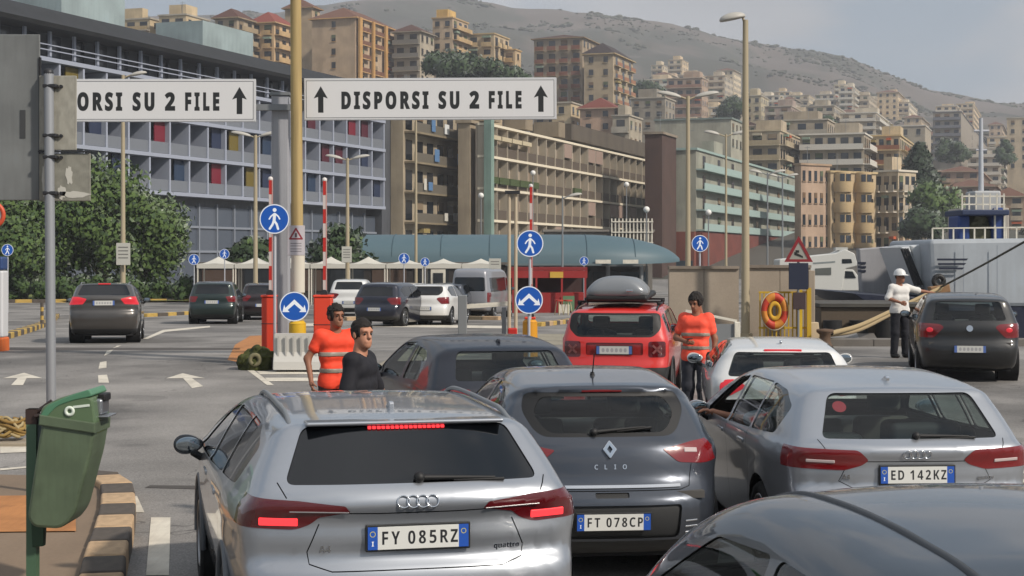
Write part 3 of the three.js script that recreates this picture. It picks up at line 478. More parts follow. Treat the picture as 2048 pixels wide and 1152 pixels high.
// centre: slate hatchback
car({
  name: 'hatchback', label: 'dark grey hatchback with a diamond badge and a chrome strip, middle of the queue', at: [1227, 0, 11.54], yaw: 6, L: 4.06, W: 1.74, H: 1.45, belt: .97, tumble: .27, taper: .13, bow: .26, k: .13, cell: .03, hip: .02, paint: slate,
  prof: [[.3, .2], [.12, .26], [.03, .36], [.0, .5], [.015, .62], [.07, .685], [.12, .76], [.15, .88], [.19, .98], [.25, 1.04], [.47, 1.27], [.55, 1.335], [.52, 1.365], [.60, 1.388], [.8, 1.41], [1.3, 1.45], [1.8, 1.445], [2.25, 1.38], [2.95, 1.06], [3.1, .99], [3.65, .87], [3.95, .70], [4.04, .5], [3.98, .3], [3.75, .2]],
  wheelR: .31, axles: [.72, 3.26], glass: CM.glass, sideGlass: CM.glass, interior: true, seatT: 1.85, benchT: 1.05, dashT: 2.65, seatY: .34,
  blackFrame: [[-.56, 1.335, .05], [.56, 1.335, .05], [.60, 1.22, .1], [.50, 1.04, .14], [-.50, 1.04, .14], [-.60, 1.22, .1]], rearWin: [[-.45, 1.305], [.45, 1.305], [.52, 1.20, .08], [.43, 1.065, .1], [-.43, 1.065, .1], [-.52, 1.20, .08]], winR: .05,
  sideWins: [{ p: [[.62, 1.22], [1.0, 1.33], [1.5, 1.36], [1.5, 1.0], [.85, 1.06]], r: .06 }, { p: [[1.56, 1.36], [2.1, 1.33], [2.72, 1.05], [2.6, .97], [1.56, 1.0]], r: .04 }],
  windshield: [[-.55, 1.34], [.55, 1.34], [.68, 1.06], [-.68, 1.06]],
  lamps: [{ p: [[.385, .955, .02], [.62, 1.0, .03], [.95, 1.03], [.95, .88], [.70, .845, .04], [.50, .862, .03]], mat: CM.lampRed, r: .03 }],
  trims: [{ p: [[-.48, .35, .04], [.48, .35, .04], [.5, .585, .03], [-.5, .585, .03]], name: 'bumper_recess', mat: CM.trim, off: -.02 }, { p: [[-.9, .19], [.9, .19], [.9, .33], [-.9, .33]], mat: CM.trim }, { p: [[-.5, .695], [.5, .695], [.5, .715], [-.5, .715]], name: 'chrome_strip', mat: M.chrome, off: .008, r: .005 }, { p: [[-.12, .635, .03], [.12, .635, .03], [.12, .67, .01], [-.12, .67, .01]], name: 'boot_handle', mat: M.black, off: -.01 }],
  gaps: [[[-.60, 1.0], [-.62, .93]], [[-.60, .85], [-.57, .70], [-.5, .68], [.5, .68], [.57, .70], [.60, .85]]],
  sideGaps: [[[1.53, 1.0], [1.5, .34]], [[2.62, .97], [2.66, .34]]],
  plate: { y: .475, tex: plateTex('FT 078CP') }, mirrors: [2.55, 1.0], mirrorMat: slate, wiper: [-.10, 1.075, .28, 1.105], whip: .98,
  after(a) {
    const o = roundPoly([[0, .062], [.045, 0], [0, -.062], [-.045, 0]], .004), i = roundPoly([[0, .03], [.02, 0], [0, -.03], [-.02, 0]], .003), s = shapeOf(o); s.holes.push(new THREE.Path(i.map(p => new THREE.Vector2(...p)))); onRear(a, 0, .955, new THREE.ExtrudeGeometry(s, { depth: .012, bevelEnabled: true, bevelSize: .006, bevelThickness: .006, bevelSegments: 2 }), M.chrome, 'badge', .002);
    [...'CLIO'].forEach((c, k) => letters(a, c, (k - 1.5) * .068, .84, .034, M.chrome));
    mesh('high_brake_light', rbox(.3, .025, .02, .008, 0, 1.335, a.surf(0, 1.345).p.z - .0), CM.lampRed, a.root);
    for (const s of [-1, 1]) onRear(a, s * .60, .925, rbox(.11, .035, .01, .01), CM.lampWhite, 'reverse_lamp', .004);
    for (const [x, y] of [[.57, .46], [.57, .42], [.57, .38]]) for (const s of [-1, 1]) onRear(a, s * x, y, rbox(.1, .012, .012, .004), M.chrome, 'bumper_fin', .0);
    mesh('sunshade', box(.55, .22, .01, -.30, 1.12, -2.38), mt(0xb9c2bd, .8), a.root);
  },
});
// right: silver estate with the driver's arm out
const rAudi = car({
  name: 'estate_car', label: 'silver estate car with the arm of its driver resting out of the window', at: [1838, 0, 11.42], yaw: 4, L: 4.70, W: 1.83, H: 1.44, belt: .97, tumble: .26, taper: .12, bow: .2, k: .09, cell: .03, hip: .015, paint: silver2,
  prof: [[.32, .2], [.13, .25], [.04, .36], [0, .52], [.015, .68], [.06, .735], [.055, .8], [.06, .9], [.035, .975], [.07, 1.02], [.12, 1.05], [.33, 1.25], [.43, 1.345], [.45, 1.372], [.6, 1.395], [1.2, 1.43], [1.9, 1.44], [2.4, 1.40], [2.9, 1.25], [3.45, 1.02], [3.65, .96], [4.2, .88], [4.55, .76], [4.68, .58], [4.69, .4], [4.6, .25], [4.35, .2]],
  wheelR: .325, axles: [1.02, 3.83], glass: CM.glass, sideGlass: CM.glass, interior: true, seatT: 2.22, benchT: 1.25, dashT: 3.05, seatY: .33, seatMat: CM.seatGrey,
  rearWin: [[-.52, 1.35, .06], [.52, 1.35, .06], [.635, 1.055, .05], [-.635, 1.055, .05]], winR: .05,
  sideWins: [{ p: [[.60, 1.24], [.9, 1.335], [1.35, 1.36], [1.35, 1.01], [.70, 1.04]], r: .05 }, { p: [[1.40, 1.362], [2.12, 1.355], [2.12, .985], [1.40, 1.01]], r: .02 }, { p: [[2.19, 1.35], [2.45, 1.32], [3.1, .985], [2.19, .985]], r: .03, open: -1 }],
  windshield: [[-.6, 1.34], [.6, 1.34], [.72, 1.04], [-.72, 1.04]],
  lamps: [{ p: [[.335, .915, .02], [.41, .985, .03], [1.0, 1.0], [1.0, .855], [.50, .845, .03], [.38, .88, .02]], mat: CM.lampRed, r: .03 }],
  trims: [{ p: [[-.95, .19], [.95, .19], [.95, .34], [-.95, .34]], r: .01 }],
  gaps: [[[-.50, .85], [-.54, .77], [-.44, .72], [.44, .72], [.54, .77], [.50, .85]], [[-.35, .905], [.35, .905]], [[-.63, .99], [-.665, 1.05]], [[.63, .99], [.665, 1.05]]],
  sideGaps: [[[1.38, 1.0], [1.34, .75], [1.4, .5], [1.48, .32]], [[2.155, .98], [2.15, .32]], [[3.12, .95], [3.2, .55], [3.18, .32]]],
  plate: { y: .815, tex: plateTex('ED 142KZ') }, mirrors: [2.92, .985], mirrorMat: silver2, wiper: [.02, 1.075, .4, 1.07], fin: [.8], finMat: M.chrome,
  after(a) {
    rings(a, .955, .029, M.chrome); letters(a, 'A4', -.49, .80, .034, M.chrome); letters(a, 'quattro', .50, .79, .026, M.chrome);
    for (const s of [-1, 1]) { for (const t of [1.55, 2.35]) { const x = a.flank(s, t, .90); mesh('door_handle', rbox(.03, .035, .2, .012, x - s * .004, .88, -t), silver2, a.root); } onRear(a, s * .66, .895, rbox(.2, .022, .01, .006), CM.lampWhite, 'reverse_lamp', .006); }
    mesh('window_sticker', new THREE.CylinderGeometry(.05, .05, .004, 24).rotateX(Math.PI / 2 - .75).translate(-.45, 1.255, a.surf(-.45, 1.255).p.z - .05), mt(0xb12a3a, .6), a.root);
    mesh('paper_bag', rbox(.30, .3, .2, .04, -.28, .7, -1.0), mt(0xb6bab2, .9), a.root); mesh('suitcase', rbox(.55, .5, .3, .06, .25, .62, -.75), mt(0x2c3035, .7), a.root);
  },
});
// bottom right: roof of a dark grey car
car({
  name: 'saloon_car', label: 'dark grey car cut off by the lower right corner, only its roof showing', at: [2863, 0, 3.75], yaw: 12, L: 4.5, W: 1.86, H: 1.535, belt: .98, tumble: .15, k: .2, cell: .03, crown: .075, bow: .2, paint: charcoal,
  prof: [[.3, .2], [.05, .35], [0, .6], [.03, .85], [.2, .98], [.6, 1.22], [1.1, 1.45], [1.5, 1.51], [2.1, 1.535], [2.6, 1.50], [3.0, 1.37], [3.6, 1.02], [3.8, .95], [4.2, .86], [4.42, .7], [4.48, .5], [4.4, .3], [4.2, .2]], wheelR: .32, axles: [.85, 3.6], glass: CM.glass, interior: true, sideGlass: CM.glass,
  rearWin: [[-.5, 1.34], [.5, 1.34], [.6, 1.03], [-.6, 1.03]], sideWins: [{ p: [[.95, 1.22], [1.3, 1.335], [1.95, 1.365], [1.95, .97], [1.0, 1.0]], r: .05 }, { p: [[2.02, 1.365], [2.55, 1.34], [3.28, .98], [2.02, .97]], r: .04 }], windshield: [[-.6, 1.36], [.6, 1.36], [.7, 1.04], [-.7, 1.04]],
  lamps: [{ p: [[.4, .8], [.9, .85], [.9, .7], [.4, .7]] }], plate: { y: .6 }, mirrors: [3.0, .98], mirrorMat: charcoal,
  after(a) { for (const s of [-1, 1]) { const pts = []; for (let i = 0; i <= 16; i++) { const t = lerp(.75, 3.1, i / 16); pts.push(new THREE.Vector3(s * (.50 + .02 * Math.sin(i / 16 * 3)), a.top(s * .50, t) - .012, -t)); } const c = new THREE.CatmullRomCurve3(pts), g = new THREE.TubeGeometry(c, 60, .022, 6); g.scale(1, 1, 1); mesh('roof_channel', g, mt(0x2b2e32, .5), a.root); } },
});
// dark blue car with the driver's door open
const openDoorCar = car({
  name: 'hatchback', label: 'dark blue hatchback right of the man in navy, ahead of the nearest silver car', at: [1035, 0, 16.4], yaw: 15, L: 4.2, W: 1.76, H: 1.45, belt: .97, tumble: .25, taper: .1, bow: .2, k: .11, cell: .04, paint: darkBlue, interior: true, seatT: 2.1, benchT: 1.1, dashT: 2.85,
  prof: [[.3, .2], [.08, .3], [0, .5], [.02, .68], [.07, .75], [.08, .95], [.14, 1.02], [.42, 1.27], [.5, 1.36], [.7, 1.40], [1.3, 1.45], [1.9, 1.445], [2.35, 1.38], [2.95, 1.1], [3.15, 1.0], [3.7, .9], [4.05, .74], [4.18, .5], [4.1, .3], [3.9, .2]], wheelR: .31, axles: [.8, 3.35], glass: CM.glass,
  rearWin: [[-.5, 1.34], [.5, 1.34], [.58, 1.06], [-.58, 1.06]], sideWins: [{ p: [[.86, 1.24], [1.05, 1.32], [1.58, 1.36], [1.58, 1.0], [.86, 1.03]], r: .05, only: 1 }, { p: [[1.68, 1.375], [2.25, 1.34], [2.82, 1.06], [2.7, .99], [1.68, 1.0]], r: .04 }], windshield: [[-.55, 1.35], [.55, 1.35], [.68, 1.08], [-.68, 1.08]],
  lamps: [{ p: [[.45, .98], [.9, 1.0], [.9, .8], [.5, .82]], maxT: .22 }], plate: { y: .78 }, fin: [.8], mirrors: [2.72, 1.0], mirrorMat: M.black,
  before(a, get, set) { const [i, o] = cutSoup(get(), a.sideP, roundPoly([[.74, 1.30], [1.0, 1.36], [1.64, 1.385], [1.64, .34], [1.0, .34], [.96, .6], [.72, .95]], .05), a.isL); set(o); a.door = i; },
  after(a) {
    const g = new THREE.Group(); g.name = 'rear_door'; g.position.set(-.86, 0, -1.64); a.root.add(g); const hinge = new THREE.Matrix4().makeTranslation(.86, 0, 1.64);
    const win = roundPoly([[.86, 1.24], [1.05, 1.32], [1.56, 1.345], [1.56, 1.0], [.86, 1.03]], .05), [gl, sk] = cutSoup(a.door, a.sideP, win, () => true);
    mesh('door_panel', soupGeo(sk).applyMatrix4(hinge), darkBlue, g); mesh('door_card', soupGeo(sk, -.05, true).applyMatrix4(hinge), mt(0xa9a8a4, .8), g); mesh('window_pane', soupGeo(gl, -.01).applyMatrix4(hinge), CM.glass, g); g.rotation.y = 0;
  },
});
// red car with the roof box
const redCar = car({
  name: 'off_road_car', label: 'red boxy off road car carrying a grey roof box', at: [1228, 0, 24.2], yaw: -9, L: 4.0, W: 1.66, H: 1.5, belt: 1.02, tumble: .15, taper: .07, bow: .12, k: .1, cell: .045, paint: red, interior: true, seatT: 1.9, benchT: 1.0, dashT: 2.65, glass: CM.glass,
  prof: [[.25, .24], [.06, .32], [0, .5], [.02, .66], [.05, .74], [.06, .98], [.09, 1.08], [.2, 1.38], [.26, 1.45], [.5, 1.48], [1.2, 1.5], [1.9, 1.49], [2.25, 1.42], [2.8, 1.12], [3.0, 1.05], [3.7, .98], [3.92, .85], [3.98, .55], [3.92, .32], [3.7, .24]], wheelR: .33, axles: [.75, 3.2], arches: true,
  blackFrame: [[-.66, 1.41], [.66, 1.41], [.68, 1.18, .06], [.56, 1.06, .06], [-.56, 1.06, .06], [-.68, 1.18, .06]], rearWin: [[-.56, 1.38], [.56, 1.38], [.56, 1.09], [-.56, 1.09]], winR: .06,
  sideWins: [{ p: [[.3, 1.36], [.58, 1.4], [.62, 1.1], [.42, 1.12]], r: .05 }, { p: [[.72, 1.41], [1.5, 1.42], [1.5, 1.06], [.72, 1.08]], r: .04 }, { p: [[1.56, 1.42], [2.05, 1.40], [2.55, 1.1], [1.56, 1.06]], r: .04 }], windshield: [[-.62, 1.41], [.62, 1.41], [.68, 1.13], [-.68, 1.13]],
  lamps: [{ p: [[.50, 1.0, .04], [.745, 1.0, .04], [.745, .77, .04], [.50, .77, .04]], mat: CM.lampDark }],
  trims: [{ p: [[-.85, .2], [.85, .2], [.85, .62], [-.85, .62]], name: 'bumper' }, { p: [[-.42, .80], [.42, .80], [.42, .98], [-.42, .98]], name: 'plate_recess', mat: paint(0x8c1815, .15, .4), off: -.02 }],
  plate: { y: .875 }, mirrors: [2.5, 1.08], mirrorMat: red, rails: { t0: .35, t1: 2.1, x: .6 }, railMat: M.black,
  after(a) { for (const s of [-1, 1]) { const g = new THREE.Group(); onRear(a, s * .622, .885, merge([new THREE.BoxGeometry(.17, .03, .012).rotateZ(.785), new THREE.BoxGeometry(.17, .03, .012).rotateZ(-.785)]), mt(0x7d4a48, .4), 'lamp_cross', .006); } },
});
{ // roof box, lifted off as one
  const o = thing('roof_box', 'grey roof box strapped on the red car', 'roof box', null);
  o.position.copy(redCar.root.position); o.rotation.copy(redCar.root.rotation);
  const f = (x, y, z) => { const q = clamp((z + 2.35) / 2.0, 0, 1), w = .50 - .14 * (1 - q) ** 2, h = .34 - .08 * (1 - q); return smax(smax(Math.abs(x) - w + .12 * Math.max(y - 1.66, 0) / .25, Math.abs(z + 1.35) - 1.0 + .25 * Math.max(y - 1.66, 0), .2), Math.max(y - 1.62 - h * (1 - .35 * (x / w) ** 2), 1.62 - y), .16); };
  mesh('lid', netGeo(surfaceNet(f, [-.62, 1.54, -2.5], [.62, 2.06, -.22], .03, f, { smooth: 1 })), mt(0x85888b, .28, { metalness: .35 }), o);
  mesh('tray', rbox(.92, .09, 1.9, .04, 0, 1.575, -1.33), M.black, o); mesh('lock', rbox(.1, .03, .02, .01, .2, 1.72, -.345), M.chrome, o);
  for (const z of [-.85, -1.75]) { mesh('cross_bar', box(1.26, .03, .06, 0, 1.535, z), M.black, o); for (const s of [-1, 1]) mesh('bar_foot', rbox(.06, .06, .1, .02, s * .6, 1.495, z), M.black, o); }
}
// white hatchback
car({
  name: 'hatchback', label: 'white hatchback with lit brake lamps between the red car and the silver estate', at: [1572, 0, 18.1], yaw: -5, L: 4.1, W: 1.70, H: 1.33, belt: .93, tumble: .27, taper: .1, bow: .2, k: .1, cell: .04, paint: whitePaint, interior: true, seatT: 2.1, benchT: 1.1, dashT: 2.85, glass: CM.glass,
  prof: lowered([[.3, .2], [.08, .3], [0, .5], [.02, .66], [.07, .72], [.08, .9], [.14, .98], [.42, 1.22], [.46, 1.30], [.7, 1.35], [1.3, 1.4], [1.9, 1.395], [2.35, 1.33], [2.95, 1.05], [3.15, .96], [3.7, .86], [3.98, .7], [4.08, .48], [4.0, .28], [3.8, .2]], .945), wheelR: .31, axles: [.8, 3.3],
  rearWin: [[-.53, 1.22], [.53, 1.22], [.63, .965], [-.63, .965]], sideWins: [{ p: [[.6, 1.2], [1.0, 1.3], [1.6, 1.325], [1.6, .98], [.75, 1.02]], r: .05 }, { p: [[1.66, 1.33], [2.2, 1.3], [2.75, 1.02], [1.66, .97]], r: .04 }], windshield: [[-.55, 1.3], [.55, 1.3], [.68, 1.03], [-.68, 1.03]],
  lamps: [{ p: [[.42, .86, .02], [.52, .93], [.80, .95], [.80, .77], [.6, .76]], mat: CM.glow2, maxT: .2 }], plate: { y: .6 }, mirrors: [2.7, .97], mirrorMat: whitePaint, fin: [.85], finMat: M.chrome,
  after(a) { mesh('high_brake_light', rbox(.42, .028, .03, .008, 0, 1.225, a.surf(0, 1.235).p.z - .01), CM.glow2, a.root); },
});
// black hatchback on the right
car({
  name: 'hatchback', label: 'black hatchback driving off to the right beside the man in the white helmet', at: [1940, 0, 28.2], yaw: -11, L: 4.2, W: 1.76, H: 1.49, belt: .98, tumble: .22, taper: .1, bow: .18, k: .1, cell: .045, paint: black, glass: CM.glass, interior: true, seatT: 2.0, benchT: 1.1, dashT: 2.8,
  prof: [[.3, .2], [.06, .3], [0, .5], [.02, .66], [.07, .72], [.08, .95], [.12, 1.02], [.34, 1.32], [.36, 1.40], [.6, 1.45], [1.3, 1.49], [1.9, 1.48], [2.35, 1.4], [2.95, 1.1], [3.15, 1.02], [3.7, .92], [4.05, .76], [4.18, .5], [4.1, .3], [3.9, .2]], wheelR: .31, axles: [.82, 3.4],
  rearWin: [[-.53, 1.38], [.53, 1.38], [.62, 1.06], [-.62, 1.06]], sideWins: [{ p: [[.55, 1.28], [.9, 1.39], [1.6, 1.41], [1.6, 1.02], [.75, 1.06]], r: .05 }, { p: [[1.66, 1.41], [2.25, 1.38], [2.8, 1.07], [1.66, 1.02]], r: .04 }], windshield: [[-.55, 1.38], [.55, 1.38], [.68, 1.1], [-.68, 1.1]],
  lamps: [{ p: [[.42, .95, .05], [.5, 1.0, .04], [.95, 1.02], [.95, .78], [.6, .76, .05]], mat: CM.lampRed }], plate: { y: .58 }, mirrors: [2.72, 1.02], mirrorMat: black,
  after(a) { onRear(a, 0, .93, new THREE.CylinderGeometry(.055, .055, .012, 24).rotateX(Math.PI / 2), M.chrome, 'badge'); for (const s of [-1, 1]) onRear(a, s * .66, .90, new THREE.SphereGeometry(.06, 14, 8).scale(1, .7, .2), CM.glow2, 'brake_light', .004); },
});
// ---------- cars further off ----------
const hatchProf = [[.3, .2], [.06, .3], [0, .5], [.02, .66], [.07, .72], [.08, .95], [.12, 1.02], [.34, 1.32], [.36, 1.40], [.6, 1.45], [1.3, 1.49], [1.9, 1.48], [2.35, 1.4], [2.95, 1.1], [3.15, 1.02], [3.7, .92], [4.05, .76], [4.18, .5], [4.1, .3], [3.9, .2]];
function farCar(o) {
  return car({ L: 4.2, W: 1.76, H: 1.49, belt: .98, tumble: .22, taper: .1, bow: .16, k: .1, cell: .07, smooth: 1, prof: hatchProf, wheelR: .32, axles: [.82, 3.4], glass: CM.privacy,
    rearWin: [[-.53, 1.38], [.53, 1.38], [.62, 1.06], [-.62, 1.06]], sideWins: [{ p: [[.55, 1.28], [.9, 1.39], [1.6, 1.41], [1.6, 1.02], [.75, 1.06]], r: .05 }, { p: [[1.66, 1.41], [2.25, 1.38], [2.8, 1.07], [1.66, 1.02]], r: .04 }], windshield: [[-.55, 1.38], [.55, 1.38], [.68, 1.1], [-.68, 1.1]], frontGlass: CM.privacy,
    lamps: [{ p: [[.42, .95, .05], [.5, 1.0, .04], [.95, 1.02], [.95, .78], [.6, .76, .05]] }], trims: [{ p: [[-.9, .19], [.9, .19], [.9, .36], [-.9, .36]] }], plate: { y: .6 }, mirrors: [2.72, 1.02], mirrorMat: M.black, ...o });
}
farCar({ name: 'estate_car', label: 'grey brown estate car driving away on the left road with red lamps', at: [207, 0, 40.5], yaw: 11, paint: greyPaint, L: 4.6, H: 1.5, prof: wagonProf().map(([t, y]) => [Math.min(t, 4.58), y]), axles: [.95, 3.7], cell: .05, rearWin: [[-.52, 1.45], [.52, 1.45], [.64, 1.19], [-.64, 1.19]], lamps: [{ p: [[.40, 1.10, .03], [.6, 1.15, .03], [.95, 1.16], [.95, .95], [.5, .97]], mat: CM.glow2 }], plate: { y: 1.0 }, rails: { t0: .6, t1: 2.3, x: .58 }, after(a) { mesh('high_brake_light', rbox(.3, .03, .04, .01, 0, 1.455, a.surf(0, 1.46).p.z - .01), CM.glow2, a.root); } });
farCar({ name: 'off_road_car', label: 'dark green tall car turning away beyond the grey estate on the left road', at: [423, 0, 60.5], yaw: 5, paint: greenPaint, H: 1.58, W: 1.8, prof: hatchProf.map(([t, y]) => [t, y * 1.06]), rearWin: [[-.55, 1.46], [.55, 1.46], [.62, 1.12], [-.62, 1.12]], plate: { y: .82 }, lamps: [{ p: [[.5, 1.02], [.95, 1.04], [.95, .82], [.6, .82]], mat: CM.lampRed }] });
farCar({ name: 'hatchback', label: 'dark red hatchback half hidden behind the orange barrier box', at: [524, 0, 66], yaw: 8, paint: paint(0x1f1113, .3, .35) });
farCar({ name: 'off_road_car', label: 'white car parked under the marquee left of the dark parked car', at: [697, 0, 72], yaw: 0, paint: whitePaint, W: 1.85, H: 1.62, prof: hatchProf.map(([t, y]) => [t, y * 1.09]), rearWin: [[-.55, 1.5], [.55, 1.5], [.64, 1.16], [-.64, 1.16]] });
farCar({ name: 'hatchback', label: 'dark blue car parked next to the white hatchback near the kerb', at: [748, 0, 57], yaw: -16, paint: paint(0x191c2b, .35, .3), H: 1.55, prof: hatchProf.map(([t, y]) => [t, y * 1.04]) });
farCar({ name: 'hatchback', label: 'white hatchback parked in front of the marquee', at: [848, 0, 59], yaw: -10, paint: whitePaint, blackFrame: [[-.6, 1.40], [.6, 1.40], [.62, 1.2, .08], [.5, 1.07, .08], [-.5, 1.07, .08], [-.62, 1.2, .08]], rearWin: [[-.5, 1.36], [.5, 1.36], [.52, 1.12], [-.52, 1.12]] });
farCar({ name: 'hatchback', label: 'white car mostly hidden behind the parked white hatchback', at: [802, 0, 66], yaw: -8, paint: whitePaint });
farCar({ name: 'hatchback', label: 'dark grey car parked between the white hatchback and the van', at: [886, 0, 65.5], yaw: -8, paint: slate });
farCar({ name: 'van', label: 'silver grey high roofed van parked at the end of the marquee', at: [938, 0, 67], yaw: -12, paint: paint(0x8d8e93, .4, .4), L: 5.2, W: 1.72, H: 2.08, belt: 1.15, tumble: .12, bow: .08, prof: [[.25, .3], [.05, .38], [0, .6], [.0, 1.0], [.05, 1.6], [.12, 1.98], [.3, 2.06], [1.5, 2.08], [3.2, 2.06], [3.6, 1.95], [4.2, 1.3], [4.4, 1.1], [4.95, .95], [5.15, .7], [5.15, .45], [4.9, .3]], axles: [1.0, 4.2], rearWin: [[-.62, 1.72], [.62, 1.72], [.66, 1.15], [-.66, 1.15]], winR: .08, sideWins: [{ p: [[.4, 1.7], [3.2, 1.72], [3.2, 1.15], [.4, 1.12]], r: .05 }, { p: [[3.3, 1.7], [3.6, 1.68], [4.05, 1.2], [3.3, 1.15]], r: .05 }], windshield: [[-.6, 1.85], [.6, 1.85], [.7, 1.3], [-.7, 1.3]], lamps: [{ p: [[.74, 1.1], [.95, 1.1], [.95, .7], [.74, .7]] }], mirrors: [4.0, 1.2] });
// ---------- hills ----------
const RIDGE = [[-900, 20], [0, 26], [300, 34], [480, 24], [560, 26], [700, 2], [850, -6], [960, 5], [1060, 20], [1190, 26], [1300, 46], [1400, 62], [1500, 82], [1600, 99], [1700, 118], [1780, 150], [1850, 180], [1950, 195], [2048, 208], [2400, 240], [3000, 300]];
function ridgeAt(px) { let i = 0; while (i < RIDGE.length - 2 && px > RIDGE[i + 1][0]) i++; const [a, ya] = RIDGE[i], [b, yb] = RIDGE[i + 1]; return lerp(ya, yb, clamp((px - a) / (b - a), 0, 1)); }
function terrainY(x, z) {                                     // flat by the sea front, then up to the ridge 1.5 km inland
  const d = -z, px = HX + F * x / Math.max(d, 200), top = wy(ridgeAt(px), 1500), r = clamp((d - 235) / 1265, 0, 1);
  const s = 0.30 * Math.pow(r, 0.8) + 0.70 * r * r * (1.5 - 0.5 * r);
  const n = (fbm(x / 130, z / 170, 4, 5) - 0.5) * 40 * sstep(0.1, 0.6, r) * (1 - sstep(0.92, 1, r)) + (fbm(x / 40, z / 40, 8, 3) - 0.5) * 7 * sstep(0.3, 1, r);
  return -1.1 + (top + 1.1) * Math.min(s, 1) + n - Math.max(0, d - 1500) * 0.25;
}
{
  const P = [], C = [], I = [], nx = 230, nz = 130;
  for (let j = 0; j <= nz; j++) for (let i = 0; i <= nx; i++) {
    const d = 225 + 1575 * Math.pow(j / nz, 1.2), x = lerp(-0.62, 0.62, i / nx) * d, y = terrainY(x, -d); P.push(x, y, -d);
    const v = fbm(x / 55, d / 90, 2, 5), s = fbm(x / 14, d / 20, 6, 3), scrub = sstep(0.46, 0.56, v * 0.7 + s * 0.3), town = 1 - sstep(500, 800, d);
    const dry = [0.108, 0.088, 0.074], gr = [0.05, 0.05, 0.038]; for (let c = 0; c < 3; c++) C.push(lerp(dry[c], gr[c], Math.max(scrub, town * 0.6)) * (0.8 + 0.4 * s));
  }
  for (let j = 0; j < nz; j++) for (let i = 0; i < nx; i++) { const a = j * (nx + 1) + i, b = a + nx + 1; I.push(a, a + 1, b, a + 1, b + 1, b); }
  const g = new THREE.BufferGeometry(); g.setAttribute('position', new THREE.Float32BufferAttribute(P, 3)); g.setAttribute('color', new THREE.Float32BufferAttribute(C, 3)); g.setIndex(I); g.computeVertexNormals();
  structure('hillside', g, new THREE.MeshStandardMaterial({ vertexColors: true, roughness: 1 }));
  // scrub
  const leafy = new THREE.IcosahedronGeometry(1, 1), pa = leafy.attributes.position; for (let i = 0; i < pa.count; i++) { const k = 0.75 + 0.5 * vnoise(pa.getX(i) * 2.3 + 5, pa.getY(i) * 2.3, pa.getZ(i) * 2.3); pa.setXYZ(i, pa.getX(i) * k, pa.getY(i) * k * 0.8, pa.getZ(i) * k); } leafy.computeVertexNormals();
  const N = 9000, im = new THREE.InstancedMesh(leafy, mt(0xffffff, 1), N), r = rng(77), m4 = new THREE.Matrix4(), q = new THREE.Quaternion(), col = new THREE.Color(); let n = 0, guard = 0;
  while (n < N && guard++ < 200000) {
    const d = 300 + 1250 * Math.pow(r(), 0.75), x = lerp(-0.36, 0.36, r()) * d, v = fbm(x / 45, d / 70, 31, 5); if (v < 0.52 + 0.08 * r()) continue;
    const s = (0.6 + 1.9 * r() * r() * r()) * (d > 900 ? 1.15 : 1); q.setFromAxisAngle(new THREE.Vector3(0, 1, 0), r() * 6); m4.compose(new THREE.Vector3(x, terrainY(x, -d) + s * 0.4, -d), q, new THREE.Vector3(s * (1 + r()), s * (0.7 + 0.6 * r()), s * (1 + r()))); im.setMatrixAt(n, m4); const k = 0.7 + 0.6 * r(); im.setColorAt(n, col.setRGB(0.060 * k, 0.062 * k, 0.042 * k)); n++;
  }
  im.count = n; im.name = 'scrub'; im.castShadow = im.receiveShadow = true; tag(im, 'dark green scrub and bushes scattered over the dry hillside', 'scrub', null, 'stuff'); scene.add(im);
}
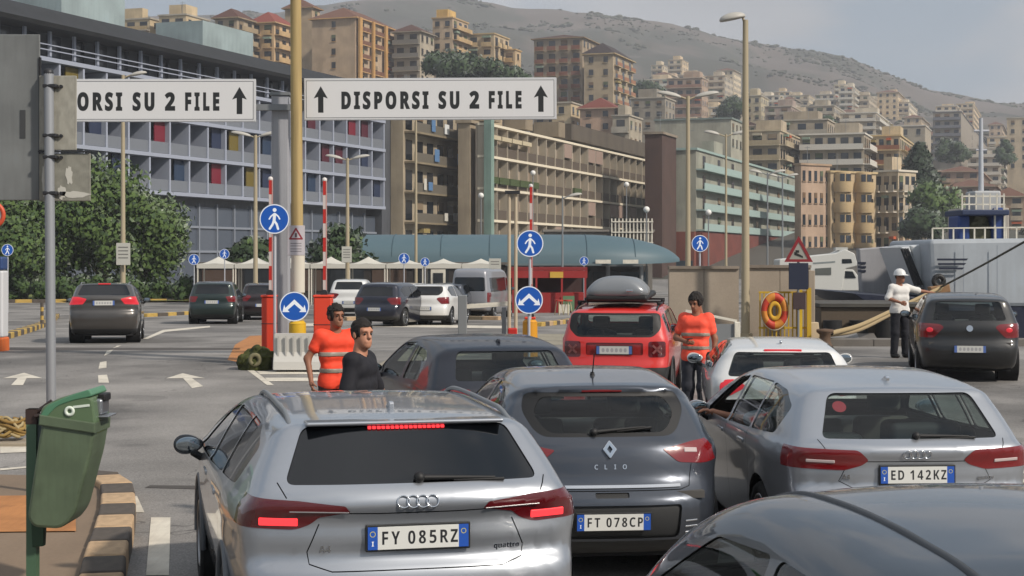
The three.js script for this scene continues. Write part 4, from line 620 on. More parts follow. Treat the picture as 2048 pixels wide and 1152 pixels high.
// ---------- trees ----------
const leafMats = [0x3f5824, 0x4d6429, 0x334a24, 0x283e22].map(c => new THREE.MeshPhysicalMaterial({ color: c, roughness: 0.9, transmission: 0.25, thickness: 0, side: THREE.DoubleSide }));
const darkLeaf = [0x24361f, 0x1d2d1c].map(c => new THREE.MeshPhysicalMaterial({ color: c, roughness: 0.9, transmission: 0.2, thickness: 0, side: THREE.DoubleSide }));
const barkMat = mt(0x4a3d30, 0.95);
function tree(name, label, group, pos, h, rx, o = {}) {
  const { clumps = 26, leaf = 0.28, per = 190, seed = 3, mats = leafMats, trunk = 0.25, low = 0.25, cone = false, rz = rx } = o, r = rng(seed), g = thing(name, label, o.cat || 'tree', pos, 0, group), cen = [];
  const b = [bar([0, -0.3, 0], [0.1 * h * (r() - .5), h * low * 1.3, 0.05 * h * (r() - .5)], h * 0.035 * trunk * 4, h * 0.022 * trunk * 4, 9)];
  for (let i = 0; i < clumps; i++) {
    let x, y, z; do { x = r() * 2 - 1; y = r() * 2 - 1; z = r() * 2 - 1; } while (x * x + y * y + z * z > 1);
    const t = (y + 1) / 2, k = cone ? (1 - t) * 0.95 + 0.12 : 1 - 0.35 * Math.max(0, t - 0.55) * 2, c = [x * rx * k, h * (low + (1 - low) * t * 0.95), z * rz * k]; cen.push([c, (cone ? 0.3 + 0.45 * (1 - t) : 0.5 + 0.3 * r()) * Math.min(rx, h * 0.55)]);
    if (i % 3 === 0) b.push(bar([0, h * low * (0.6 + 0.7 * t), 0], c, h * 0.010, h * 0.004, 5));
  }
  mesh('trunk', b, barkMat, g);
  const groups = mats.map(() => [[], []]);
  for (const [c, cr] of cen) for (let k = 0; k < per; k++) {
    const gi = Math.floor(r() * r() * mats.length * 0.999), [P, N] = groups[gi]; let u = r() * 2 - 1, a = r() * 6.283, s = Math.sqrt(1 - u * u), rr = cr * Math.pow(r(), 0.33) * (0.8 + 0.35 * r());
    const n = new THREE.Vector3(s * Math.cos(a), u, s * Math.sin(a)), p = new THREE.Vector3(c[0] + n.x * rr, c[1] + n.y * rr * 0.85, c[2] + n.z * rr);
    const d1 = new THREE.Vector3(r() - .5, r() - .5, r() - .5).normalize(), d2 = d1.clone().cross(n.clone().add(new THREE.Vector3(r() - .5, r() - .5, r() - .5))).normalize(), l = leaf * (0.6 + 0.8 * r()); d1.multiplyScalar(l); d2.multiplyScalar(l * 0.6);
    const q = [p.clone().add(d1), p.clone().add(d2), p.clone().sub(d1), p.clone().sub(d2)], nn = n.clone().add(new THREE.Vector3(0, 0.4, 0)).normalize();
    const gn = q[1].clone().sub(q[0]).cross(q[2].clone().sub(q[0])); for (const i of gn.dot(nn) > 0 ? [0, 1, 2, 0, 2, 3] : [0, 2, 1, 0, 3, 2]) { P.push(q[i].x, q[i].y, q[i].z); N.push(nn.x, nn.y, nn.z); }
  }
  const cg = new THREE.Group(); cg.name = 'crown'; g.add(cg);
  groups.forEach(([P, N], i) => { if (!P.length) return; const ge = new THREE.BufferGeometry(); ge.setAttribute('position', new THREE.Float32BufferAttribute(P, 3)); ge.setAttribute('normal', new THREE.Float32BufferAttribute(N, 3)); const mm = mesh('foliage', ge, mats[i], cg); mm.userData.kind = 'stuff'; });
  return g;
}
// ---------- buildings ----------
const PHI = Math.atan(0.338);                                  // the sea front runs away to the right at this angle
const glassDark = [0x20252b, 0x2b3037, 0x1a1d21, 0x39393a].map(c => mt(c, 0.12)), shutterM = [0x6a5238, 0x50593f, 0x7b6b55].map(c => mt(c, 0.8));
const roofTile = wall(0x74503f), railDark = mt(0x45413d, 0.7), awnings = [0xb0552e, 0x8a7a4a, 0x7a8a78, 0xa9a08c].map(c => mt(c, 0.9));
// corner building: pxL, pxC, pxR are the left end, the near corner and the right end in the view, d the corner's distance
const paleCache = new Map();
function pale(m) { if (!paleCache.has(m)) { const c = m.clone(); c.color.lerp(new THREE.Color(0xdccfb8), 0.36); paleCache.set(m, c); } return paleCache.get(m); }   // sun-bleached render
function block(o) {
  const { pxL, pxC, pxR, d, top, base, phi = PHI } = o, Xc = wx(pxC, d), kL = (pxL - HX) / F, kR = (pxR - HX) / F, A = Math.max(1.5, (Xc - kL * d) / (Math.cos(phi) + kL * Math.sin(phi))), B = o.B || Math.max(2, (kR * d - Xc) / (Math.sin(phi) - kR * Math.cos(phi)));
  let y0 = base !== undefined ? wy(base, d) : gy(d); const y1 = wy(top, d); const g = thing(o.name || 'apartment_block', o.label, o.cat || 'building', [Xc, y0, -d], -phi, o.group);
  const H = y1 - y0, m = o.asIs ? o.mat : pale(o.mat), foot = o.foot ?? (base !== undefined ? 14 : 0.5);
  mesh('walls', box(A, H + foot, B, -A / 2, -foot, -B / 2), m, g);
  if (o.mat2) mesh('side_wall', box(0.12, H - 0.05, B - 0.1, 0.06, 0, -B / 2), o.mat2, g);
  const f = { g, A, B, H, d }; const nf = o.floors || Math.max(1, Math.round(H / 3.1)), fh = H / nf; f.fh = fh; f.nf = nf; const r = rng(o.seed || Math.round(pxC * 7 + d));
  for (const [face, len, st, bays] of [['A', A, o.front || 'win', o.bA], ['B', B, o.side || 'win', o.bB]]) {
    const nb = bays || Math.max(1, Math.round(len / 3.6)), bw = len / nb, x2 = o.mat2 && face === 'B' ? 0.12 : 0;
    const put = (name, w, h, dp, u, y, out, mat, par = g) => face === 'A' ? cb(name, w, h, dp, -u, y, out + dp / 2 - 0.0, mat, par) : cb(name, dp, h, w, x2 + out + dp / 2, y, -u, mat, par);
    if (st === 'none') continue;
    for (let j = (o.skip || 0); j < nf; j++) {
      const y = j * fh;
      if (st === 'balcony' || st === 'band') {
        put('balcony', len * (st === 'band' ? 1 : 0.96), 0.22, 1.3, len / 2, y + 0.02, 0.01, o.slab || m); put('parapet', len * (st === 'band' ? 0.995 : 0.95), fh * 0.30, 0.1, len / 2, y + 0.24, 1.2, o.rail || o.slab || m);
      }
      for (let i = 0; i < nb; i++) {
        const u = (i + 0.5) * bw, gm = glassDark[Math.floor(r() * 4)];
        if (st === 'col' && i !== Math.floor(nb / 2)) continue;
        if (st === 'win' || st === 'col') { const w = Math.min(1.25, bw * 0.45); put('window', w, fh * 0.48, 0.05, u, y + fh * 0.28, 0.01, gm); if (r() < 0.35) put('shutter', w * 0.98, fh * 0.24, 0.05, u, y + fh * 0.52, 0.065, shutterM[Math.floor(r() * 3)]); put('sill', w + 0.3, 0.12, 0.2, u, y + fh * 0.28 - 0.12, 0.0, o.slab || m); }
        else {
          put('window', Math.min(1.9, bw * 0.6), fh * 0.66, 0.05, u, y + fh * 0.10 + 0.14, 0.01, gm); if (r() < 0.3) put('shutter', Math.min(1.8, bw * 0.55), fh * 0.3, 0.05, u, y + fh * 0.46 + 0.14, 0.065, shutterM[Math.floor(r() * 3)]);
          if (st === 'loop' && r() < 0.97) { put('balcony', bw * 0.72, 0.2, 1.1, u, y + 0.02, 0.01, o.slab || m); put('parapet', bw * 0.72, fh * 0.3, 0.1, u, y + 0.22, 1.0, o.rail || o.slab || m); }
          if (r() < (o.awn ?? 0.15)) put('awning', bw * 0.6, 0.5, 0.9, u, y + fh * 0.72, 0.05, awnings[Math.floor(r() * 4)]);
        }
      }
    }
  }
  if (o.piers) for (const [u, w] of o.piers) cb('corner_pier', 0.5, H, w, 0.9, 0, -u, o.pierMat || m, g);
  if (o.roof === 'tile' || o.roof === 'gable') {
    const rh = o.rh || 2.4, e = 0.7, G = o.roof === 'gable';
    const P = G ? [[-A - e, H, e], [e, H, e], [e, H, -B - e], [-A - e, H, -B - e], [-A / 2, H + rh, e], [-A / 2, H + rh, -B - e]] : [[-A - e, H, e], [e, H, e], [e, H, -B - e], [-A - e, H, -B - e], [-A / 2, H + rh, -Math.min(B * 0.3, A / 2)], [-A / 2, H + rh, -B + Math.min(B * 0.3, A / 2)]];
    const q = [[0, 1, 4], [1, 2, 5], [1, 5, 4], [2, 3, 5], [3, 0, 4], [3, 4, 5], [0, 3, 2], [0, 2, 1]], pos = []; for (const t of q) for (const i of t) pos.push(...P[i]); const ge = new THREE.BufferGeometry(); ge.setAttribute('position', new THREE.Float32BufferAttribute(pos, 3)); ge.computeVertexNormals(); mesh('roof', ge.translate(0, 0.02, 0), o.roofMat || roofTile, g);
    mesh('eaves', box(A + 1.5, 0.25, B + 1.5, -A / 2, H - 0.24, -B / 2), o.slab || m, g);
  } else {
    const rf = mesh('roof', box(A + 0.5, 0.35, B + 0.5, -A / 2, H + 0.004, -B / 2), o.roofMat || o.slab || m, g);
    if (o.pent !== 0) { const pw = A * (0.35 + 0.3 * r()), pb = Math.min(B * 0.5, 7); mesh('roof_house', box(pw, 2.4, pb, -A * (0.3 + 0.4 * r()), H + 0.36, -pb / 2 - B * 0.2), o.pentMat || m, g); }
    if (r() < 0.7) { mesh('roof_aerial', [bar([-A * 0.3, H + 0.3, -2], [-A * 0.3, H + 3.4, -2], 0.05, 0.04, 5), bar([-A * 0.3 - 0.6, H + 3.1, -2], [-A * 0.3 + 0.6, H + 3.1, -2], 0.035, 0.035, 5)], M.galv, g); }
  }
  return f;
}
// open-fronted storeys: floor slabs, cross walls and a set-back wall, all along one face
function loggia(g, L, y0, nf, fh, nb, depth, mm, opt = {}) {
  const bw = L / nb, r = rng(opt.seed || 9), X = opt.x || 0;
  mesh('back_wall', box(0.3, nf * fh, L, X - depth - 0.15, y0, -L / 2), mm.back, g);
  for (let j = 0; j <= nf; j++) cb('floor_slab', depth + 0.15, opt.slabH || 0.35, L + 0.3, X - depth / 2 + 0.07, y0 + j * fh - (opt.slabH || 0.35), -L / 2, mm.slab, g);
  for (let i = 0; i <= nb; i++) for (let j = 0; j < nf; j++) { if (opt.skipFin && opt.skipFin(i, j)) continue; cb('cross_wall', opt.finD || depth, fh - 0.36, opt.finW || 0.22, X - (opt.finD || depth) / 2 + 0.02, y0 + j * fh, -i * bw, mm.fin, g); }
  for (let j = 0; j < nf; j++) for (let i = 0; i < nb; i++) {
    const u = -(i + 0.5) * bw, y = y0 + j * fh, p = opt.panel && opt.panel(i, j, r);
    if (p) cb('coloured_panel', 0.1, fh - 0.38, bw * 0.52, X - depth * 0.25, y + 0.01, u - bw * 0.2, p, g);
    cb('window', 0.06, fh * 0.68, bw * 0.62, X - depth + 0.05, y + 0.05, u + bw * (r() - 0.5) * 0.2, (opt.panes || glassDark)[Math.floor(r() * (opt.panes || glassDark).length)], g);
    if (opt.rail) { cb('railing', 0.06, fh * 0.3, bw * 0.94, X - 0.12, y + 0.05, u, opt.rail, g); }
    const e = opt.extra && opt.extra(i, j, r); if (e) cb(e[0], e[1], e[2], bw * 0.9, X + (e[3] ?? 0.1), y + e[4], u, e[5], g);
  }
}
{ // ---- long hotel with coloured panels, left ----
  const A0 = [wx(-160, 112.5), -112.5], B0 = [wx(768, 184), -184], L = Math.hypot(B0[0] - A0[0], B0[1] - A0[1]), phi = Math.atan2(B0[0] - A0[0], -(B0[1] - A0[1]));
  const g = thing('hotel', 'long grey hotel with red, blue and yellow panels in its balcony grid', 'building', [A0[0], gy(140), A0[1]], -phi), b = 1.7;
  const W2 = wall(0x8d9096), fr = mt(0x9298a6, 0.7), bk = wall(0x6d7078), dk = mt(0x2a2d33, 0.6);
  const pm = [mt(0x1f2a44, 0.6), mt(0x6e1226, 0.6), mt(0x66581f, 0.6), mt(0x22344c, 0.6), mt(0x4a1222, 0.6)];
  const y0 = 6.95 + b, fh = 3.2, nb = 24, bw = L / nb;
  mesh('core', box(12, y0 + 3 * fh, L, -8.2, -1, -L / 2), W2, g);
  const pick = { '12,0': 1, '10,0': 3, '14,0': 2, '15,0': 0, '16,2': 1, '17,2': 0, '9,1': 1, '13,1': 2, '15,1': 3, '18,2': 4, '19,1': 4, '20,1': 4, '21,2': 1, '22,1': 0, '22,2': 4, '23,0': 0, '8,2': 2, '11,2': 2, '6,1': 0, '7,0': 0, '5,2': 2, '12,1': 0, '18,0': 3, '3,1': 1, '17,1': 1 };
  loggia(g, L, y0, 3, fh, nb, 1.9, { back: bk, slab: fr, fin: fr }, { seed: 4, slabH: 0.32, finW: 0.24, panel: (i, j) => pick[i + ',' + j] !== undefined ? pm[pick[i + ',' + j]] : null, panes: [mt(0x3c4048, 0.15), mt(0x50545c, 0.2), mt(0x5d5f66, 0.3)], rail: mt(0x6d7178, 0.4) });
  // dark set-back top storey under a deep roof
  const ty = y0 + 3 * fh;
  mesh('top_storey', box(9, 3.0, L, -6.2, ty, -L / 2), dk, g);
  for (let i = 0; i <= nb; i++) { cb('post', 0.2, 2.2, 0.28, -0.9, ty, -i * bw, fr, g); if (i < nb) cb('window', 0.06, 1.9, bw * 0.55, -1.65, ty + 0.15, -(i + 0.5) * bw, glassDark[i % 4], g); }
  mesh('top_railing', [box(0.06, 0.08, L, -0.3, ty + 1.0, -L / 2), box(0.06, 0.08, L, -0.3, ty + 0.6, -L / 2)], fr, g);
  mesh('roof', extr([[-11, 2.2], [0.7, 2.2], [0.9, 2.5], [-1.2, 4.0], [-11, 4.4]], L + 1.2).translate(0, ty, -L - 0.6), mt(0x26282c, 0.75, { map: rep(TX.stain, 1 / 5) }), g);
  for (const [u, w] of [[52, 9], [30, 9.5]]) mesh('roof_house', box(5, 2.6, w, -5, ty + 4.0, -L + u), wall(0x93a3a8), g);
  // tall glazed ground storeys
  const gz = mt(0x4a515c, 0.25), mull = mt(0x7c828c, 0.5);
  for (let i = 0; i < nb; i++) { cb('glass_panel', 0.1, y0 - 1.4, bw * 0.94, -1.1, 0.3, -(i + 0.5) * bw, i % 3 ? gz : mt(0x565c66, 0.3), g); cb('mullion', 0.3, y0 - 0.8, 0.18, -1.0, 0, -i * bw, mull, g); }
  mesh('transom', [box(0.2, 0.2, L, -0.98, 3.4, -L / 2), box(0.2, 0.2, L, -0.98, 5.6, -L / 2)], mull, g);
  // plain stair tower at the far end
  mesh('stair_tower', box(12, ty + 1.5 + b * 0, 4.2, -6.4, -1, -L - 2.4), wall(0x4c5058), g); mesh('tower_rib', box(1.2, ty + 2.2, 1.6, 0.2, -1, -L - 3.4), wall(0x7d8087), g);
}
{ // ---- worn balcony house next to the hotel ----
  const f = block({ name: 'balcony_house', label: 'worn brown apartment house with laundry on its balconies', pxL: 800, pxC: 806, pxR: 928, d: 186, top: 205, mat: wall(0x6f6452), front: 'none', side: 'balcony', bB: 6, floors: 6, slab: wall(0x837863), rail: mt(0x5d574c, 0.7), seed: 12, awn: 0.1, pent: 0 });
  const cl = [0xc7c9c8, 0x4d6f95, 0xb9b6ac, 0x6b7f78].map(c => mt(c, 0.9)), r = rng(8); for (let i = 0; i < 16; i++) cb('laundry', 0.05, 0.9 + r() * 0.8, 0.7 + r() * 1.0, 1.45, Math.floor(r() * 5 + 1) * f.fh + 0.5, -2 - r() * (f.B - 4), cl[i % 4], f.g);
}
{ // ---- open frame block with pale floor edges ----
  const f = block({ name: 'frame_block', label: 'brown apartment block with long cream floor edges and open balconies', pxL: 925, pxC: 940, pxR: 1296, d: 194, top: 246, mat: wall(0x6b5d4c), front: 'none', side: 'none', pent: 0 });
  const cream = mt(0xd2c8b2, 0.8), fin = mt(0xa89e8c, 0.85), L = f.B, g = f.g, nf = 5, fh = f.H / nf, gr = mt(0x3d4a25, 0.95), aw = mt(0xb3a78c, 0.9), pk = mt(0x8f7a6e, 0.9);
  loggia(g, L, 0, nf, fh, 22, 1.0, { back: wall(0xa99e90), slab: cream, fin }, { x: 2.0, seed: 31, slabH: 0.30, finW: 0.14, rail: mt(0x54493d, 0.7), panes: [mt(0x2c2724, 0.3), mt(0x463b33, 0.4), mt(0x776556, 0.6), mt(0x8d7c6b, 0.7)],
    extra: (i, j, r) => { if (j === 4 && i < 4) return ['awning', 0.7, 0.5, 0.25, fh * 0.5, aw]; if (j === 3 && i < 4 || r() < 0.06) return ['planting', 0.5, 0.8, 0.05, 0.5, gr]; if (r() < 0.10) return ['blind', 0.06, fh * 0.5, 0.0, fh * 0.4, pk]; return null; } });
  cb('corner_pier', 0.9, f.H + 0.5, 1.1, 2.3, 0, -0.2, wall(0x7c968f), g);
  mesh('roof_terrace', box(6, 2.2, L * 0.55, -1, f.H + 0.4, -L * 0.68), wall(0x5a5248), g);
  const r = rng(3); for (let i = 0; i < 6; i++) mesh('roof_hut', box(2 + 2 * r(), 1.4 + 1.2 * r(), 3, 0.2, f.H + 0.4, -4 - i * L / 6.5), wall(0x877b69), g);
}
block({ name: 'brick_block', label: 'dark brown brick end wall between the frame block and the teal block', pxL: 1290, pxC: 1324, pxR: 1338, d: 236, top: 268, mat: wall(0x4d3932), asIs: true, front: 'none', side: 'none', slab: wall(0x8d8274), pent: 0, B: 9 });
{ // ---- teal block ----
  const f = block({ name: 'teal_block', label: 'teal apartment block with pale balcony bands behind the tall lamp post', pxL: 1334, pxC: 1392, pxR: 1602, d: 246, top: 300, base: 462, foot: 8, mat: wall(0x50686a), front: 'none', side: 'band', bB: 9, floors: 4, slab: mt(0x8fa39d, 0.8), rail: mt(0x93a7a2, 0.8), seed: 5, awn: 0.02 });
  mesh('shop_front', box(1.2, 6, f.B, 0.4, -6.1, -f.B / 2), wall(0x70392f), f.g); mesh('shop_front', box(f.A, 6, 1.2, -f.A / 2, -6.1, 0.6), wall(0x7c4436), f.g); mesh('shop_glass', box(f.A * 0.9, 3.6, 0.1, -f.A / 2, -8.0, 1.26), M.paneBlue, f.g);
}
block({ name: 'pink_house', label: 'narrow pink apartment house next to the teal block', pxL: 1598, pxC: 1602, pxR: 1660, d: 285, phi: 0.95, top: 330, mat: wall(0x8f6a5a), front: 'none', side: 'win', bB: 5, floors: 5, slab: wall(0xa78f78), pent: 0 });
{ // cream house with stacked bow windows
  const f = block({ name: 'bow_house', label: 'cream apartment house with stacked rounded bow balconies', pxL: 1656, pxC: 1661, pxR: 1752, d: 288, phi: 1.0, top: 345, mat: wall(0xa78f68), front: 'none', side: 'win', bB: 4, floors: 5, slab: wall(0xc2ae86), pent: 0 });
  const bm = wall(0xc9b189), fh = f.fh; for (let j = 0; j < 5; j++) for (const u of [f.B * 0.22, f.B * 0.68]) { const g = new THREE.CylinderGeometry(2.0, 1.8, fh * 0.5, 18).translate(0.4, j * fh + fh * 0.3, -u); mesh('bow_balcony', g, bm, f.g); mesh('bow_wall', new THREE.CylinderGeometry(1.5, 1.5, fh * 0.5 - 0.01, 14).translate(0.3, j * fh + fh * 0.8, -u), bm, f.g); for (const a of [-0.7, 0, 0.7]) mesh('bow_window', cbox(0.08, fh * 0.36, 0.8).clone().translate(1.52, 0, 0).rotateY(a).translate(0.3, j * fh + fh * 0.58, -u), glassDark[1], f.g); }
}
block({ name: 'corner_house', label: 'pale cream corner house with white pilasters near the tall dark tree', pxL: 1750, pxC: 1796, pxR: 1832, d: 292, phi: 0.8, top: 343, mat: wall(0xa8977c), front: 'loop', side: 'loop', bA: 3, bB: 3, floors: 5, slab: mt(0xc9c1b1, 0.8), rail: mt(0xa39a8b, 0.8) });
block({ name: 'low_house', label: 'small cream house right of the corner house', pxL: 1826, pxC: 1848, pxR: 1866, d: 300, phi: 0.8, top: 402, mat: wall(0xb0a48e), front: 'win', side: 'win', floors: 3, slab: wall(0xb9b0a0), pent: 0 });
// ---- the town above the sea front ----
const tan = wall(0x9b7c58), tanL = wall(0xb98f55), cream = wall(0xb09a74), cream2 = wall(0xa8936c), greyC = wall(0x7f7a70), brown = wall(0x7a6248), ochre = wall(0xa9743f), offW = wall(0xaaa498), pinkW = wall(0x9d7560), concreteW = wall(0x6c6d70), brickO = wall(0x9a4a2c);
block({ label: 'grey concrete tower cut off by the top left corner', pxL: -120, pxC: 60, pxR: 172, d: 250, top: -90, base: 110, mat: concreteW, front: 'balcony', side: 'win', slab: wall(0x8a8b8d), seed: 2 });
block({ label: 'orange brick tower beside the grey tower at the top left', pxL: 172, pxC: 214, pxR: 240, d: 262, top: -60, base: 110, mat: brickO, front: 'band', side: 'win', slab: wall(0xa9a08f), rail: brickO, seed: 5 });
block({ label: 'cream low house left of the flat roofed cream house', pxL: 225, pxC: 300, pxR: 322, d: 372, top: 38, base: 110, mat: cream2, front: 'band', side: 'win', slab: offW, rail: cream });
block({ label: 'flat roofed cream house with one square window above the hotel roof', pxL: 318, pxC: 372, pxR: 418, d: 368, top: 30, base: 120, mat: cream, front: 'loop', side: 'win', slab: offW });
block({ label: 'pink small house with a tiled roof just above the hotel', pxL: 372, pxC: 412, pxR: 440, d: 330, top: 72, base: 140, mat: pinkW, front: 'balcony', side: 'balcony', slab: wall(0xb89a86), roof: 'tile', rh: 2 });
block({ label: 'grey brown apartment house with a dark tiled roof left of the yellow house', pxL: 430, pxC: 474, pxR: 508, d: 385, top: 34, base: 140, mat: wall(0x7b6b58), front: 'win', side: 'balcony', slab: wall(0x9b8a70), roof: 'tile', rh: 2.5, roofMat: wall(0x5d3d33) });
block({ label: 'yellow apartment house with a red tiled roof above the hotel', pxL: 500, pxC: 548, pxR: 588, d: 392, top: 44, base: 150, mat: tanL, front: 'loop', side: 'balcony', slab: wall(0xb99c72), roof: 'tile', rh: 3, roofMat: wall(0x8b4538) });
block({ label: 'tall tan tower partly hidden by the beige pole', pxL: 570, pxC: 624, pxR: 640, d: 425, top: 14, base: 170, mat: wall(0x8a6c48), front: 'col', side: 'win', bA: 3, roof: 'tile', rh: 2.4, slab: tan });
block({ label: 'large tan apartment block with a blank wall and one column of windows', pxL: 624, pxC: 711, pxR: 790, d: 405, top: 34, base: 170, mat: wall(0x94765a), front: 'col', bA: 5, side: 'loop', bB: 3, floors: 5, slab: wall(0xc09a68), rail: wall(0x6f4a36), roof: 'tile', rh: 3.4, piers: [[1, 1.6], [9, 1.2], [17, 1.4]], pierMat: wall(0xbd9358), seed: 21 });
block({ label: 'grey balconied house between the tan block and the cream tower', pxL: 788, pxC: 840, pxR: 868, d: 420, top: 62, base: 170, mat: greyC, front: 'band', side: 'win', slab: wall(0x8f887a), rail: mt(0x6f6b64, 0.8), roof: 'tile', rh: 2.2, roofMat: wall(0x5b4038) });
block({ label: 'cream tower with a bright roof room next to the dark trees', pxL: 865, pxC: 905, pxR: 936, d: 430, top: 36, base: 170, mat: wall(0x94785c), front: 'win', side: 'band', bA: 2, slab: wall(0xb59a72), pentMat: wall(0xc9a86a) });
block({ label: 'stepped cream apartment house behind the dark trees', pxL: 934, pxC: 988, pxR: 1018, d: 440, top: 68, base: 170, mat: wall(0x9a845f), front: 'loop', side: 'loop', slab: wall(0xb6a07a), pent: 0 });
block({ label: 'lower cream house at the right end of the stepped row', pxL: 1008, pxC: 1030, pxR: 1042, d: 445, top: 100, base: 175, mat: wall(0xa2804f), front: 'loop', side: 'win', slab: wall(0xb6976a), pent: 0 });
block({ label: 'wide brown apartment block with a dark roof on the hillside', pxL: 1068, pxC: 1165, pxR: 1200, d: 462, top: 74, base: 255, mat: wall(0x735e48), front: 'loop', side: 'win', bA: 4, floors: 7, slab: wall(0x8d775a), rail: wall(0x7d4d38), roof: 'tile', rh: 1.6, roofMat: wall(0x53392f), seed: 9 });
block({ label: 'gabled brown apartment wing with a white trimmed gable', pxL: 1168, pxC: 1226, pxR: 1266, d: 448, top: 106, base: 258, mat: wall(0x7d6a4c), front: 'win', side: 'loop', bA: 2, bB: 3, floors: 6, slab: wall(0xb5a27d), rail: wall(0x94684e), roof: 'tile', rh: 3.4, roofMat: wall(0x3a2f30) });
block({ label: 'cream low house below the brown block', pxL: 1104, pxC: 1142, pxR: 1168, d: 380, top: 206, base: 290, mat: cream2, front: 'win', side: 'win', slab: offW, pent: 0 });
block({ label: 'low house with a red roof below the gabled wing', pxL: 1160, pxC: 1228, pxR: 1250, d: 375, top: 215, base: 290, mat: wall(0x9c6f5a), front: 'win', side: 'win', roof: 'tile', rh: 2.6, roofMat: wall(0x7d3f33) });
block({ label: 'pale terraced house with a flat roof right of the red roofed one', pxL: 1225, pxC: 1258, pxR: 1284, d: 370, top: 232, base: 300, mat: greyC, front: 'band', side: 'win', slab: offW });
block({ label: 'reddish apartment house with a white roof edge high on the hillside', pxL: 1334, pxC: 1404, pxR: 1416, d: 600, top: 156, base: 235, mat: wall(0x7d5a4e), front: 'band', side: 'win', bA: 4, floors: 4, slab: wall(0xb3a595), rail: wall(0x94705f) });
block({ label: 'dark glass pavilion with a pale roof in front of the hillside trees', pxL: 1262, pxC: 1330, pxR: 1350, d: 430, top: 196, base: 260, mat: wall(0x3e434c), front: 'win', side: 'win', slab: offW });
block({ label: 'long grey roofed hall above the brick end wall', pxL: 1310, pxC: 1462, pxR: 1485, d: 330, top: 238, base: 300, mat: wall(0x6f7b79), front: 'none', side: 'win', slab: wall(0x7b8885), pent: 0 });
block({ label: 'slim cream tower just right of the tall lamp post', pxL: 1490, pxC: 1522, pxR: 1538, d: 560, top: 192, base: 260, mat: wall(0x9a9175), front: 'win', side: 'win', bA: 2, slab: offW });
block({ label: 'small orange house with a pale roof on the slope', pxL: 1530, pxC: 1582, pxR: 1608, d: 540, top: 213, base: 262, mat: wall(0x6d5560), front: 'loop', side: 'win', slab: offW });
block({ label: 'white villa with a wide roof among the trees on the slope', pxL: 1612, pxC: 1668, pxR: 1690, d: 560, top: 212, base: 262, mat: greyC, front: 'band', side: 'win', slab: offW });
block({ label: 'white terrace house with long roof slabs on the slope', pxL: 1680, pxC: 1752, pxR: 1782, d: 560, top: 226, base: 275, mat: offW, front: 'band', side: 'band', slab: mt(0xb9b5ab, 0.8) });
block({ label: 'low white roofed house below the terrace house', pxL: 1772, pxC: 1850, pxR: 1862, d: 520, top: 252, base: 300, mat: wall(0x77736c), front: 'win', side: 'none', slab: mt(0xb9b5ab, 0.8), pent: 0 });
block({ label: 'stepped cream apartments with planted terraces above the teal block', pxL: 1470, pxC: 1560, pxR: 1600, d: 345, top: 262, base: 350, mat: wall(0x8f826f), front: 'band', side: 'band', slab: wall(0xb3a78f), rail: wall(0xa89a80) });
block({ label: 'grey roofed villa with a curved white edge behind the stepped apartments', pxL: 1520, pxC: 1655, pxR: 1690, d: 385, top: 240, base: 330, mat: wall(0x6b6156), front: 'band', side: 'win', slab: offW });
block({ label: 'apartment house with bright white wavy balcony bands', pxL: 1600, pxC: 1728, pxR: 1748, d: 350, top: 268, base: 360, mat: wall(0x7b7268), front: 'band', side: 'band', bA: 5, floors: 3, slab: mt(0xc4bfb4, 0.8), rail: mt(0xc1bcb2, 0.8), seed: 14 });
block({ label: 'cream apartment house with red balconies left of the dark conifer', pxL: 1726, pxC: 1800, pxR: 1830, d: 362, top: 272, base: 360, mat: wall(0xb29c74), front: 'band', side: 'loop', bA: 5, floors: 3, slab: wall(0xbfa97f), rail: wall(0x8a5a3f) });
block({ label: 'tall apartment tower with a dark balconied front and a blank cream side', pxL: 1866, pxC: 1922, pxR: 1990, d: 640, top: 224, base: 320, mat: wall(0x4a4b54), front: 'band', side: 'win', bB: 2, floors: 6, slab: wall(0x6b6c72), rail: mt(0x64656c, 0.8) });
block({ label: 'beige tower cut off by the right edge of the view', pxL: 2014, pxC: 2060, pxR: 2100, d: 600, top: 236, base: 340, mat: wall(0xa19078), front: 'win', side: 'win', slab: offW });
block({ label: 'reddish brown house behind the ship funnels', pxL: 1890, pxC: 1990, pxR: 2040, d: 420, top: 372, base: 470, mat: wall(0x70483a), front: 'win', side: 'win', slab: wall(0x9a8a78), roof: 'tile', rh: 2 });
block({ label: 'brown house with a pale gable at the right edge above the ship', pxL: 1984, pxC: 2050, pxR: 2110, d: 380, top: 392, base: 490, mat: wall(0x86614c), front: 'loop', side: 'win', slab: wall(0xb5a793), roof: 'tile', rh: 2.2 });
block({ label: 'low pink house under the trees behind the mast', pxL: 1880, pxC: 1960, pxR: 1980, d: 470, top: 342, base: 410, mat: wall(0x8a5b4c), front: 'loop', side: 'win', slab: wall(0xa7917c), roof: 'tile', rh: 1.8 });
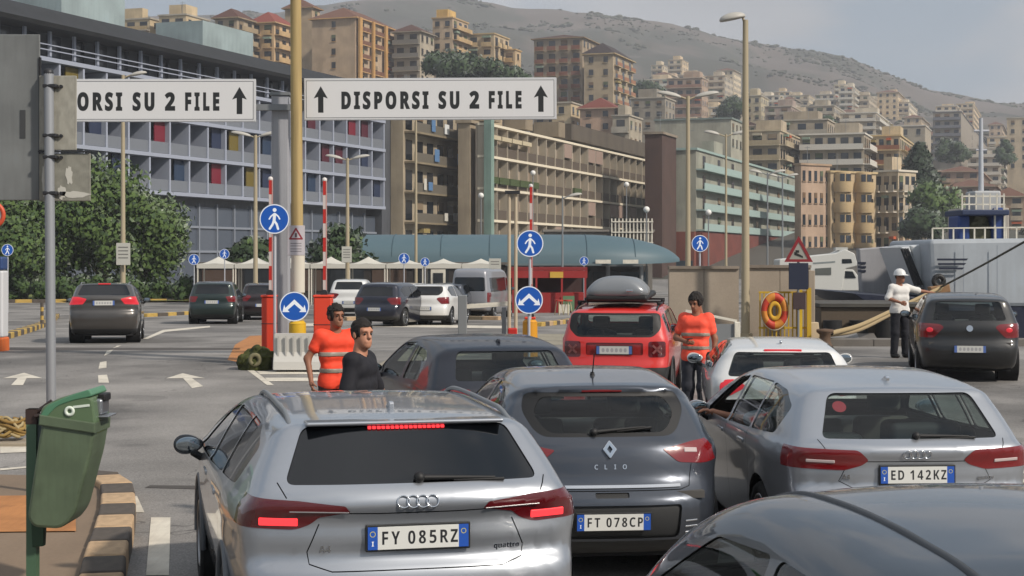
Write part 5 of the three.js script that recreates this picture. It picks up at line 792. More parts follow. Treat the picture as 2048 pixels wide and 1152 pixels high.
// trees of the town
const hilltree = (px, py, d, h, rx, label, seed, o = {}) => tree(o.name || 'broadleaf_tree', label, o.group, [wx(px, d), wy(py, d), -d], h, rx, { seed, clumps: 20, per: 300, leaf: 0.45, low: 0.12, mats: [leafMats[2], leafMats[3], darkLeaf[0]], ...o });
hilltree(905, 168, 345, 6.6, 5.2, 'dark round tree in front of the cream tower', 11); hilltree(975, 170, 350, 5.6, 5.0, 'dark round tree in front of the stepped cream house', 12); hilltree(1025, 172, 352, 3.6, 3.4, 'small dark tree at the right end of the hillside clump', 13);
hilltree(1838, 452, 300, 15.5, 4.2, 'tall dark conifer standing behind the corner house', 14, { name: 'conifer_tree', cone: true, clumps: 40, per: 260, mats: darkLeaf });
hilltree(1872, 470, 280, 9, 4.0, 'leafy green tree right of the tall conifer', 15, { clumps: 18, mats: [leafMats[1], leafMats[0], leafMats[2]] }); hilltree(1850, 482, 262, 5, 2.8, 'dark bushy tree at the foot of the conifer', 16);
hilltree(1905, 322, 520, 6, 6, 'broad dark tree below the apartment tower', 17); hilltree(2010, 335, 560, 10, 3.4, 'tall dark tree right of the apartment tower', 18, { cone: true, name: 'conifer_tree' }); hilltree(1290, 205, 620, 8, 6, 'dark tree clump left of the reddish house on the hill', 19); hilltree(1460, 238, 560, 7, 4, 'dark tree behind the double lamp on the hill', 20); hilltree(1642, 262, 520, 4.5, 6, 'broad dark tree behind the white villa', 23);
// houses packed on the slope that nothing in the view tells apart
{
  const r = rng(91), tones = [0xc4b69c, 0xb8a284, 0xcac3b6, 0xa88c74, 0xc2a984, 0xa0978a, 0xcfc8ba].map(c => wall(c)), slabs = [mt(0xb9b4a8, 0.8), mt(0xa79a86, 0.8)];
  const seen = new Set(), houseLabel = (i, nf, px, d) => {
    let l = `${['cream', 'tan', 'off white', 'brown', 'sandy', 'grey', 'whitish'][i % 7]} ${['', 'one', 'two', 'three', 'four', 'five', 'six'][nf]} storey hillside house with ${['banded balconies', 'plain windows', 'small single balconies', 'full width balconies'][i % 4]}`; const where = px < 1450 ? 'left of the tall lamp' : px < 1650 ? 'right of the tall lamp' : px < 1850 ? 'left of the conifer' : 'near the right edge';
    if (seen.has(l)) l += ', ' + where; if (seen.has(l)) l += d < 600 ? ', front row' : d < 740 ? ', middle row' : ', back row'; seen.add(l); return l; };
  for (let i = 0; i < 78; i++) {
    const d = 500 + 440 * Math.pow(r(), 1.2), px = 1245 + 810 * (i + r()) / 78, w = 30 + 40 * r(), x = wx(px, d), y = terrainY(x, -d), nf = 2 + Math.floor(r() * 4.4), row = HY - (y - CH) * F / d;
    block({ name: 'hillside_house', label: houseLabel(i, nf, px, d), group: 'houses packed on the right slope', pxL: px - w * 600 / d, pxC: px, pxR: px + w * 0.45 * 600 / d, d, base: row, top: row - nf * 3.1 * F / d, floors: nf, mat: tones[i % 7], front: ['band', 'win', 'loop', 'balcony'][i % 4], side: i % 2 ? 'win' : 'loop', slab: slabs[i % 2], roof: i % 4 === 1 ? 'tile' : undefined, rh: 1.8, seed: i + 3 });
  }
}
// ---------- signs ----------
function signBoard(label, px0, px1, py0, py1, d, draw, tilt = 0) {
  const w = wx(px1, d) - wx(px0, d), h = wy(py0, d) - wy(py1, d), g = thing('lane_sign', label, 'sign', [(wx(px0, d) + wx(px1, d)) / 2, (wy(py0, d) + wy(py1, d)) / 2, -d]); g.rotation.z = tilt;
  mesh('panel', rbox(w, h, 0.05, 0.012, 0, -h / 2, 0), mt(0xb9bbbd, 0.5), g);
  const t = canvasTex(2048, Math.round(2048 * (h - 0.05) / (w - 0.05)), draw); mesh('printed_face', new THREE.PlaneGeometry(w - 0.05, h - 0.05).translate(0, 0, 0.0275), mt(0xffffff, 0.55, { map: t }), g);
  for (const x of [-w * 0.35, w * 0.35]) mesh('back_channel', box(0.06, h * 0.9, 0.08, x, -h * 0.45, -0.07), M.galv, g);
  return g;
}
function lanePrint(g, W, H) {
  g.fillStyle = '#cfcfcf'; g.fillRect(0, 0, W, H); g.strokeStyle = '#55585b'; g.lineWidth = 5; g.strokeRect(10, 10, W - 20, H - 20);
  g.fillStyle = '#1d1f20'; g.textAlign = 'left'; g.textBaseline = 'alphabetic'; const arrow = x => { g.beginPath(); g.moveTo(x, H * 0.17); g.lineTo(x + 58, H * 0.48); g.lineTo(x + 22, H * 0.44); g.lineTo(x + 22, H * 0.84); g.lineTo(x - 22, H * 0.84); g.lineTo(x - 22, H * 0.44); g.lineTo(x - 58, H * 0.48); g.fill(); }; arrow(128); arrow(W - 118);
  g.font = 'bold 180px sans-serif'; const words = [['DISPORSI', 290, 1010], ['SU', 1090, 1270], ['2', 1345, 1425], ['FILE', 1498, 1775]];
  for (const [t, a, b] of words) { const n = t.length, ws = [...t].map(c => g.measureText(c).width), gap = n > 1 ? 22 : 0, tot = ws.reduce((x, y) => x + y, 0), k = (b - a - gap * (n - 1)) / tot; let x = a; [...t].forEach((c, i) => { g.save(); g.translate(x, H * 0.735); g.scale(k, 1.02); g.lineWidth = 13; g.strokeStyle = '#1d1f20'; g.strokeText(c, 0, 0); g.fillText(c, 0, 0); g.restore(); x += ws[i] * k + gap; }); }
}
signBoard('white lane sign with two black arrows and its full lettering in view', 608, 1113, 156, 240, 32.6, lanePrint, 0.004);
signBoard('white lane sign half hidden behind the grey sign backs at the left', -15, 512, 158, 244, 32.6, lanePrint, 0);
const blueFace = (draw, key) => (blueFace[key] ||= mt(0xffffff, 0.4, { map: canvasTex(256, 256, (g, w, h) => { g.fillStyle = '#e6e9ee'; g.fillRect(0, 0, w, h); g.fillStyle = '#1053ad'; g.beginPath(); g.arc(128, 128, 119, 0, 7); g.fill(); g.fillStyle = '#e8edf4'; g.strokeStyle = '#e8edf4'; g.lineCap = 'round'; g.lineJoin = 'round'; draw(g); }) }));
const walker = g => { g.beginPath(); g.arc(130, 50, 17, 0, 7); g.fill(); g.lineWidth = 26; g.beginPath(); g.moveTo(130, 88); g.lineTo(126, 138); g.stroke(); g.lineWidth = 20; g.beginPath(); g.moveTo(124, 140); g.lineTo(148, 172); g.lineTo(160, 214); g.moveTo(124, 140); g.lineTo(112, 176); g.lineTo(88, 212); g.stroke(); g.lineWidth = 13; g.beginPath(); g.moveTo(124, 84); g.lineTo(96, 108); g.lineTo(84, 128); g.moveTo(138, 84); g.lineTo(162, 106); g.lineTo(174, 128); g.stroke(); };
const bothWays = g => { g.beginPath(); g.moveTo(128, 66); g.lineTo(206, 140); g.lineTo(216, 112); g.lineTo(232, 176); g.lineTo(168, 176); g.lineTo(186, 158); g.lineTo(128, 108); g.lineTo(70, 158); g.lineTo(88, 176); g.lineTo(24, 176); g.lineTo(40, 112); g.lineTo(50, 140); g.closePath(); g.fill(); };
const discGeo = new Map();
function disc(name, label, px, py, d, r, draw, key, postTo) {
  const R = r / F * d, g = thing(name, label, 'sign', at(px, py, d)), u = new THREE.CircleGeometry(R * 0.985, 40).translate(0, 0, 0.017);
  mesh('rim', new THREE.CylinderGeometry(R, R, 0.03, 40).rotateX(Math.PI / 2), mt(0x8d97a3, 0.5), g); mesh('printed_face', u, blueFace(draw, key), g);
  const y0 = postTo ? wy(postTo, d) : gy(d), y = wy(py, d); mesh('post', bar([0, y0 - y, -0.05], [0, R * 0.9, -0.05], 0.03, 0.03, 10), M.greyPole, g); mesh('clamp', box(0.1, 0.05, 0.06, 0, -0.02, -0.035), M.darkSteel, g); return g;
}
disc('footpath_sign', 'large blue round walking person sign beside the white column', 549, 438, 31.6, 30, walker, 'walk'); disc('footpath_sign', 'blue round walking person sign above the yellow bollard', 1060, 487, 34, 27, walker, 'walk'); disc('footpath_sign', 'blue round walking person sign showing above the concrete wall', 1400, 487, 52, 17, walker, 'walk');
disc('pass_sign', 'blue round sign with two spreading arrows on the white plastic barrier', 589, 613, 31.1, 30, bothWays, 'both'); disc('pass_sign', 'blue round sign with two spreading arrows on the yellow bollard', 1058, 600, 33.6, 28, bothWays, 'both');
disc('footpath_sign', 'small blue round sign at the left edge in front of the hedge', 15, 500, 78, 12, walker, 'walk'); disc('footpath_sign', 'small blue round sign behind the dark green car', 449, 508, 84, 10, walker, 'walk'); disc('footpath_sign', 'small blue round sign on the marquee front left of the kiosk door', 850, 524, 86, 9, walker, 'walk'); disc('footpath_sign', 'small blue round sign left of the marquee near the trees', 388, 519, 90, 11, walker, 'walk'); disc('footpath_sign', 'small blue round sign above the parked white hatchback', 808, 517, 88, 11, walker, 'walk'); disc('footpath_sign', 'small blue sign on a post in front of the teal canopy right of the kiosk', 1168, 522, 84, 9, walker, 'walk');
{ // prohibition disc at the very left edge
  const d = 36, g = thing('round_sign', 'orange ringed round sign cut off by the left edge', 'sign', at(-17, 430, d)); mesh('ring', new THREE.TorusGeometry(0.26, 0.05, 10, 36), mt(0xc04a2a, 0.5), g); mesh('plate', new THREE.CylinderGeometry(0.26, 0.26, 0.02, 32).rotateX(Math.PI / 2), mt(0xb9bcbf, 0.5), g); mesh('post', bar([0, gy(d) - wy(430, d), -0.06], [0, 0.2, -0.06], 0.03), M.greyPole, g);
  const p = thing('marker_column', 'white column with a blue top and an orange foot at the left edge', 'column', [wx(-8, 37), gy(37), -37]); mesh('shaft', rbox(0.44, 1.5, 0.44, 0.05, 0, 0.3, 0), mt(0xc3c4c6, 0.5), p); mesh('foot', rbox(0.48, 0.34, 0.48, 0.05, 0, -0.03, 0), mt(0xc5622a, 0.6), p); mesh('blue_band', rbox(0.42, 0.3, 0.42, 0.05, 0, 1.81, 0), mt(0x27406e, 0.5), p);
}
{ // white pictogram panel on the beige pole
  const d = 31.9, g = thing('warning_sign', 'white panel with a red triangle fixed to the beige pole', 'sign', at(592, 481, d)), w = 0.34, h = 0.58; mesh('panel', rbox(w, h, 0.02, 0.008, 0, -h / 2, 0), mt(0xb9b4b6, 0.5), g);
  mesh('printed_face', new THREE.PlaneGeometry(w - 0.02, h - 0.02).translate(0, 0, 0.0115), mt(0xffffff, 0.5, { map: canvasTex(256, 448, (c, W, H) => { c.fillStyle = '#c4bec2'; c.fillRect(0, 0, W, H); c.strokeStyle = '#8e2a35'; c.lineWidth = 26; c.lineJoin = 'round'; c.beginPath(); c.moveTo(128, 40); c.lineTo(222, 198); c.lineTo(34, 198); c.closePath(); c.stroke(); c.fillStyle = '#5b4a4c'; c.fillRect(112, 110, 32, 64); c.fillStyle = '#8d878a'; for (const y of [262, 300, 346, 384]) c.fillRect(42, y, 172, 16); }) }), g);
}
// ---------- gate between the lanes ----------
{
  const d = 33, y0 = gy(d);
  const c = thing('gantry_column', 'pale grey square column carrying the lane signs', 'column', [wx(562, d), y0, -d]), top = wy(192, d) - y0; mesh('shaft', rbox(0.34, top, 0.34, 0.02, 0, 0, 0), mt(0xa3a6af, 0.6, { map: rep(TX.stain, 1 / 2) }), c); mesh('base_plate', box(0.6, 0.05, 0.6, 0, 0, 0), M.galv, c);
  mesh('cross_beam', beam([wx(20, d) - wx(562, d), top - 0.25, 0.24], [wx(1100, d) - wx(562, d), top - 0.25, 0.24], 0.12, 0.12), M.galv, c); mesh('cap', box(0.4, 0.06, 0.4, 0, top + 0.002, 0), M.galv, c);
  const p = thing('tall_pole', 'tall beige pole running out of the top of the view beside the white column', 'pole', [wx(596, 32.4), gy(32.4), -32.4]); mesh('shaft', bar([0, 0, 0], [-0.06, 9.5, 0], 0.125, 0.10, 18), mt(0xab9667, 0.7, { map: rep(TX.stain, 2) }), p); mesh('collar', cyl(0.15, 0.15, 0.3, 0, 0, 0, 16), M.galv, p); mesh('painted_band', cyl(0.134, 0.134, 0.75, 0, wy(585, 32.4) - gy(32.4), 0, 18), mt(0xc7c2b4, 0.7), p);
}
function boom(label, px, yTop, yBox, yBase, d, w = 0.26, red0 = 0.35) {
  const y0 = gy(d), g = thing('lifting_barrier', label, 'barrier', [wx(px, d), y0, -d]); const hb = wy(yBox, d) - y0, ht = wy(yTop, d) - y0;
  mesh('cabinet', rbox(w, hb, 0.36, 0.03, 0, 0.02, 0), M.orangeRed, g); mesh('cabinet_lid', rbox(w + 0.03, 0.05, 0.39, 0.02, 0, hb + 0.022, 0), M.orangeRed, g); mesh('cabinet_joint', box(w + 0.006, 0.015, 0.366, 0, hb * 0.62, 0), M.darkSteel, g); mesh('plinth', box(w + 0.14, 0.12, 0.5, 0, -0.09, 0), M.concreteDark, g);
  const n = 8, seg = (ht - hb - 0.1) / n; for (let i = 0; i < n; i++) cb('boom_section', 0.05, seg - 0.004, 0.09, 0.02, hb + 0.08 + i * seg, 0, i % 2 ? M.red : mt(0xc4b7b2, 0.5), g);
  mesh('boom_edge', box(0.012, ht - hb - 0.1, 0.06, 0.056, hb + 0.08, 0), mt(0xb98f8a, 0.6), g); mesh('tip', new THREE.SphereGeometry(0.05, 12, 8).translate(0.02, ht, 0), mt(0xc9c4c0, 0.5), g); mesh('pivot', new THREE.CylinderGeometry(0.07, 0.07, 0.14, 16).rotateX(Math.PI / 2).translate(0.02, hb + 0.1, 0.06), M.darkSteel, g); return g;
}
boom('orange lifting barrier with a raised red and white arm left of the white column', 539, 358, 597, 690, 32.0); boom('orange lifting barrier with a raised red and white arm behind the man in orange', 647, 360, 597, 690, 31.4, 0.34); boom('lifting barrier with a raised red arm behind the yellow bollard', 1060, 372, 640, 690, 37, 0.22);
{ // white plastic road barrier
  const d = 30.6, g = thing('road_barrier', 'white plastic road barrier at the foot of the signs', 'barrier', [wx(600, d), gy(d), -d]); const pts = [[-0.48, 0], [-0.42, 0.18], [-0.40, 0.62], [-0.36, 0.66], [0.44, 0.66], [0.48, 0.62], [0.50, 0.18], [0.55, 0]];
  mesh('shell', extr([[-0.24, 0.06], [0.24, 0.06], [0.22, 0.18], [0.11, 0.36], [0.10, 0.68], [-0.10, 0.68], [-0.11, 0.36], [-0.22, 0.18]], 1.0, 0.02).rotateY(Math.PI / 2).translate(-0.45, 0, 0), mt(0xb8b6b0, 0.5), g);
  for (let i = 0; i < 7; i++) cb('rib', 0.03, 0.42, 0.03, -0.38 + i * 0.14, 0.24, 0.165, mt(0xa9a7a1, 0.5), g); for (const x of [-0.3, 0.05, 0.38]) cb('foot', 0.2, 0.08, 0.44, x, 0.0, 0, M.black, g);
  const b = thing('bollard', 'yellow marker drum behind the white plastic barrier', 'bollard', [wx(595, 31.2), gy(31.2), -31.2]); mesh('drum', cyl(0.17, 0.16, 0.85, 0, 0, 0, 24), M.yellow, b); mesh('cap', cyl(0.165, 0.12, 0.05, 0, 0.85, 0, 24), M.yellow, b);
  const y = thing('bollard', 'yellow marker drum under the blue sign near the centre', 'bollard', [wx(1060, 33.8), gy(33.8), -33.8]); mesh('drum', cyl(0.16, 0.15, 0.75, 0, 0, 0, 24), mt(0xc98a12, 0.55), y); mesh('cap', cyl(0.155, 0.11, 0.05, 0, 0.75, 0, 24), mt(0xc98a12, 0.55), y); mesh('foot', cyl(0.21, 0.2, 0.06, 0, -0.01, 0, 24), M.black, y);
  // mossy block with an old wheel
  const k = thing('mossy_block', 'dark mossy stone block at the tip of the orange island', 'block', [wx(513, 31.0), gy(31), -31]); const f = (x, yy, z) => Math.hypot(x / 0.34, (yy - 0.08) / 0.34, z / 0.3) * 0.30 - 0.30 + (fbm(x * 6 + 9, yy * 6, z * 6, 3) - 0.5) * 0.22; mesh('stone', netGeo(surfaceNet(f, [-0.6, -0.1, -0.5], [0.6, 0.75, 0.5], 0.035)), mt(0x8d8a70, 0.95, { map: rep(TX.grass, 3) }), k); mesh('old_wheel', new THREE.TorusGeometry(0.09, 0.04, 10, 24).translate(0.02, 0.2, 0.3), mt(0x6f6a4f, 0.9), k); mesh('base', box(0.7, 0.28, 0.5, 0.3, -0.05, -0.1), mt(0x2b2824, 0.9), k);
}
{ // twin poles, red plinth and the lowered white arm
  const d = 35, g = thing('twin_pole', 'pair of slim beige poles on a red plinth left of the blue signs', 'pole', [wx(1025, d), gy(d), -d]); for (const x of [-0.07, 0.07]) mesh('pole', bar([x, 0.4, 0], [x, wy(388, d) - gy(d), 0], 0.04, 0.035, 10), mt(0xb3a58e, 0.7), g); mesh('cap', box(0.32, 0.07, 0.16, 0, wy(388, d) - gy(d), 0), M.darkSteel, g); mesh('plinth', rbox(0.2, 0.62, 0.3, 0.03, 0, -0.03, 0), M.red, g);
  const d2 = 37.5, y = gy(d2), a = thing('arm_barrier', 'lowered white barrier arm resting on a grey post', 'barrier', [wx(925, d2), y, -d2]); mesh('post', rbox(0.2, wy(590, d2) - y, 0.24, 0.02, 0, 0, 0), M.galv, a); mesh('post_foot', box(0.42, 0.06, 0.42, 0, -0.02, 0), M.concreteDark, a); mesh('arm', beam([0.1, wy(613, d2) - y, 0], [wx(1018, d2) - wx(925, d2), wy(607, d2) - y, 0], 0.05, 0.10), M.white, a); mesh('rest', rbox(0.1, wy(612, d2) - y - 0.03, 0.1, 0.01, wx(1008, d2) - wx(925, d2), 0, 0), M.galv, a);
  const b = thing('arm_barrier', 'lowered white barrier arm leading to the concrete wall behind the woman in orange', 'barrier', [wx(1474, 38.5), gy(38.5), -38.5]); mesh('post', rbox(0.14, 0.62, 0.14, 0.02, 0, -0.02, 0), M.white, b); mesh('arm', beam([0, 0.62, 0], [-1.2, 0.86, 0], 0.04, 0.06), M.white, b); mesh('kick_panel', box(0.62, 0.55, 0.05, -0.36, 0.0, -0.02), M.galv, b);
}
{ // concrete walls and the yellow gate
  const d = 40, y0 = gy(d), seg = (label, a, b, top, lean) => { const g = thing('concrete_wall', label, 'wall', [wx(a, d), y0, -d]), L = wx(b, d) - wx(a, d), n = Math.max(2, Math.round(L / 1.0)), h = wy(top, d) - y0; for (let i = 0; i < n; i++) cb('panel', L / n - 0.012, h, 0.30, (i + 0.5) * L / n, -0.06, -0.15, M.concrete, g); mesh('coping', box(L, 0.07, 0.42, L / 2, h - 0.058, -0.15), wall(0x8b8177), g); return g; };
  seg('beige concrete wall left of the tall lamp post', 1338, 1478, 533, 0); seg('beige concrete wall behind the lifebuoy right of the tall lamp post', 1498, 1622, 531, 0);
  const p = thing('gate_post', 'pale concrete pillar on a stone foot right of the yellow gate', 'pillar', [wx(1622, 39.4), gy(39.4), -39.4]); mesh('shaft', rbox(0.16, 1.8, 0.2, 0.02, 0, 0, 0), M.concrete, p); mesh('foot', extr([[-0.14, -0.05], [0.16, -0.05], [0.1, 0.55], [-0.1, 0.55]], 0.3, 0.015).translate(0.02, 0, -0.05), mt(0xbfae92, 0.9), p);
  const dg = 39, g = thing('yellow_gate', 'yellow barred gate in front of the concrete wall', 'gate', [wx(1520, dg), gy(dg), -dg]), L = wx(1618, dg) - wx(1520, dg), h = wy(584, dg) - gy(dg), ym = mt(0xb8951c, 0.6); for (let i = 0; i <= 12; i++) cb('bar', 0.03, h - 0.04, 0.03, i * L / 12, 0.02, 0, ym, g); cb('top_rail', L + 0.06, 0.045, 0.045, L / 2, h - 0.03, 0, ym, g); cb('bottom_rail', L + 0.06, 0.06, 0.045, L / 2, 0.1, 0, ym, g); cb('middle_rail', L + 0.06, 0.045, 0.04, L / 2, 0.42, 0.003, ym, g); cb('gate_post', 0.1, h + 0.1, 0.1, L - 0.02, 0, 0.09, ym, g); cb('gate_post', 0.08, h + 0.05, 0.08, L - 0.22, 0, 0.09, mt(0xcaa81e, 0.6), g);
  const l = thing('lifebuoy', 'red and yellow lifebuoy hanging on the yellow gate', 'lifebuoy', at(1549, 622, dg - 0.12)); for (let i = 0; i < 8; i++) mesh('segment', new THREE.TorusGeometry(0.3, 0.09, 12, 8, Math.PI / 4).rotateZ(i * Math.PI / 4).scale(0.82, 1.12, 1), i % 2 ? mt(0xb3351f, 0.6) : mt(0xc07a28, 0.6), l); mesh('grab_line', new THREE.TorusGeometry(0.40, 0.012, 6, 40).scale(0.82, 1.12, 1).translate(0, 0, 0.02), mt(0xc2b8a0, 0.9), l); mesh('rope_coil', new THREE.TorusGeometry(0.15, 0.05, 8, 24).scale(0.8, 1.2, 1).translate(0, 0, 0.03), mt(0xc1952c, 0.9), l);
  const s = thing('warning_triangle', 'red bordered warning triangle above a navy panel at the quay edge', 'sign', [wx(1597, 38.7), gy(38.7), -38.7]), cy = wy(508, 38.7) - gy(38.7), tri = (r) => [[0, r * 1.25], [r * 0.98, -r * 0.55], [-r * 0.98, -r * 0.55]]; const so = shapeOf(tri(0.34)); so.holes.push(new THREE.Path(tri(0.225).map(p2 => new THREE.Vector2(...p2)))); mesh('border', new THREE.ExtrudeGeometry(so, { depth: 0.03, bevelEnabled: false }).translate(0, cy, 0), mt(0x7d1a22, 0.5), s); mesh('plate', extr(tri(0.235), 0.015).translate(0, cy, 0.004), mt(0x8f8d85, 0.6), s);
  mesh('pictogram', [extr([[-0.1, -0.02], [0.1, -0.09], [0.1, -0.05], [-0.1, 0.05]], 0.006).translate(0, cy, 0.02), box(0.08, 0.06, 0.006, -0.03, cy + 0.03, 0.023)], M.black, s); mesh('navy_panel', rbox(0.46, 0.62, 0.03, 0.01, 0, cy - 0.83, 0), mt(0x1b2236, 0.5), s); mesh('notice', rbox(0.3, 0.4, 0.03, 0.01, 0.02, cy - 1.3, 0), mt(0x3a2a2c, 0.6), s); mesh('post', bar([0, 0, -0.03], [0, cy + 0.2, -0.03], 0.03), M.galv, s);
}
// ---------- lamp posts ----------
function lamp(label, px, yHead, d, heads, o = {}) {
  const g = thing('street_lamp', label, 'street lamp', [wx(px, d), gy(d), -d], 0, o.group), H = wy(yHead, d) - gy(d), r = o.r || 0.09; mesh('pole', bar([0, 0, 0], [0, H, 0], r, r * 0.62, 14), o.mat || M.beigePole, g); mesh('base', cyl(r * 1.8, r * 1.6, 0.3, 0, 0, 0, 14), o.mat || M.beigePole, g);
  for (const s of heads) { const L = o.arm || 0.5; mesh('arm', bar([0, H - 0.15, 0], [s * L, H + 0.05, 0], 0.035, 0.03, 8), o.mat || M.beigePole, g); const hd = new THREE.SphereGeometry(1, 18, 10).scale(o.hl || 0.42, 0.14, 0.18); const pa = hd.attributes.position; for (let i = 0; i < pa.count; i++) if (pa.getY(i) < -0.03) pa.setY(i, -0.03); hd.computeVertexNormals(); mesh('lamp_head', hd.rotateZ(s * (o.tilt ?? 0.2)).translate(s * (L + 0.25), H + 0.04, 0), mt(0xa9a69e, 0.5), g); }
  return g;
}
lamp('tall beige lamp post with one head reaching left, right of the centre', 1491, 40, 39.3, [-1], { arm: 0.06, hl: 0.32, r: 0.105, tilt: -0.2 });
lamp('double headed lamp post above the concrete wall', 1376, 192, 66, [-1, 1], { hl: 0.5, r: 0.12 }); lamp('double headed lamp post in front of the teal block right of the tall lamp', 1452, 268, 88, [-1, 1], { r: 0.08 }); lamp('double headed beige lamp post in front of the hotel left of the white column', 511, 270, 86, [-1, 1], { hl: 0.55, r: 0.13 }); lamp('double headed lamp post with a white box sign on its pole', 695, 316, 92, [-1, 1], { hl: 0.5, r: 0.13 });
lamp('beige lamp post by the left trees carrying a white notice', 246, 150, 80, [1], { r: 0.13 }); lamp('thin double lamp post near the pink house', 1565, 352, 120, [-1, 1], { r: 0.08, mat: M.galv }); lamp('thin double lamp post behind the warning triangle', 1535, 345, 105, [-1, 1], { r: 0.07, mat: M.galv }); lamp('thin beige lamp post in front of the worn balcony house', 832, 232, 100, [-1], { r: 0.1 }); lamp('thin grey lamp post in front of the teal canopy', 1125, 392, 98, [1], { r: 0.07, mat: M.galv });
function plate(name, label, px, py, d, w, h, post, lines = 4) { const g = thing(name, label, 'sign', at(px, py, d)), W = w / F * d, H = h / F * d; mesh('panel', rbox(W, H, 0.03, 0.01, 0, -H / 2, 0.16), mt(0xb4b3aa, 0.6), g); for (let i = 0; i < lines; i++) cb('print_line', W * 0.7, H * 0.05, 0.004, 0, H * (0.28 - i * 0.16), 0.178, mt(0x6e6c68, 0.7), g); mesh('bracket', box(W * 0.5, 0.05, 0.15, 0, 0, 0.07), M.galv, g); return g; }
plate('notice_board', 'white notice on the beige lamp post by the left trees', 248, 508, 79.8, 28, 44); plate('notice_board', 'white box sign on the double lamp post right of the orange barrier', 694, 509, 91.7, 20, 32);
plate('notice_board', 'white square board at the end of the marquee above the van', 990, 533, 82, 24, 32, 0, 2);
function globe(label, px, py, d) { const g = thing('globe_lamp', label, 'street lamp', [wx(px, d), gy(d), -d]), H = wy(py, d) - gy(d); mesh('pole', bar([0, 0, 0], [0, H - 0.2, 0], 0.06, 0.045, 8), M.galv, g); mesh('globe', new THREE.SphereGeometry(0.24, 18, 12).translate(0, H, 0), mt(0xd8d6d0, 0.4), g); }
globe('white globe lamp in front of the frame block near the brick wall', 1293, 419, 125); globe('white globe lamp over the centre of the frame block', 1066, 346, 150); globe('white globe lamp over the right end of the frame block', 1253, 369, 150); globe('white globe lamp low in front of the teal block', 1417, 425, 130); globe('white globe lamp over the left end of the frame block', 962, 391, 140);
// ---------- terminal canopy, marquees, kiosk ----------
{
  const d = 120, y0 = gy(d), g = thing('terminal_canopy', 'long rounded teal canopy roof of the ferry terminal', 'canopy', [0, y0, -d]), xa = wx(722, d), xb = wx(1366, d), nu = 60, nv = 18, P = [], I = [], yb = wy(529, d) - y0, yt = wy(468, d) - y0;
  for (let i = 0; i <= nu; i++) { const x = lerp(xa, xb, i / nu), e = clamp((x - (xb - 7.5)) / 7.5, 0, 1), k = Math.sqrt(Math.max(0.02, 1 - e ** 2.2)); for (let j = 0; j <= nv; j++) { const a = j / nv * Math.PI; P.push(x, yb + 0.25 * (1 - k) + (yt - yb - 0.3 * (1 - k)) * k * Math.pow(Math.sin(a), 0.75), 4.5 * k * Math.cos(a) - 3); } }
  for (let i = 0; i < nu; i++) for (let j = 0; j < nv; j++) { const a = i * (nv + 1) + j, b = a + nv + 1; I.push(a, b, a + 1, b, b + 1, a + 1); }
  const ge = new THREE.BufferGeometry(); ge.setAttribute('position', new THREE.Float32BufferAttribute(P, 3)); ge.setIndex(I); ge.computeVertexNormals(); mesh('roof_shell', ge, mt(0x4a6068, 0.55), g); for (let i = 6; i < nu - 4; i += 9) { const pts = []; for (let j = 1; j < nv; j++) { const k = (i * (nv + 1) + j) * 3; pts.push([P[k], P[k + 1] + 0.015, P[k + 2]]); } mesh('roof_seam', tube(pts, 0.035, 30, 5), mt(0x3c555e, 0.6), g); } mesh('gutter', beam([xa, yb, 1.55], [xb - 6, yb, 1.55], 0.12, 0.14), mt(0x5b686c, 0.6), g); mesh('soffit', box(xb - xa - 3, 0.12, 8.6, (xa + xb) / 2 - 1.5, yb - 0.13, -3), mt(0x53585a, 0.8), g);
  for (let i = 0; i < 9; i++) mesh('column', cyl(0.16, 0.16, yb - 0.1, lerp(xa + 1, xb - 3, i / 8), 0, -0.6, 12), M.galv, g); for (let i = 0; i < 10; i++) cb('shop_window', (xb - xa) / 10 - 0.3, yb - 0.7, 0.1, lerp(xa, xb - 2, (i + 0.5) / 10), 0.1, -6.4, i % 3 ? M.paneDark : M.paneBlue, g); mesh('back_wall', box(xb - xa - 2, yb - 0.15, 0.3, (xa + xb) / 2 - 1, 0, -6.7), mt(0x3a3836, 0.9), g);
  for (const px of [1204, 1258]) cb('white_board', 1.1, 0.28, 0.08, wx(px, d), wy(527, d) - y0, 1.6, M.white, g);
  const p = thing('roof_pavilion', 'grey glazed roof pavilion with a white lattice behind the canopy', 'building', [wx(1090, 150), gy(150), -150]), px1 = wx(1305, 150) - wx(1090, 150), t = wy(437, 150) - gy(150); mesh('walls', box(px1, t - 1.2, 5, px1 / 2, 0, -2.6), wall(0x6d6964), p); mesh('roof', box(px1 + 0.4, 0.2, 5.4, px1 / 2, t - 1.198, -2.6), wall(0x807c77), p); for (let i = 0; i < 5; i++) cb('window', 1.0, 1.2, 0.08, 1.1 + i * 1.25, t - 2.7, -0.05, M.paneDark, p); for (let i = 0; i < 12; i++) cb('lattice_bar', 0.12, 3.4, 0.12, px1 * 0.62 + i * px1 * 0.034, t - 3.4, 0.15, M.white, p); for (let j = 0; j < 4; j++) cb('lattice_rail', px1 * 0.39, 0.1, 0.1, px1 * 0.81, t - 3.2 + j * 0.95, 0.24, M.white, p);
}
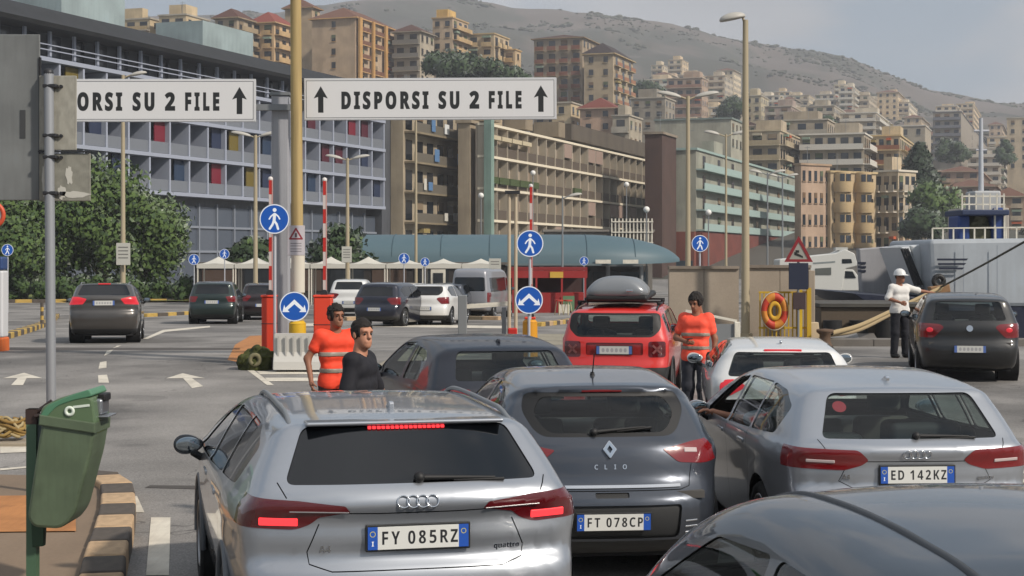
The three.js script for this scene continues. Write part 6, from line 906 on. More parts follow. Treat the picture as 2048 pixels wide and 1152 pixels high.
{
  const d = 96, y0 = gy(d), cloth = mt(0xbdbab0, 0.85, { side: THREE.DoubleSide }), n = 8, step = 75 / F * d, where = ['leftmost white marquee of the row', 'white marquee left of the white column', 'white marquee behind the white column', 'white marquee behind the right orange barrier', 'white marquee left of the box sign pole', 'white marquee behind the dark parked car', 'white marquee behind the parked white hatchback', 'rightmost white marquee of the row beside the van'];
  for (let i = 0; i < n; i++) {
    const g = thing('marquee', where[i], 'marquee', [wx(400 + 37 + i * 75, d), y0, -d]), w = step * 0.98, e = wy(527, d) - y0, t = wy(513 + (i > 4 ? 4 : 0), d) - y0, m = 14, P = [], I = [];
    for (let a = 0; a <= m; a++) for (let b = 0; b <= m; b++) { const x = a / m * 2 - 1, z = b / m * 2 - 1, q = Math.max(Math.abs(x), Math.abs(z)); P.push(x * w / 2, e + (t - e) * Math.pow(1 - q, 1.7) - 0.05 * (1 - Math.abs(Math.abs(x) - Math.abs(z))) * q, z * w / 2); }
    for (let a = 0; a < m; a++) for (let b = 0; b < m; b++) { const k = a * (m + 1) + b, l = k + m + 1; I.push(k, k + 1, l, k + 1, l + 1, l); } const ge = new THREE.BufferGeometry(); ge.setAttribute('position', new THREE.Float32BufferAttribute(P, 3)); ge.setIndex(I); ge.computeVertexNormals(); mesh('roof_cloth', ge, cloth, g);
    mesh('valance', [box(w, 0.26, 0.02, 0, e - 0.28, w / 2), box(w, 0.26, 0.02, 0, e - 0.28, -w / 2), box(0.02, 0.26, w - 0.05, w / 2, e - 0.28, 0), box(0.02, 0.26, w - 0.05, -w / 2, e - 0.28, 0)].slice(0, 1), cloth, g); for (const sx of [-1, 1]) for (const sz of [-1, 1]) mesh('post', cyl(0.04, 0.04, e - 0.02, sx * (w / 2 - 0.05), 0, sz * (w / 2 - 0.05), 8), M.white, g);
  }
  const k = thing('stall_building', 'dark low stall building under the white marquees', 'building', [wx(700, 101), gy(101), -101]); mesh('walls', box(19, 2.3, 3, 0, 0, -1.5), mt(0x2e2a28, 0.9), k); for (let i = 0; i < 7; i++) cb('stall_opening', 2.1, 1.3, 0.08, -8 + i * 2.6, 0.7, 0.02, i % 2 ? M.paneDark : mt(0x4a3a30, 0.8), k); cb('white_door', 0.9, 2.0, 0.1, 5.4, 0.02, 0.06, M.white, k); cb('door_glass', 0.6, 1.3, 0.05, 5.4, 0.5, 0.12, M.paneDark, k); mesh('roof', box(19.4, 0.15, 3.6, 0, 2.302, -1.5), M.concreteDark, k);
}
{
  const d = 78, g = thing('kiosk', 'red drinks kiosk with a yellow board under the teal canopy', 'kiosk', [wx(1098, d), gy(d), -d]), rd = mt(0x8d1f1d, 0.6); mesh('counter', box(3.3, 0.95, 1.6, 0, 0, -0.8), rd, g); mesh('roof', box(3.6, 0.16, 2.2, 0, 2.0, -0.8), mt(0x7a1a1b, 0.6), g); mesh('fascia', box(3.6, 0.34, 0.08, 0, 1.65, 0.3), rd, g); mesh('yellow_board', box(0.62, 0.28, 0.05, 0.35, 1.66, 0.37), mt(0xc09a3a, 0.6), g); mesh('shelf', box(3.2, 1.6, 0.3, 0, 0.3, -1.6), mt(0x3c2a28, 0.8), g); for (const x of [-1.7, -0.6, 0.6, 1.7]) cb('post', 0.09, 1.7, 0.09, x, 0, 0.3, rd, g); cb('green_panel', 0.6, 0.7, 0.05, 0.9, 0.1, 0.05, mt(0x5b7a5a, 0.7), g); cb('white_crate', 0.5, 0.4, 0.4, 0.7, 0.0, 0.5, M.white, g);
  for (const [px, l] of [[1118, 'red stool in front of the kiosk, left one of two'], [1136, 'red stool in front of the kiosk, right one of two']]) { const s = thing('stool', l, 'stool', [wx(px, 74), gy(74), -74]); mesh('seat', cyl(0.2, 0.2, 0.06, 0, 0.62, 0, 14), mt(0xb03a2a, 0.6), s); for (let i = 0; i < 4; i++) mesh('leg', bar([0.1 * Math.cos(i * 1.57), 0.62, 0.1 * Math.sin(i * 1.57)], [0.2 * Math.cos(i * 1.57), -0.01, 0.2 * Math.sin(i * 1.57)], 0.02), mt(0xb9ad8a, 0.7), s); }
}
// ---------- trees and hedge at the left ----------
for (const [px, d, h, rx, seed, label] of [[26, 104, 6.6, 2.7, 41, 'dark broadleaf tree at the left edge behind the sign pole'], [112, 106, 7.9, 2.7, 42, 'broadleaf tree behind the left sign pole'], [200, 106, 8.8, 2.6, 43, 'tall broadleaf tree above the grey estate car'], [284, 108, 7.0, 2.5, 44, 'broadleaf tree at the right end of the left row']]) tree('broadleaf_tree', label, 'trees in front of the hotel', [wx(px, d), gy(d) + 0.1, -d], h, rx, { seed, clumps: 34, per: 420, leaf: 0.17, low: 0.2, mats: [leafMats[1], leafMats[0], leafMats[2], leafMats[3]] });
for (const [px, d, h, rx, seed, label] of [[682, 112, 4.8, 1.8, 45, 'dark green tree behind the right orange barrier'], [503, 112, 4.4, 1.3, 46, 'narrow dark tree left of the white column']]) tree('broadleaf_tree', label, null, [wx(px, d), gy(d), -d], h, rx, { seed, clumps: 22, per: 260, leaf: 0.22, low: 0.12, mats: [leafMats[2], leafMats[3], leafMats[1]] });
for (let i = 0; i < 5; i++) tree('hedge_bush', ['leftmost bush of the clipped hedge', 'second hedge bush from the left', 'hedge bush behind the grey estate car', 'hedge bush right of the grey estate car', 'rightmost bush of the clipped hedge'][i], 'hedge along the far pavement', [wx(20 + i * 82, 102.5), gy(102.5) + 0.1, -102.5], 1.5, 1.5, { seed: 60 + i, clumps: 14, per: 220, leaf: 0.16, low: 0.05, rz: 0.7, cat: 'bush', mats: [leafMats[0], leafMats[2], leafMats[1]] });
// ---------- left foreground: sign backs, litter bin ----------
{
  const d = 15.2, y0 = gy(d) + 0.13, g = thing('sign_post', 'grey post with the backs of several road signs at the left', 'sign post', [wx(104, d), y0, -d]), Y = py => wy(py, d) - y0, X = px => wx(px, d) - wx(104, d), slab = (name, x0, x1, yt, yb, z, mat) => mesh(name, rbox(X(x1) - X(x0), Y(yt) - Y(yb), 0.025, 0.008, (X(x0) + X(x1)) / 2, Y(yb), z), mat, g);
  mesh('post', bar([0, -0.05, 0], [-0.03, Y(146), 0], 0.045, 0.045, 18), mt(0x8f9296, 0.5, { metalness: 0.3 }), g); mesh('post_cap', new THREE.SphereGeometry(0.047, 14, 8).translate(-0.03, Y(146), 0), M.darkSteel, g);
  slab('dark_sign_back', -190, 74, 66, 400, -0.10, mt(0x74787a, 0.6, { map: rep(TX.stain, 1) })); mesh('sign_edge', box(0.012, Y(112) - Y(400), 0.05, X(74), Y(400), -0.10), M.black, g); mesh('worn_mark', box(0.05, 0.26, 0.004, X(40), Y(275), -0.084), mt(0x3a3c3e, 0.8), g);
  slab('pale_sign_back', 75, 150, 150, 300, -0.06, mt(0x9b9a92, 0.6, { map: rep(TX.stain, 2) })); slab('lower_sign_back', 75, 178, 306, 402, -0.06, mt(0x87877f, 0.7, { map: rep(TX.stain, 2) })); mesh('rail', box(X(178) - X(74), 0.014, 0.03, (X(74) + X(178)) / 2, Y(304), -0.045), M.darkSteel, g);
  { const r = rng(4), sh = []; for (const [cx, cy, w, h] of [[148, 388, 0.20, 0.05], [120, 385, 0.06, 0.1], [136, 350, 0.05, 0.14], [85, 360, 0.03, 0.22]]) { const n = 18, pts = []; for (let i = 0; i < n; i++) { const a = i / n * 6.283, k = 0.7 + 0.5 * r(); pts.push([Math.cos(a) * w / 2 * k * 1.3, Math.sin(a) * h / 2 * k * 1.3]); } mesh('paper_remnant', extr(pts, 0.002).translate(X(cx), Y(cy), -0.046), mt(0xb7b5ac, 0.9), g); } }
  for (const py of [176, 275, 318, 390]) { mesh('clamp', rbox(0.13, 0.035, 0.09, 0.01, -0.012, Y(py), 0), M.darkSteel, g); mesh('bolt', new THREE.CylinderGeometry(0.016, 0.016, 0.03, 10).rotateX(Math.PI / 2).translate(0.075, Y(py) + 0.017, -0.035), M.darkSteel, g); }
}
{
  const d = 11.0, y0 = gy(d) + 0.13, s = F / d, g = thing('litter_bin', 'green post mounted litter bin with an ashtray on its front', 'litter bin', [wx(66, d), y0, -d]), X = px => (px - 66) / s, Y = py => wy(py, d) - y0, pl = (pts, depth, bev = 0.012) => extr(pts.map(([x, y]) => [X(x), Y(y)]), depth, bev), grn = mt(0x566550, 0.5, { map: rep(TX.stain, 1.5) }), grn2 = mt(0x4d7a5e, 0.45);
  mesh('bin_body', pl(roundPoly([[106, 838], [198, 852], [190, 900], [160, 1015, 14], [138, 1043, 16], [86, 1040, 18], [77, 1025, 8], [98, 880]], 5), 0.34, 0.02).translate(0, 0, -0.17), grn, g); mesh('rim', pl([[98, 826], [204, 842], [203, 858], [97, 842]], 0.40, 0.008).translate(0, 0, -0.20), grn, g);
  mesh('hood', pl(roundPoly([[100, 826], [104, 812, 6], [135, 795, 16], [165, 788, 16], [196, 794, 6], [202, 842]], 5), 0.36, 0.015).translate(0, 0, -0.18), mt(0x55694c, 0.4), g); mesh('lid', pl(roundPoly([[98, 828], [110, 808, 12], [150, 790, 14], [192, 776], [198, 786], [160, 794, 10], [128, 806, 10], [108, 828]], 3), 0.39, 0.006).translate(0, 0, -0.195), grn2, g);
  mesh('white_logo', [new THREE.TorusGeometry(0.024, 0.011, 8, 22).translate(X(155), Y(817), 0.198), new THREE.BoxGeometry(0.11, 0.016, 0.004).rotateZ(0.12).translate(X(178), Y(807), 0.198)], mt(0xc9d2c6, 0.6), g);
  mesh('ashtray', [rbox(0.06, 0.11, 0.2, 0.02, X(203), Y(828), 0), rbox(0.13, 0.012, 0.22, 0.005, X(206), Y(832), 0)], mt(0x9fa2a6, 0.3, { metalness: 0.8 }), g); mesh('stub_plate', rbox(0.05, 0.05, 0.16, 0.01, X(209), Y(801), 0), M.black, g);
  mesh('yellow_band', pl([[199, 856], [203, 856], [180, 945], [175, 945]], 0.22, 0.004).translate(0, 0, -0.11), mt(0x7f8a35, 0.6), g);
  mesh('post', box(X(74) - X(54), Y(818) + 0.03, 0.08, X(64), -0.03, -0.02), mt(0x44604a, 0.5), g); mesh('post_top', box(0.075, 0.1, 0.085, X(64), Y(848), -0.02), mt(0x33241f, 0.7), g); mesh('bracket', [bar([X(72), Y(825), 0], [X(104), Y(802), 0], 0.014), bar([X(72), Y(832), 0.03], [X(100), Y(826), 0.03], 0.012)], mt(0x2f2320, 0.6), g); mesh('back_plate', pl([[74, 832], [100, 828], [96, 880], [76, 930]], 0.05, 0.004).translate(0, 0, -0.06), mt(0x4e5a5a, 0.5), g); mesh('lower_bracket', pl([[66, 1046], [90, 1046], [88, 1090], [68, 1092]], 0.06, 0.003).translate(0, 0, -0.03), mt(0x24402a, 0.6), g);
}
{
  const p = gpt(14, 888), g = thing('rope_bundle', 'yellowish bundle of old rope on a pale slab at the left edge', 'rope bundle', [p.x, p.y, p.z]); { const r = rng(19); for (let i = 0; i < 9; i++) { const pts = []; for (let k = 0; k < 14; k++) { const a = k * 0.75 + i, q = 0.11 + 0.10 * r(); pts.push([q * 1.2 * Math.cos(a), 0.08 + 0.24 * r() * (1 - q * 2) + 0.012 * i, q * Math.sin(a)]); } mesh('rope_coil', tube(pts, 0.02, 90, 6), mt([0x8d7442, 0x9a8a66, 0x7c6234][i % 3], 0.95), g); } } mesh('slab', rbox(0.75, 0.06, 0.5, 0.01, 0, -0.01, 0.05), wall(0xa49a8a), g);
  const b = thing('marker_post', 'small yellow and black marker post on the left kerb', 'bollard', gpt(84, 656)); for (let i = 0; i < 6; i++) mesh('band', cyl(0.055, 0.055, 0.145, 0, -0.02 + i * 0.145, 0, 14), i % 2 ? M.kerbDark : M.kerbYellow, b);
}
// ---------- harbour: ship, link span, camper, ropes ----------
{
  const d = 58, g = thing('ferry', 'white and navy ferry moored behind the quay at the right', 'ship', [wx(1880, d), -1.75, -d]), ox = wx(1880, d), X = px => wx(px, d) - ox, Y = py => wy(py, d) + 1.75, pl = (pts, depth, bev, dd = d) => extr(pts.map(([x, y]) => [wx(x, dd) - ox, wy(y, dd) + 1.75]), depth, bev), wh = mt(0xa3abb5, 0.55, { map: rep(TX.stain, 1 / 6) }), nv = mt(0x141b30, 0.5);
  mesh('upper_hull', pl(roundPoly([[1868, 487], [2700, 478], [2700, 612], [1960, 605], [1884, 600], [1872, 560]], 2), 6, 0.15).translate(0, 0, -6.2), wh, g); mesh('lower_hull', pl([[1858, 598], [1960, 606], [2700, 612], [2700, 790], [1930, 790], [1880, 650]], 6, 0.12).translate(0, 0, -6.25), nv, g);
  mesh('bow_plate', pl([[1720, 500], [1806, 493], [1812, 598], [1726, 592]], 0.5, 0.05, 65.5).translate(0, 0, -8), mt(0x9c9da3, 0.55, { map: rep(TX.stain, 1 / 5) }), g); mesh('bow_foot', pl([[1712, 588], [1826, 596], [1868, 600], [1880, 655], [1830, 640], [1740, 606]], 9, 0.05).translate(0, 0, -9.2), nv, g);
  for (const [y, x0, x1] of [[517, 1872, 1934], [526, 1874, 1930], [535, 1876, 1926]]) mesh('hull_stripe', pl([[x0, y], [x1, y], [x1 - 4, y + 4], [x0, y + 4]], 0.03, 0).translate(0, 0, 0.14), nv, g); for (const y of [524, 532, 540]) mesh('hull_stripe', pl([[1716, y], [1732, y], [1732, y + 4], [1716, y + 4]], 0.03, 0, 65.4).translate(0, 0, -7.44), nv, g);
  mesh('raised_ramp', pl([[1826, 494], [1856, 490], [1868, 520], [1874, 575], [1846, 574]], 3.5, 0.06, 59.4).translate(0, 0, -5), mt(0xbcc0c2, 0.5), g); mesh('ramp_edge', pl([[1806, 496], [1818, 495], [1846, 575], [1836, 576]], 3.6, 0.04, 59.3).translate(0, 0, -5), mt(0xc2c5c7, 0.5), g); for (let i = 0; i < 3; i++) mesh('ramp_rail', bar([X(1820 + i * 5), Y(497), -1.2], [X(1848 + i * 6), Y(572), -1.2], 0.06), M.darkSteel, g); mesh('hawse_pipe', new THREE.TorusGeometry(0.17, 0.09, 10, 24).translate(X(1876), Y(562), 0.1), M.black, g);
  mesh('fender_frame', pl([[1855, 575], [1890, 570], [1892, 582], [1858, 588]], 0.4, 0.03).translate(0, 0, 0.1), mt(0x8a6a4a, 0.8), g);
  const X3 = px => wx(px, 61) - ox, Y3 = py => wy(py, 61) + 1.75;
  for (let i = 0; i < 16; i++) cb('rail_post', 0.05, 0.55, 0.05, lerp(X(1872), X(2190), i / 15), lerp(Y(487.5), Y(484), i / 15), -0.5, M.white, g); mesh('hull_rail', beam([X(1872), Y(487.5) + 0.55, -0.5], [X(2190), Y(484) + 0.55, -0.5], 0.05, 0.05), M.white, g); for (const x of [1925, 1992, 2070]) cb('plate_seam', 0.025, Y(490) - Y(600), 0.02, X(x), Y(600), 0.145, mt(0x8b929b, 0.6), g);
  for (const [x0, x1, t] of [[1906, 1930, 430], [1974, 2000, 416]]) { mesh('funnel', rbox(X3(x1) - X3(x0), Y3(t) - Y3(489), 1.4, 0.12, (X3(x0) + X3(x1)) / 2, Y3(489), -3), mt(0x15346f, 0.5), g); } for (const px of [1978, 1997]) cb('funnel_stripe', 0.06, Y3(418) - Y3(486), 0.05, X3(px), Y3(486), -2.27, M.white, g);
  mesh('bridge_deck', rbox(X3(2000) - X3(1906), 0.2, 2.4, 0.05, (X3(2000) + X3(1906)) / 2, Y3(432), -3), mt(0x23304e, 0.6), g); for (let i = 0; i < 7; i++) cb('deck_post', 0.05, 0.75, 0.05, lerp(X3(1908), X3(1990), i / 6), Y3(430), -1.9, M.white, g); mesh('deck_rail', [box(X3(1992) - X3(1906), 0.05, 0.05, (X3(1992) + X3(1906)) / 2, Y3(396), -1.9), box(X3(1992) - X3(1906), 0.05, 0.05, (X3(1992) + X3(1906)) / 2, Y3(412), -1.9)], M.white, g); mesh('wheelhouse', rbox(1.0, 0.8, 1.2, 0.08, X3(1966), Y3(426), -3), mt(0xa5a7a8, 0.5), g); mesh('mast', bar([X3(1962), Y3(420), -3], [X3(1962), Y3(236), -3], 0.11, 0.07, 12), mt(0xa9adb3, 0.5), g); mesh('mast_yard', bar([X3(1948), Y3(262), -3], [X3(1978), Y3(262), -3], 0.05), M.greyPole, g); mesh('mast_yard', bar([X3(1952), Y3(300), -3], [X3(1974), Y3(300), -3], 0.04), M.greyPole, g);
  mesh('net_pile', netGeo(surfaceNet((x, y, z) => Math.hypot(x / 0.75, (y) / 1.1, z / 0.6) * 0.6 - 0.6 + (fbm(x * 3 + 4, y * 3, z * 3, 3) - 0.5) * 0.3, [-1.1, -0.2, -1], [1.1, 1.5, 1], 0.08)).translate(X3(1950), Y3(488), -3), mt(0x5a5945, 0.95), g); mesh('deck_house', rbox(X(2100) - X(2004), 1.4, 2.5, 0.05, (X(2004) + X(2100)) / 2, Y(487), -6), mt(0x9a938a, 0.6), g);
}
{
  const d = 50, g = thing('link_span', 'brown concrete landing block between the quay and the ferry', 'landing block', [wx(1640, d), -1.8, -d]), X = px => wx(px, d) - wx(1640, d), Y = py => wy(py, d) + 1.8; mesh('block', rbox(X(1860) - X(1640), Y(614), 4, 0.06, X(1860) / 2, 0, -2), wall(0x5b5044), g); for (let i = 0; i < 4; i++) mesh('fender', cyl(0.28, 0.28, Y(640), X(1662 + i * 52), 0, 0.24, 14), M.rubber, g); mesh('deck', box(X(1862) - X(1640), 0.1, 4.2, X(1860) / 2, Y(614) + 0.002, -2), wall(0x4c4a46), g);
  const e = thing('quay_coping', 'grey concrete coping along the quay edge behind the man in the helmet', 'coping', [wx(1640, 39.5), gy(39.5), -39.5]); for (let i = 0; i < 10; i++) cb('coping_stone', 1.18, 0.2, 0.8, 0.6 + i * 1.2, -0.04, 0, wall(0x77736f), e);
  const p = thing('far_pier', 'concrete pier carrying the camper van', 'pier', [wx(1660, 97), -1.8, -97]); mesh('deck', box(9, 1.62, 8, 0, 0, 0), wall(0x4a4743), p);
  const b = thing('mooring_bollard', 'rusty mooring bollard on the quay right of the yellow gate', 'bollard', [wx(1650, 38.6), gy(38.6), -38.6]); mesh('stem', new THREE.LatheGeometry([[0, 0], [0.2, 0], [0.16, 0.06], [0.13, 0.14], [0.13, 0.3], [0.2, 0.36], [0.2, 0.42], [0, 0.44]].map(q => new THREE.Vector2(...q)), 20), mt(0x5a4636, 0.8), b);
  const rope = (label, pts, r, c) => { const m = mesh('mooring_rope', tube(pts, r, 60, 8), mt(c, 0.95)); tag(m, label, 'rope'); };
  rope('thick tan mooring rope rising from the bollard to the ferry', [[wx(1652, 38.7), gy(38.7) + 0.3, -38.7], [wx(1712, 43), wy(660, 43), -43], [wx(1780, 49), wy(628, 49), -49], [wx(1880, 57.5), wy(578, 57.5), -57.5]], 0.075, 0xa08d6c); rope('second tan mooring rope just above the first one', [[wx(1664, 38.7), gy(38.7) + 0.32, -38.8], [wx(1716, 43), wy(652, 43), -43], [wx(1782, 49), wy(622, 49), -49], [wx(1882, 57.5), wy(574, 57.5), -57.4]], 0.06, 0x9a8764); rope('thin dark rope running up to the right in front of the ferry', [[wx(1882, 57), wy(574, 57), -57], [wx(1960, 52), wy(533, 52), -52], [wx(2080, 46), wy(466, 46), -46]], 0.035, 0x5d594f);
}
{ // camper van, side on, facing right
  const d = 95, s = F / d, g = thing('camper_van', 'white camper van with a sleeping alcove parked on the far pier', 'camper van', [wx(1624, d), wy(590, d), -d]), X = px => (px - 1624) / s, Y = py => (590 - py) / s, wm = mt(0xc0c0bb, 0.5), pl = (pts, z0, dep, bev = 0.04) => extr(pts.map(([x, y]) => [X(x), Y(y)]), dep, bev).translate(0, 0, z0);
  mesh('living_box', pl(roundPoly([[1560, 582], [1560, 520], [1672, 508], [1690, 500], [1708, 508], [1714, 530], [1690, 536], [1682, 582]], 3), -2, 2), wm, g); mesh('cab', pl(roundPoly([[1684, 580], [1688, 540], [1706, 540], [1722, 562], [1727, 570], [1726, 580]], 3), -1.95, 1.9), wm, g); mesh('alcove_window', pl(roundPoly([[1684, 518], [1702, 518], [1704, 526], [1684, 527]], 1), 0.045, 0.02, 0), M.paneDark, g); mesh('side_window', pl(roundPoly([[1630, 537], [1662, 535], [1662, 550], [1630, 550]], 1), 0.045, 0.02, 0), mt(0x5c5f5c, 0.2), g); mesh('cab_window', pl(roundPoly([[1690, 542], [1705, 543], [1712, 556], [1690, 556]], 1), 0.0, 0.03, 0), M.paneDark, g); mesh('side_stripe', pl([[1626, 525], [1670, 522], [1670, 525], [1626, 528]], 0.045, 0.015, 0), mt(0x7d8484, 0.5), g); mesh('roof_hatch', box(0.7, 0.18, 0.7, X(1688), Y(500) - 0.02, -1), mt(0xa9aaa6, 0.5), g);
  for (const px of [1600, 1710]) for (const z of [-0.15, -1.85]) { const w = new THREE.Group(); w.name = 'wheel'; w.position.set(X(px), Y(580), z); g.add(w); mesh('tyre', new THREE.TorusGeometry(0.24, 0.09, 10, 24), M.rubber, w); mesh('rim', new THREE.CylinderGeometry(0.18, 0.18, 0.1, 18).rotateX(Math.PI / 2), CM.rim, w); }
}
// ---------- people ----------
// a person's own frame: feet on y = 0, facing +z, so the person's left hand is at +x. Joints in metres for a height of 1.75
const cap = (a, b, ra, rb) => { const dx = b[0] - a[0], dy = b[1] - a[1], dz = b[2] - a[2], q = 1 / (dx * dx + dy * dy + dz * dz + 1e-9); return (x, y, z) => { const px = x - a[0], py = y - a[1], pz = z - a[2]; let t = (px * dx + py * dy + pz * dz) * q; t = t < 0 ? 0 : t > 1 ? 1 : t; return Math.hypot(px - dx * t, py - dy * t, pz - dz * t) - (ra + (rb - ra) * t); }; };
const ell = (c, r) => (x, y, z) => { const k = Math.hypot((x - c[0]) / r[0], (y - c[1]) / r[1], (z - c[2]) / r[2]); return (k - 1) * Math.min(...r); };
const uni = (list, k) => (x, y, z) => { let d = 1e9; for (const f of list) d = smin(d, f(x, y, z), k); return d; };
function bounds(pts, m) { const lo = [1e9, 1e9, 1e9], hi = [-1e9, -1e9, -1e9]; for (const p of pts) for (let c = 0; c < 3; c++) { lo[c] = Math.min(lo[c], p[c] - m); hi[c] = Math.max(hi[c], p[c] + m); } return [lo, hi]; }
const mixp = (a, b, t) => a.map((v, i) => v + (b[i] - v) * t);
const SK = [mt(0xa06f55, 0.6), mt(0x8a5c45, 0.6), mt(0xb07c62, 0.6)];
function person(o) {
  const J = Object.assign({ head: [0, 1.63, 0.02], neck: [0, 1.47, -0.01], chest: [0, 1.3, 0], waist: [0, 1.08, 0.0], shL: [0.165, 1.415, -0.01], shR: [-0.165, 1.415, -0.01], elL: [0.215, 1.13, -0.02], elR: [-0.215, 1.13, -0.02], wrL: [0.225, 0.88, 0.05], wrR: [-0.225, 0.88, 0.05], hipL: [0.095, 0.93, 0], hipR: [-0.095, 0.93, 0], knL: [0.11, 0.50, 0.02], knR: [-0.11, 0.50, 0.02], anL: [0.12, 0.09, -0.02], anR: [-0.12, 0.09, -0.02] }, o.J || {});
  const g = thing('person', o.label, 'person', o.pos, o.turn || 0), sk = o.skin || SK[0], sc = (o.h || 1.75) / 1.75; g.scale.setScalar(sc);
  const B = o.girth || 1, torso = k => [cap([-0.085, 1.34, 0], [0.085, 1.34, 0], 0.094 * B + k, 0.094 * B + k), cap([-0.075, 1.2, 0.005], [0.075, 1.2, 0.005], 0.096 * B + k, 0.096 * B + k), cap([-0.06, 1.06, 0.01], [0.06, 1.06, 0.01], 0.096 * B + k, 0.096 * B + k), cap([-0.07, 0.95, 0], [0.07, 0.95, 0], 0.10 * B + k, 0.10 * B + k), cap(J.shL, J.shR, 0.05 + k, 0.05 + k)];
  const turnT = list => list;
  const limb = (a, b, c, r0, r1, r2, k = 0, end = 2) => end <= 1 ? [cap(a, mixp(a, b, end), r0 + k, lerp(r0, r1, end) + k)] : [cap(a, b, r0 + k, r1 + k), cap(b, mixp(b, c, end - 1), r1 + k, lerp(r1, r2, end - 1) + k)];
  const bones = [...turnT(torso(0)), cap(J.neck, mixp(J.neck, J.head, 0.7), 0.058, 0.055), ...limb(J.shL, J.elL, J.wrL, 0.050, 0.039, 0.027), ...limb(J.shR, J.elR, J.wrR, 0.050, 0.039, 0.027), ...limb(J.hipL, J.knL, J.anL, 0.085, 0.058, 0.042), ...limb(J.hipR, J.knR, J.anR, 0.085, 0.058, 0.042)];
  for (const s of ['L', 'R']) { const a = J['an' + s], fw = o.foot || [0, 0, 0.14]; const fy = a[1] - 0.045; bones.push(cap([a[0], fy, a[2] - 0.02], [a[0] + fw[0], fy - 0.01, a[2] + fw[2]], 0.042, 0.036)); }
  const bf = uni(bones, 0.035), all = Object.values(J), [lo, hi] = bounds(all, 0.2); if (!o.seated) lo[1] = -0.02; hi[1] = J.neck[1] + 0.12;
  const geos = [netGeo(surfaceNet(bf, lo, hi, 0.024))];
  // head on a finer grid, turned towards what the person looks at
  const ht = o.headTurn || 0, hn = o.headNod || 0, hm = new THREE.Matrix4().makeTranslation(...J.head).multiply(new THREE.Matrix4().makeRotationY(ht)).multiply(new THREE.Matrix4().makeRotationX(hn));
  const hf = (() => { const skull = ell([0, 0.025, -0.012], [0.074, 0.098, 0.092]), jaw = ell([0, -0.055, 0.03], [0.056, 0.062, 0.062]), nose = cap([0, 0.012, 0.082], [0, -0.022, 0.100], 0.009, 0.016), brow = cap([-0.035, 0.03, 0.072], [0.035, 0.03, 0.072], 0.012, 0.012), lip = cap([-0.02, -0.058, 0.080], [0.02, -0.058, 0.080], 0.008, 0.008), nk = cap([0, -0.06, -0.02], [0, -0.16, -0.03], 0.055, 0.058), chin = ell([0, -0.092, 0.056], [0.028, 0.024, 0.028]); const base = uni([skull, jaw, brow, chin, nk], 0.03), f2 = (x, y, z) => { let d = smin(base(x, y, z), Math.min(nose(x, y, z), lip(x, y, z)), 0.016); const e = Math.min(ell([-0.078, -0.005, -0.008], [0.012, 0.032, 0.02])(x, y, z), ell([0.078, -0.005, -0.008], [0.012, 0.032, 0.02])(x, y, z)); d = smin(d, e, 0.008); const so = Math.min(Math.hypot(x - 0.031, y - 0.008, z - 0.088), Math.hypot(x + 0.031, y - 0.008, z - 0.088)) - 0.018; return smax(d, -so, 0.012); }; return f2; })();
  geos.push(netGeo(surfaceNet(hf, [-0.11, -0.18, -0.13], [0.11, 0.15, 0.14], 0.007)).applyMatrix4(hm));
  // hands: palm, four fingers of different lengths, thumb from the side of the palm
  for (const s of ['L', 'R']) {
    const wr = new THREE.Vector3(...J['wr' + s]), el = new THREE.Vector3(...J['el' + s]), y = wr.clone().sub(el).normalize(), hint = new THREE.Vector3(...((o.palm && o.palm[s]) || [s === 'L' ? -1 : 1, 0, 0.2])), z = hint.clone().sub(y.clone().multiplyScalar(hint.dot(y))).normalize(), x = y.clone().cross(z), m = new THREE.Matrix4().makeBasis(x, y, z).setPosition(wr); const sd = (s === 'L' ? 1 : -1) * (o.thumb || 1), cu = (o.curl && o.curl[s]) ?? 0.5, fs = [cap([0, 0, 0], [0, 0.03, 0], 0.026, 0.028), cap([-0.024, 0.05, 0], [0.024, 0.05, 0], 0.017, 0.017), cap([-0.026, 0.08, 0], [0.026, 0.08, 0], 0.014, 0.014)], fl = [0.062, 0.074, 0.068, 0.052];
    for (let i = 0; i < 4; i++) { let p = [(i - 1.5) * 0.0205 * sd, 0.088, 0], a = 0; for (let k = 0; k < 3; k++) { a += cu * [0.5, 0.8, 0.6][k]; const l = fl[i] * [0.45, 0.32, 0.25][k], q = [p[0], p[1] + Math.cos(a) * l, p[2] + Math.sin(a) * l]; fs.push(cap(p, q, 0.0092 - k * 0.0008, 0.0086 - k * 0.0008)); p = q; } }
    { const b0 = [-0.024 * sd, 0.03, 0.006], b1 = [-0.046 * sd, 0.058, 0.018], b2 = [-0.050 * sd, 0.088, 0.026 + 0.02 * cu]; fs.push(cap(b0, b1, 0.013, 0.0105), cap(b1, b2, 0.0105, 0.0085)); }
    const ff = uni(fs, 0.006); geos.push(netGeo(surfaceNet(ff, [-0.07, -0.03, -0.04], [0.07, 0.17, 0.12], 0.0058)).applyMatrix4(m));
  }
  mesh('body', geos.map(q => q.toNonIndexed()), sk, g);
  for (const s of [-1, 1]) mesh('eye', new THREE.SphereGeometry(0.0105, 10, 8).translate(s * 0.031, 0.006, 0.074).applyMatrix4(hm), mt(0x1d1614, 0.3), g);
  // clothes
  const cloth = (name, list, cut, mat, cell = 0.016, k = 0.03, fold = 0.008) => { const base = uni(list, k), f = (x, y, z) => { let d = base(x, y, z) + (fbm(x * 7 + y * 3 + 3, y * 9 - x * 4, z * 8, 3) - 0.5) * fold * 3.2; return Math.max(d, cut(x, y, z)); }; const pts = all.concat([[0, 1.5, 0]]), [l2, h2] = bounds(pts, 0.22); l2[1] = Math.max(l2[1], o.clothLow?.[name] ?? -0.02); return mesh(name, netGeo(surfaceNet(f, l2, h2, cell)), mat, g); };
  const neckCut = (x, y, z) => 0.072 - Math.hypot(x, (y - 1.525) * 0.8, z - 0.03);
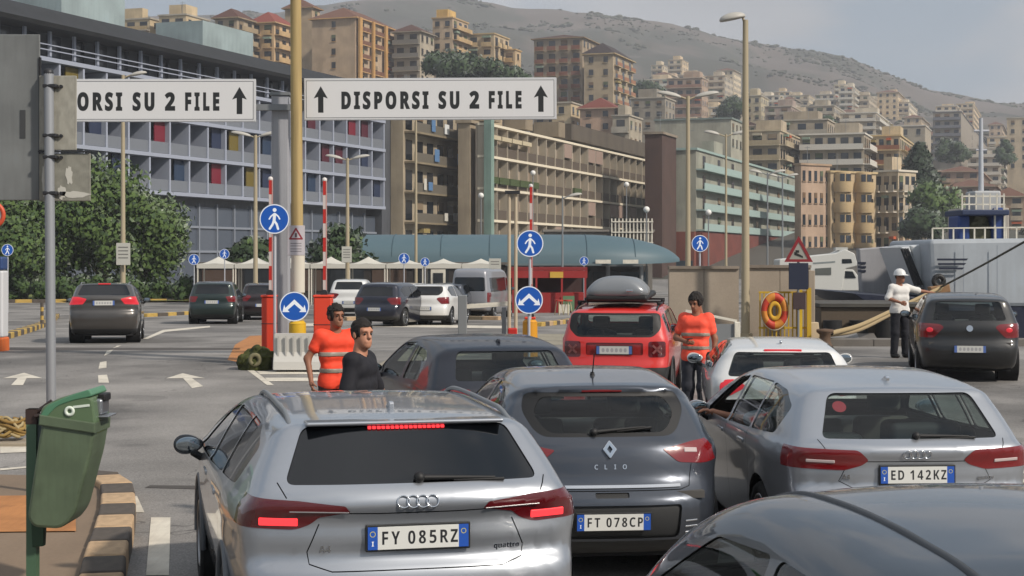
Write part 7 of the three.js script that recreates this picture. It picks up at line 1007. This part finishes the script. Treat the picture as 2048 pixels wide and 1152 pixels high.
  const sl = o.sleeve ?? 0.75, hem = o.hem ?? 0.86, loose = (o.loose ?? 0.024) * 0.62;
  const top = cloth('shirt', [...torso(loose), cap([-0.075, hem + 0.06, 0], [0.075, hem + 0.06, 0], 0.104 * B + loose, 0.104 * B + loose), ...limb(J.shL, J.elL, J.wrL, 0.050, 0.046, 0.04, loose, sl), ...limb(J.shR, J.elR, J.wrR, 0.050, 0.046, 0.04, loose, sl)], (x, y, z) => Math.max(hem - y, neckCut(x, y, z)), o.shirt);
  if (o.bands) for (const y of o.bands) cloth('reflective_band', [...torso(loose + 0.007), cap([-0.075, hem + 0.06, 0], [0.075, hem + 0.06, 0], 0.104 * B + loose + 0.007, 0.104 * B + loose + 0.007)], (x, yy, z) => Math.abs(yy - y) - 0.024, mt(0x8d8478, 0.4), 0.014);
  cloth('trousers', [cap([-0.07, 0.95, 0], [0.07, 0.95, 0], 0.112 * B, 0.112 * B), ...limb(J.hipL, J.knL, J.anL, 0.104, 0.084, 0.074), ...limb(J.hipR, J.knR, J.anR, 0.104, 0.084, 0.074)], (x, y, z) => o.seated ? y - 1.08 : Math.max(y - 1.0, 0.07 - y), o.trousers, 0.018, 0.03, 0.01);
  for (const s of ['L', 'R']) { const a = J['an' + s], fw = o.foot || [0, 0, 0.14]; const sf = uni([cap([a[0], 0.055, a[2] - 0.03], [a[0] + fw[0], 0.045, a[2] + fw[2] + 0.01], 0.052, 0.042), cap([a[0], 0.05, a[2]], [a[0], 0.11, a[2]], 0.05, 0.05)], 0.03), dy = a[1] - 0.09, f = (x, y, z) => Math.max(sf(x, y, z), -y, y - 0.12); mesh('shoe', netGeo(surfaceNet(f, [a[0] - 0.16, -0.03, a[2] - 0.14], [a[0] + 0.16, 0.16, a[2] + 0.3], 0.014)).translate(0, dy, 0), o.shoes || M.black, g); }
  // hair, cap or helmet
  const H = o.hair; if (H) { const hr = o.hairVol || 0.016, f = (x, y, z) => { const d = uni([ell([0, 0.032, -0.016], [0.076 + hr, 0.098 + hr, 0.094 + hr]), ...(o.hairLow ? [ell([0, -0.04, -0.05], [0.07 + hr, 0.07, 0.055 + hr])] : [])], 0.03)(x, y, z) + (fbm(x * 40, y * 40, z * 40, 2) - 0.5) * (o.hairRough || 0.026); return Math.max(d, -(hf(x, y, z) + 0.004), Math.min(z - 0.062 + (0.05 - y) * 0.25, 0.055 - y) - 0 > 0 && y < 0.055 ? 1 : -1, (y < 0.062 ? z - 0.045 : -1), -0.05 - y - (o.hairLow ? 0.03 : 0)); }; mesh('hair', netGeo(surfaceNet(f, [-0.13, -0.14, -0.15], [0.13, 0.18, 0.13], 0.008)).applyMatrix4(hm), H, g); }
  if (o.helmet) { const prof = [[0.001, 0.185], [0.05, 0.176], [0.095, 0.14], [0.118, 0.09], [0.124, 0.045], [0.132, 0.038], [0.130, 0.032], [0.118, 0.036]].map(p => new THREE.Vector2(...p)); mesh('helmet', new THREE.LatheGeometry(prof, 30).scale(0.92, 0.92, 1.05).translate(0, 0, -0.01).applyMatrix4(hm), o.helmet, g); mesh('helmet_peak', new THREE.SphereGeometry(1, 20, 8, 0, Math.PI * 2, 0, Math.PI / 2).scale(0.085, 0.018, 0.06).translate(0, 0.032, 0.125).applyMatrix4(hm), o.helmet, g); }
  if (o.cap) { mesh('cap_crown', new THREE.SphereGeometry(1, 26, 14, 0, Math.PI * 2, 0, Math.PI * 0.5).scale(0.090, 0.092, 0.108).translate(0, 0.045, -0.014).applyMatrix4(hm), o.cap, g); mesh('cap_peak', new THREE.SphereGeometry(1, 20, 8, 0, Math.PI * 2, 0, Math.PI / 2).scale(0.072, 0.014, 0.07).translate(0, 0.045, 0.11).applyMatrix4(hm), o.cap, g); }
  if (o.glasses) mesh('sunglasses', [rbox(0.052, 0.034, 0.01, 0.006, -0.031, -0.012, 0.094), rbox(0.052, 0.034, 0.01, 0.006, 0.031, -0.012, 0.094), rbox(0.02, 0.008, 0.008, 0.003, 0, 0.006, 0.096), rbox(0.006, 0.012, 0.1, 0.003, 0.078, 0.004, 0.045), rbox(0.006, 0.012, 0.1, 0.003, -0.078, 0.004, 0.045)].map(q => q.applyMatrix4(hm)), o.glasses, g);
  o.extra && o.extra(g, J); return g;
}
const hiVis = mt(0xd8351c, 0.75), hiVis2 = mt(0xea4526, 0.75), navy = mt(0x14141c, 0.85), jeans = mt(0x2b2d35, 0.9), hairDark = mt(0x17110e, 0.85);
const stand = (px, d) => [wx(px, d), gy(d), -d];
person({ label: 'woman in an orange high visibility shirt with grey bands beside the red car', pos: stand(1392, 22.5), turn: -0.35, h: 1.76, skin: SK[1], shirt: mt(0xf4553c, 0.75), trousers: jeans, bands: [1.2, 1.02], hem: 0.84, loose: 0.034, sleeve: 0.6, hair: hairDark, hairVol: 0.022, hairRough: 0.02, headTurn: -0.3, headNod: 0.35, girth: 1.03,
  J: { elR: [-0.27, 1.15, 0.02], wrR: [-0.06, 1.10, 0.24], elL: [0.25, 1.14, -0.05], wrL: [0.25, 0.90, 0.0], knL: [0.10, 0.50, 0.03], anL: [0.11, 0.09, -0.02], knR: [-0.10, 0.5, 0.02], anR: [-0.13, 0.09, 0.0] }, palm: { R: [0, 1, -0.3], L: [-1, 0, 0] }, curl: { R: 1.0, L: 0.5 },
  extra(g) { mesh('phone', rbox(0.07, 0.012, 0.14, 0.005, -0.02, 1.145, 0.30), M.black, g); mesh('waist_bag', rbox(0.2, 0.17, 0.11, 0.05, 0.23, 0.80, 0.05), M.black, g); } });
person({ label: 'man in a dark navy polo shirt in front of the nearest silver car', pos: stand(721, 14.0), turn: 1.3, h: 1.78, skin: SK[2], shirt: navy, trousers: mt(0x23242b, 0.9), hem: 0.86, sleeve: 0.85, loose: 0.03, hair: hairDark, hairVol: 0.010, hairRough: 0.016, headTurn: -0.6, girth: 1.0,
  J: { elL: [0.27, 1.14, 0.06], wrL: [0.26, 0.98, 0.30], elR: [-0.25, 1.13, -0.03], wrR: [-0.26, 0.88, 0.02] }, curl: { L: 0.6, R: 0.5 }, palm: { L: [0, -1, 0] } });
person({ label: 'man in an orange high visibility jacket standing behind the man in navy', pos: stand(672, 18.2), turn: 0.35, h: 1.76, skin: SK[1], shirt: hiVis2, trousers: mt(0x3a2a28, 0.9), bands: [1.22, 1.04], hem: 0.84, sleeve: 0.5, loose: 0.036, hair: hairDark, headTurn: 0.25,
  J: { elR: [-0.31, 1.17, -0.04], wrR: [-0.30, 0.93, 0.10], elL: [0.25, 1.14, 0.0], wrL: [0.16, 1.02, 0.22] }, curl: { R: 0.7, L: 0.7 } });
person({ label: 'man in a white helmet and white shirt stretching out one arm on the quay', pos: stand(1799, 34.2), turn: 0.35, h: 1.80, skin: SK[1], shirt: mt(0xcfcdc9, 0.85), trousers: mt(0x16171f, 0.9), hem: 0.90, sleeve: 0.95, loose: 0.03, helmet: mt(0xcfd0cf, 0.4), hair: hairDark, hairVol: 0.004, headTurn: 0.4, girth: 1.12,
  J: { elL: [0.44, 1.35, 0.0], wrL: [0.70, 1.31, 0.06], elR: [-0.28, 1.2, 0.0], wrR: [-0.13, 1.12, 0.22], anL: [0.14, 0.09, 0.0], knL: [0.12, 0.5, 0.02] }, palm: { L: [0, -1, 0], R: [0, 0.2, -1] }, curl: { L: 0.35, R: 1.0 } });
{ // driver of the silver estate, one arm on the window ledge
  const a = rAudi.root, p = new THREE.Vector3(-0.36, -0.35, -2.42); a.updateMatrixWorld(); const w = p.applyMatrix4(a.matrixWorld);
  person({ label: 'driver of the right silver estate with one forearm out of the window', pos: w, turn: Math.PI + a.rotation.y, h: 1.72, skin: SK[2], shirt: mt(0x8fa0a8, 0.85), trousers: jeans, hem: 0.86, sleeve: 0.7, hair: hairDark, J: { hipL: [0.09, 0.80, 0.02], hipR: [-0.09, 0.80, 0.02], knL: [0.13, 0.98, 0.46], knR: [-0.13, 0.98, 0.46], anL: [0.13, 0.60, 0.62], anR: [-0.13, 0.60, 0.62], shL: [0.19, 1.35, -0.02], shR: [-0.19, 1.35, -0.02], elL: [0.30, 1.30, 0.27], wrL: [0.53, 1.36, 0.33], elR: [-0.26, 1.12, 0.14], wrR: [-0.12, 1.2, 0.42] }, palm: { L: [0, -1, 0] }, seated: true });
}
renderer.render(scene, camera);
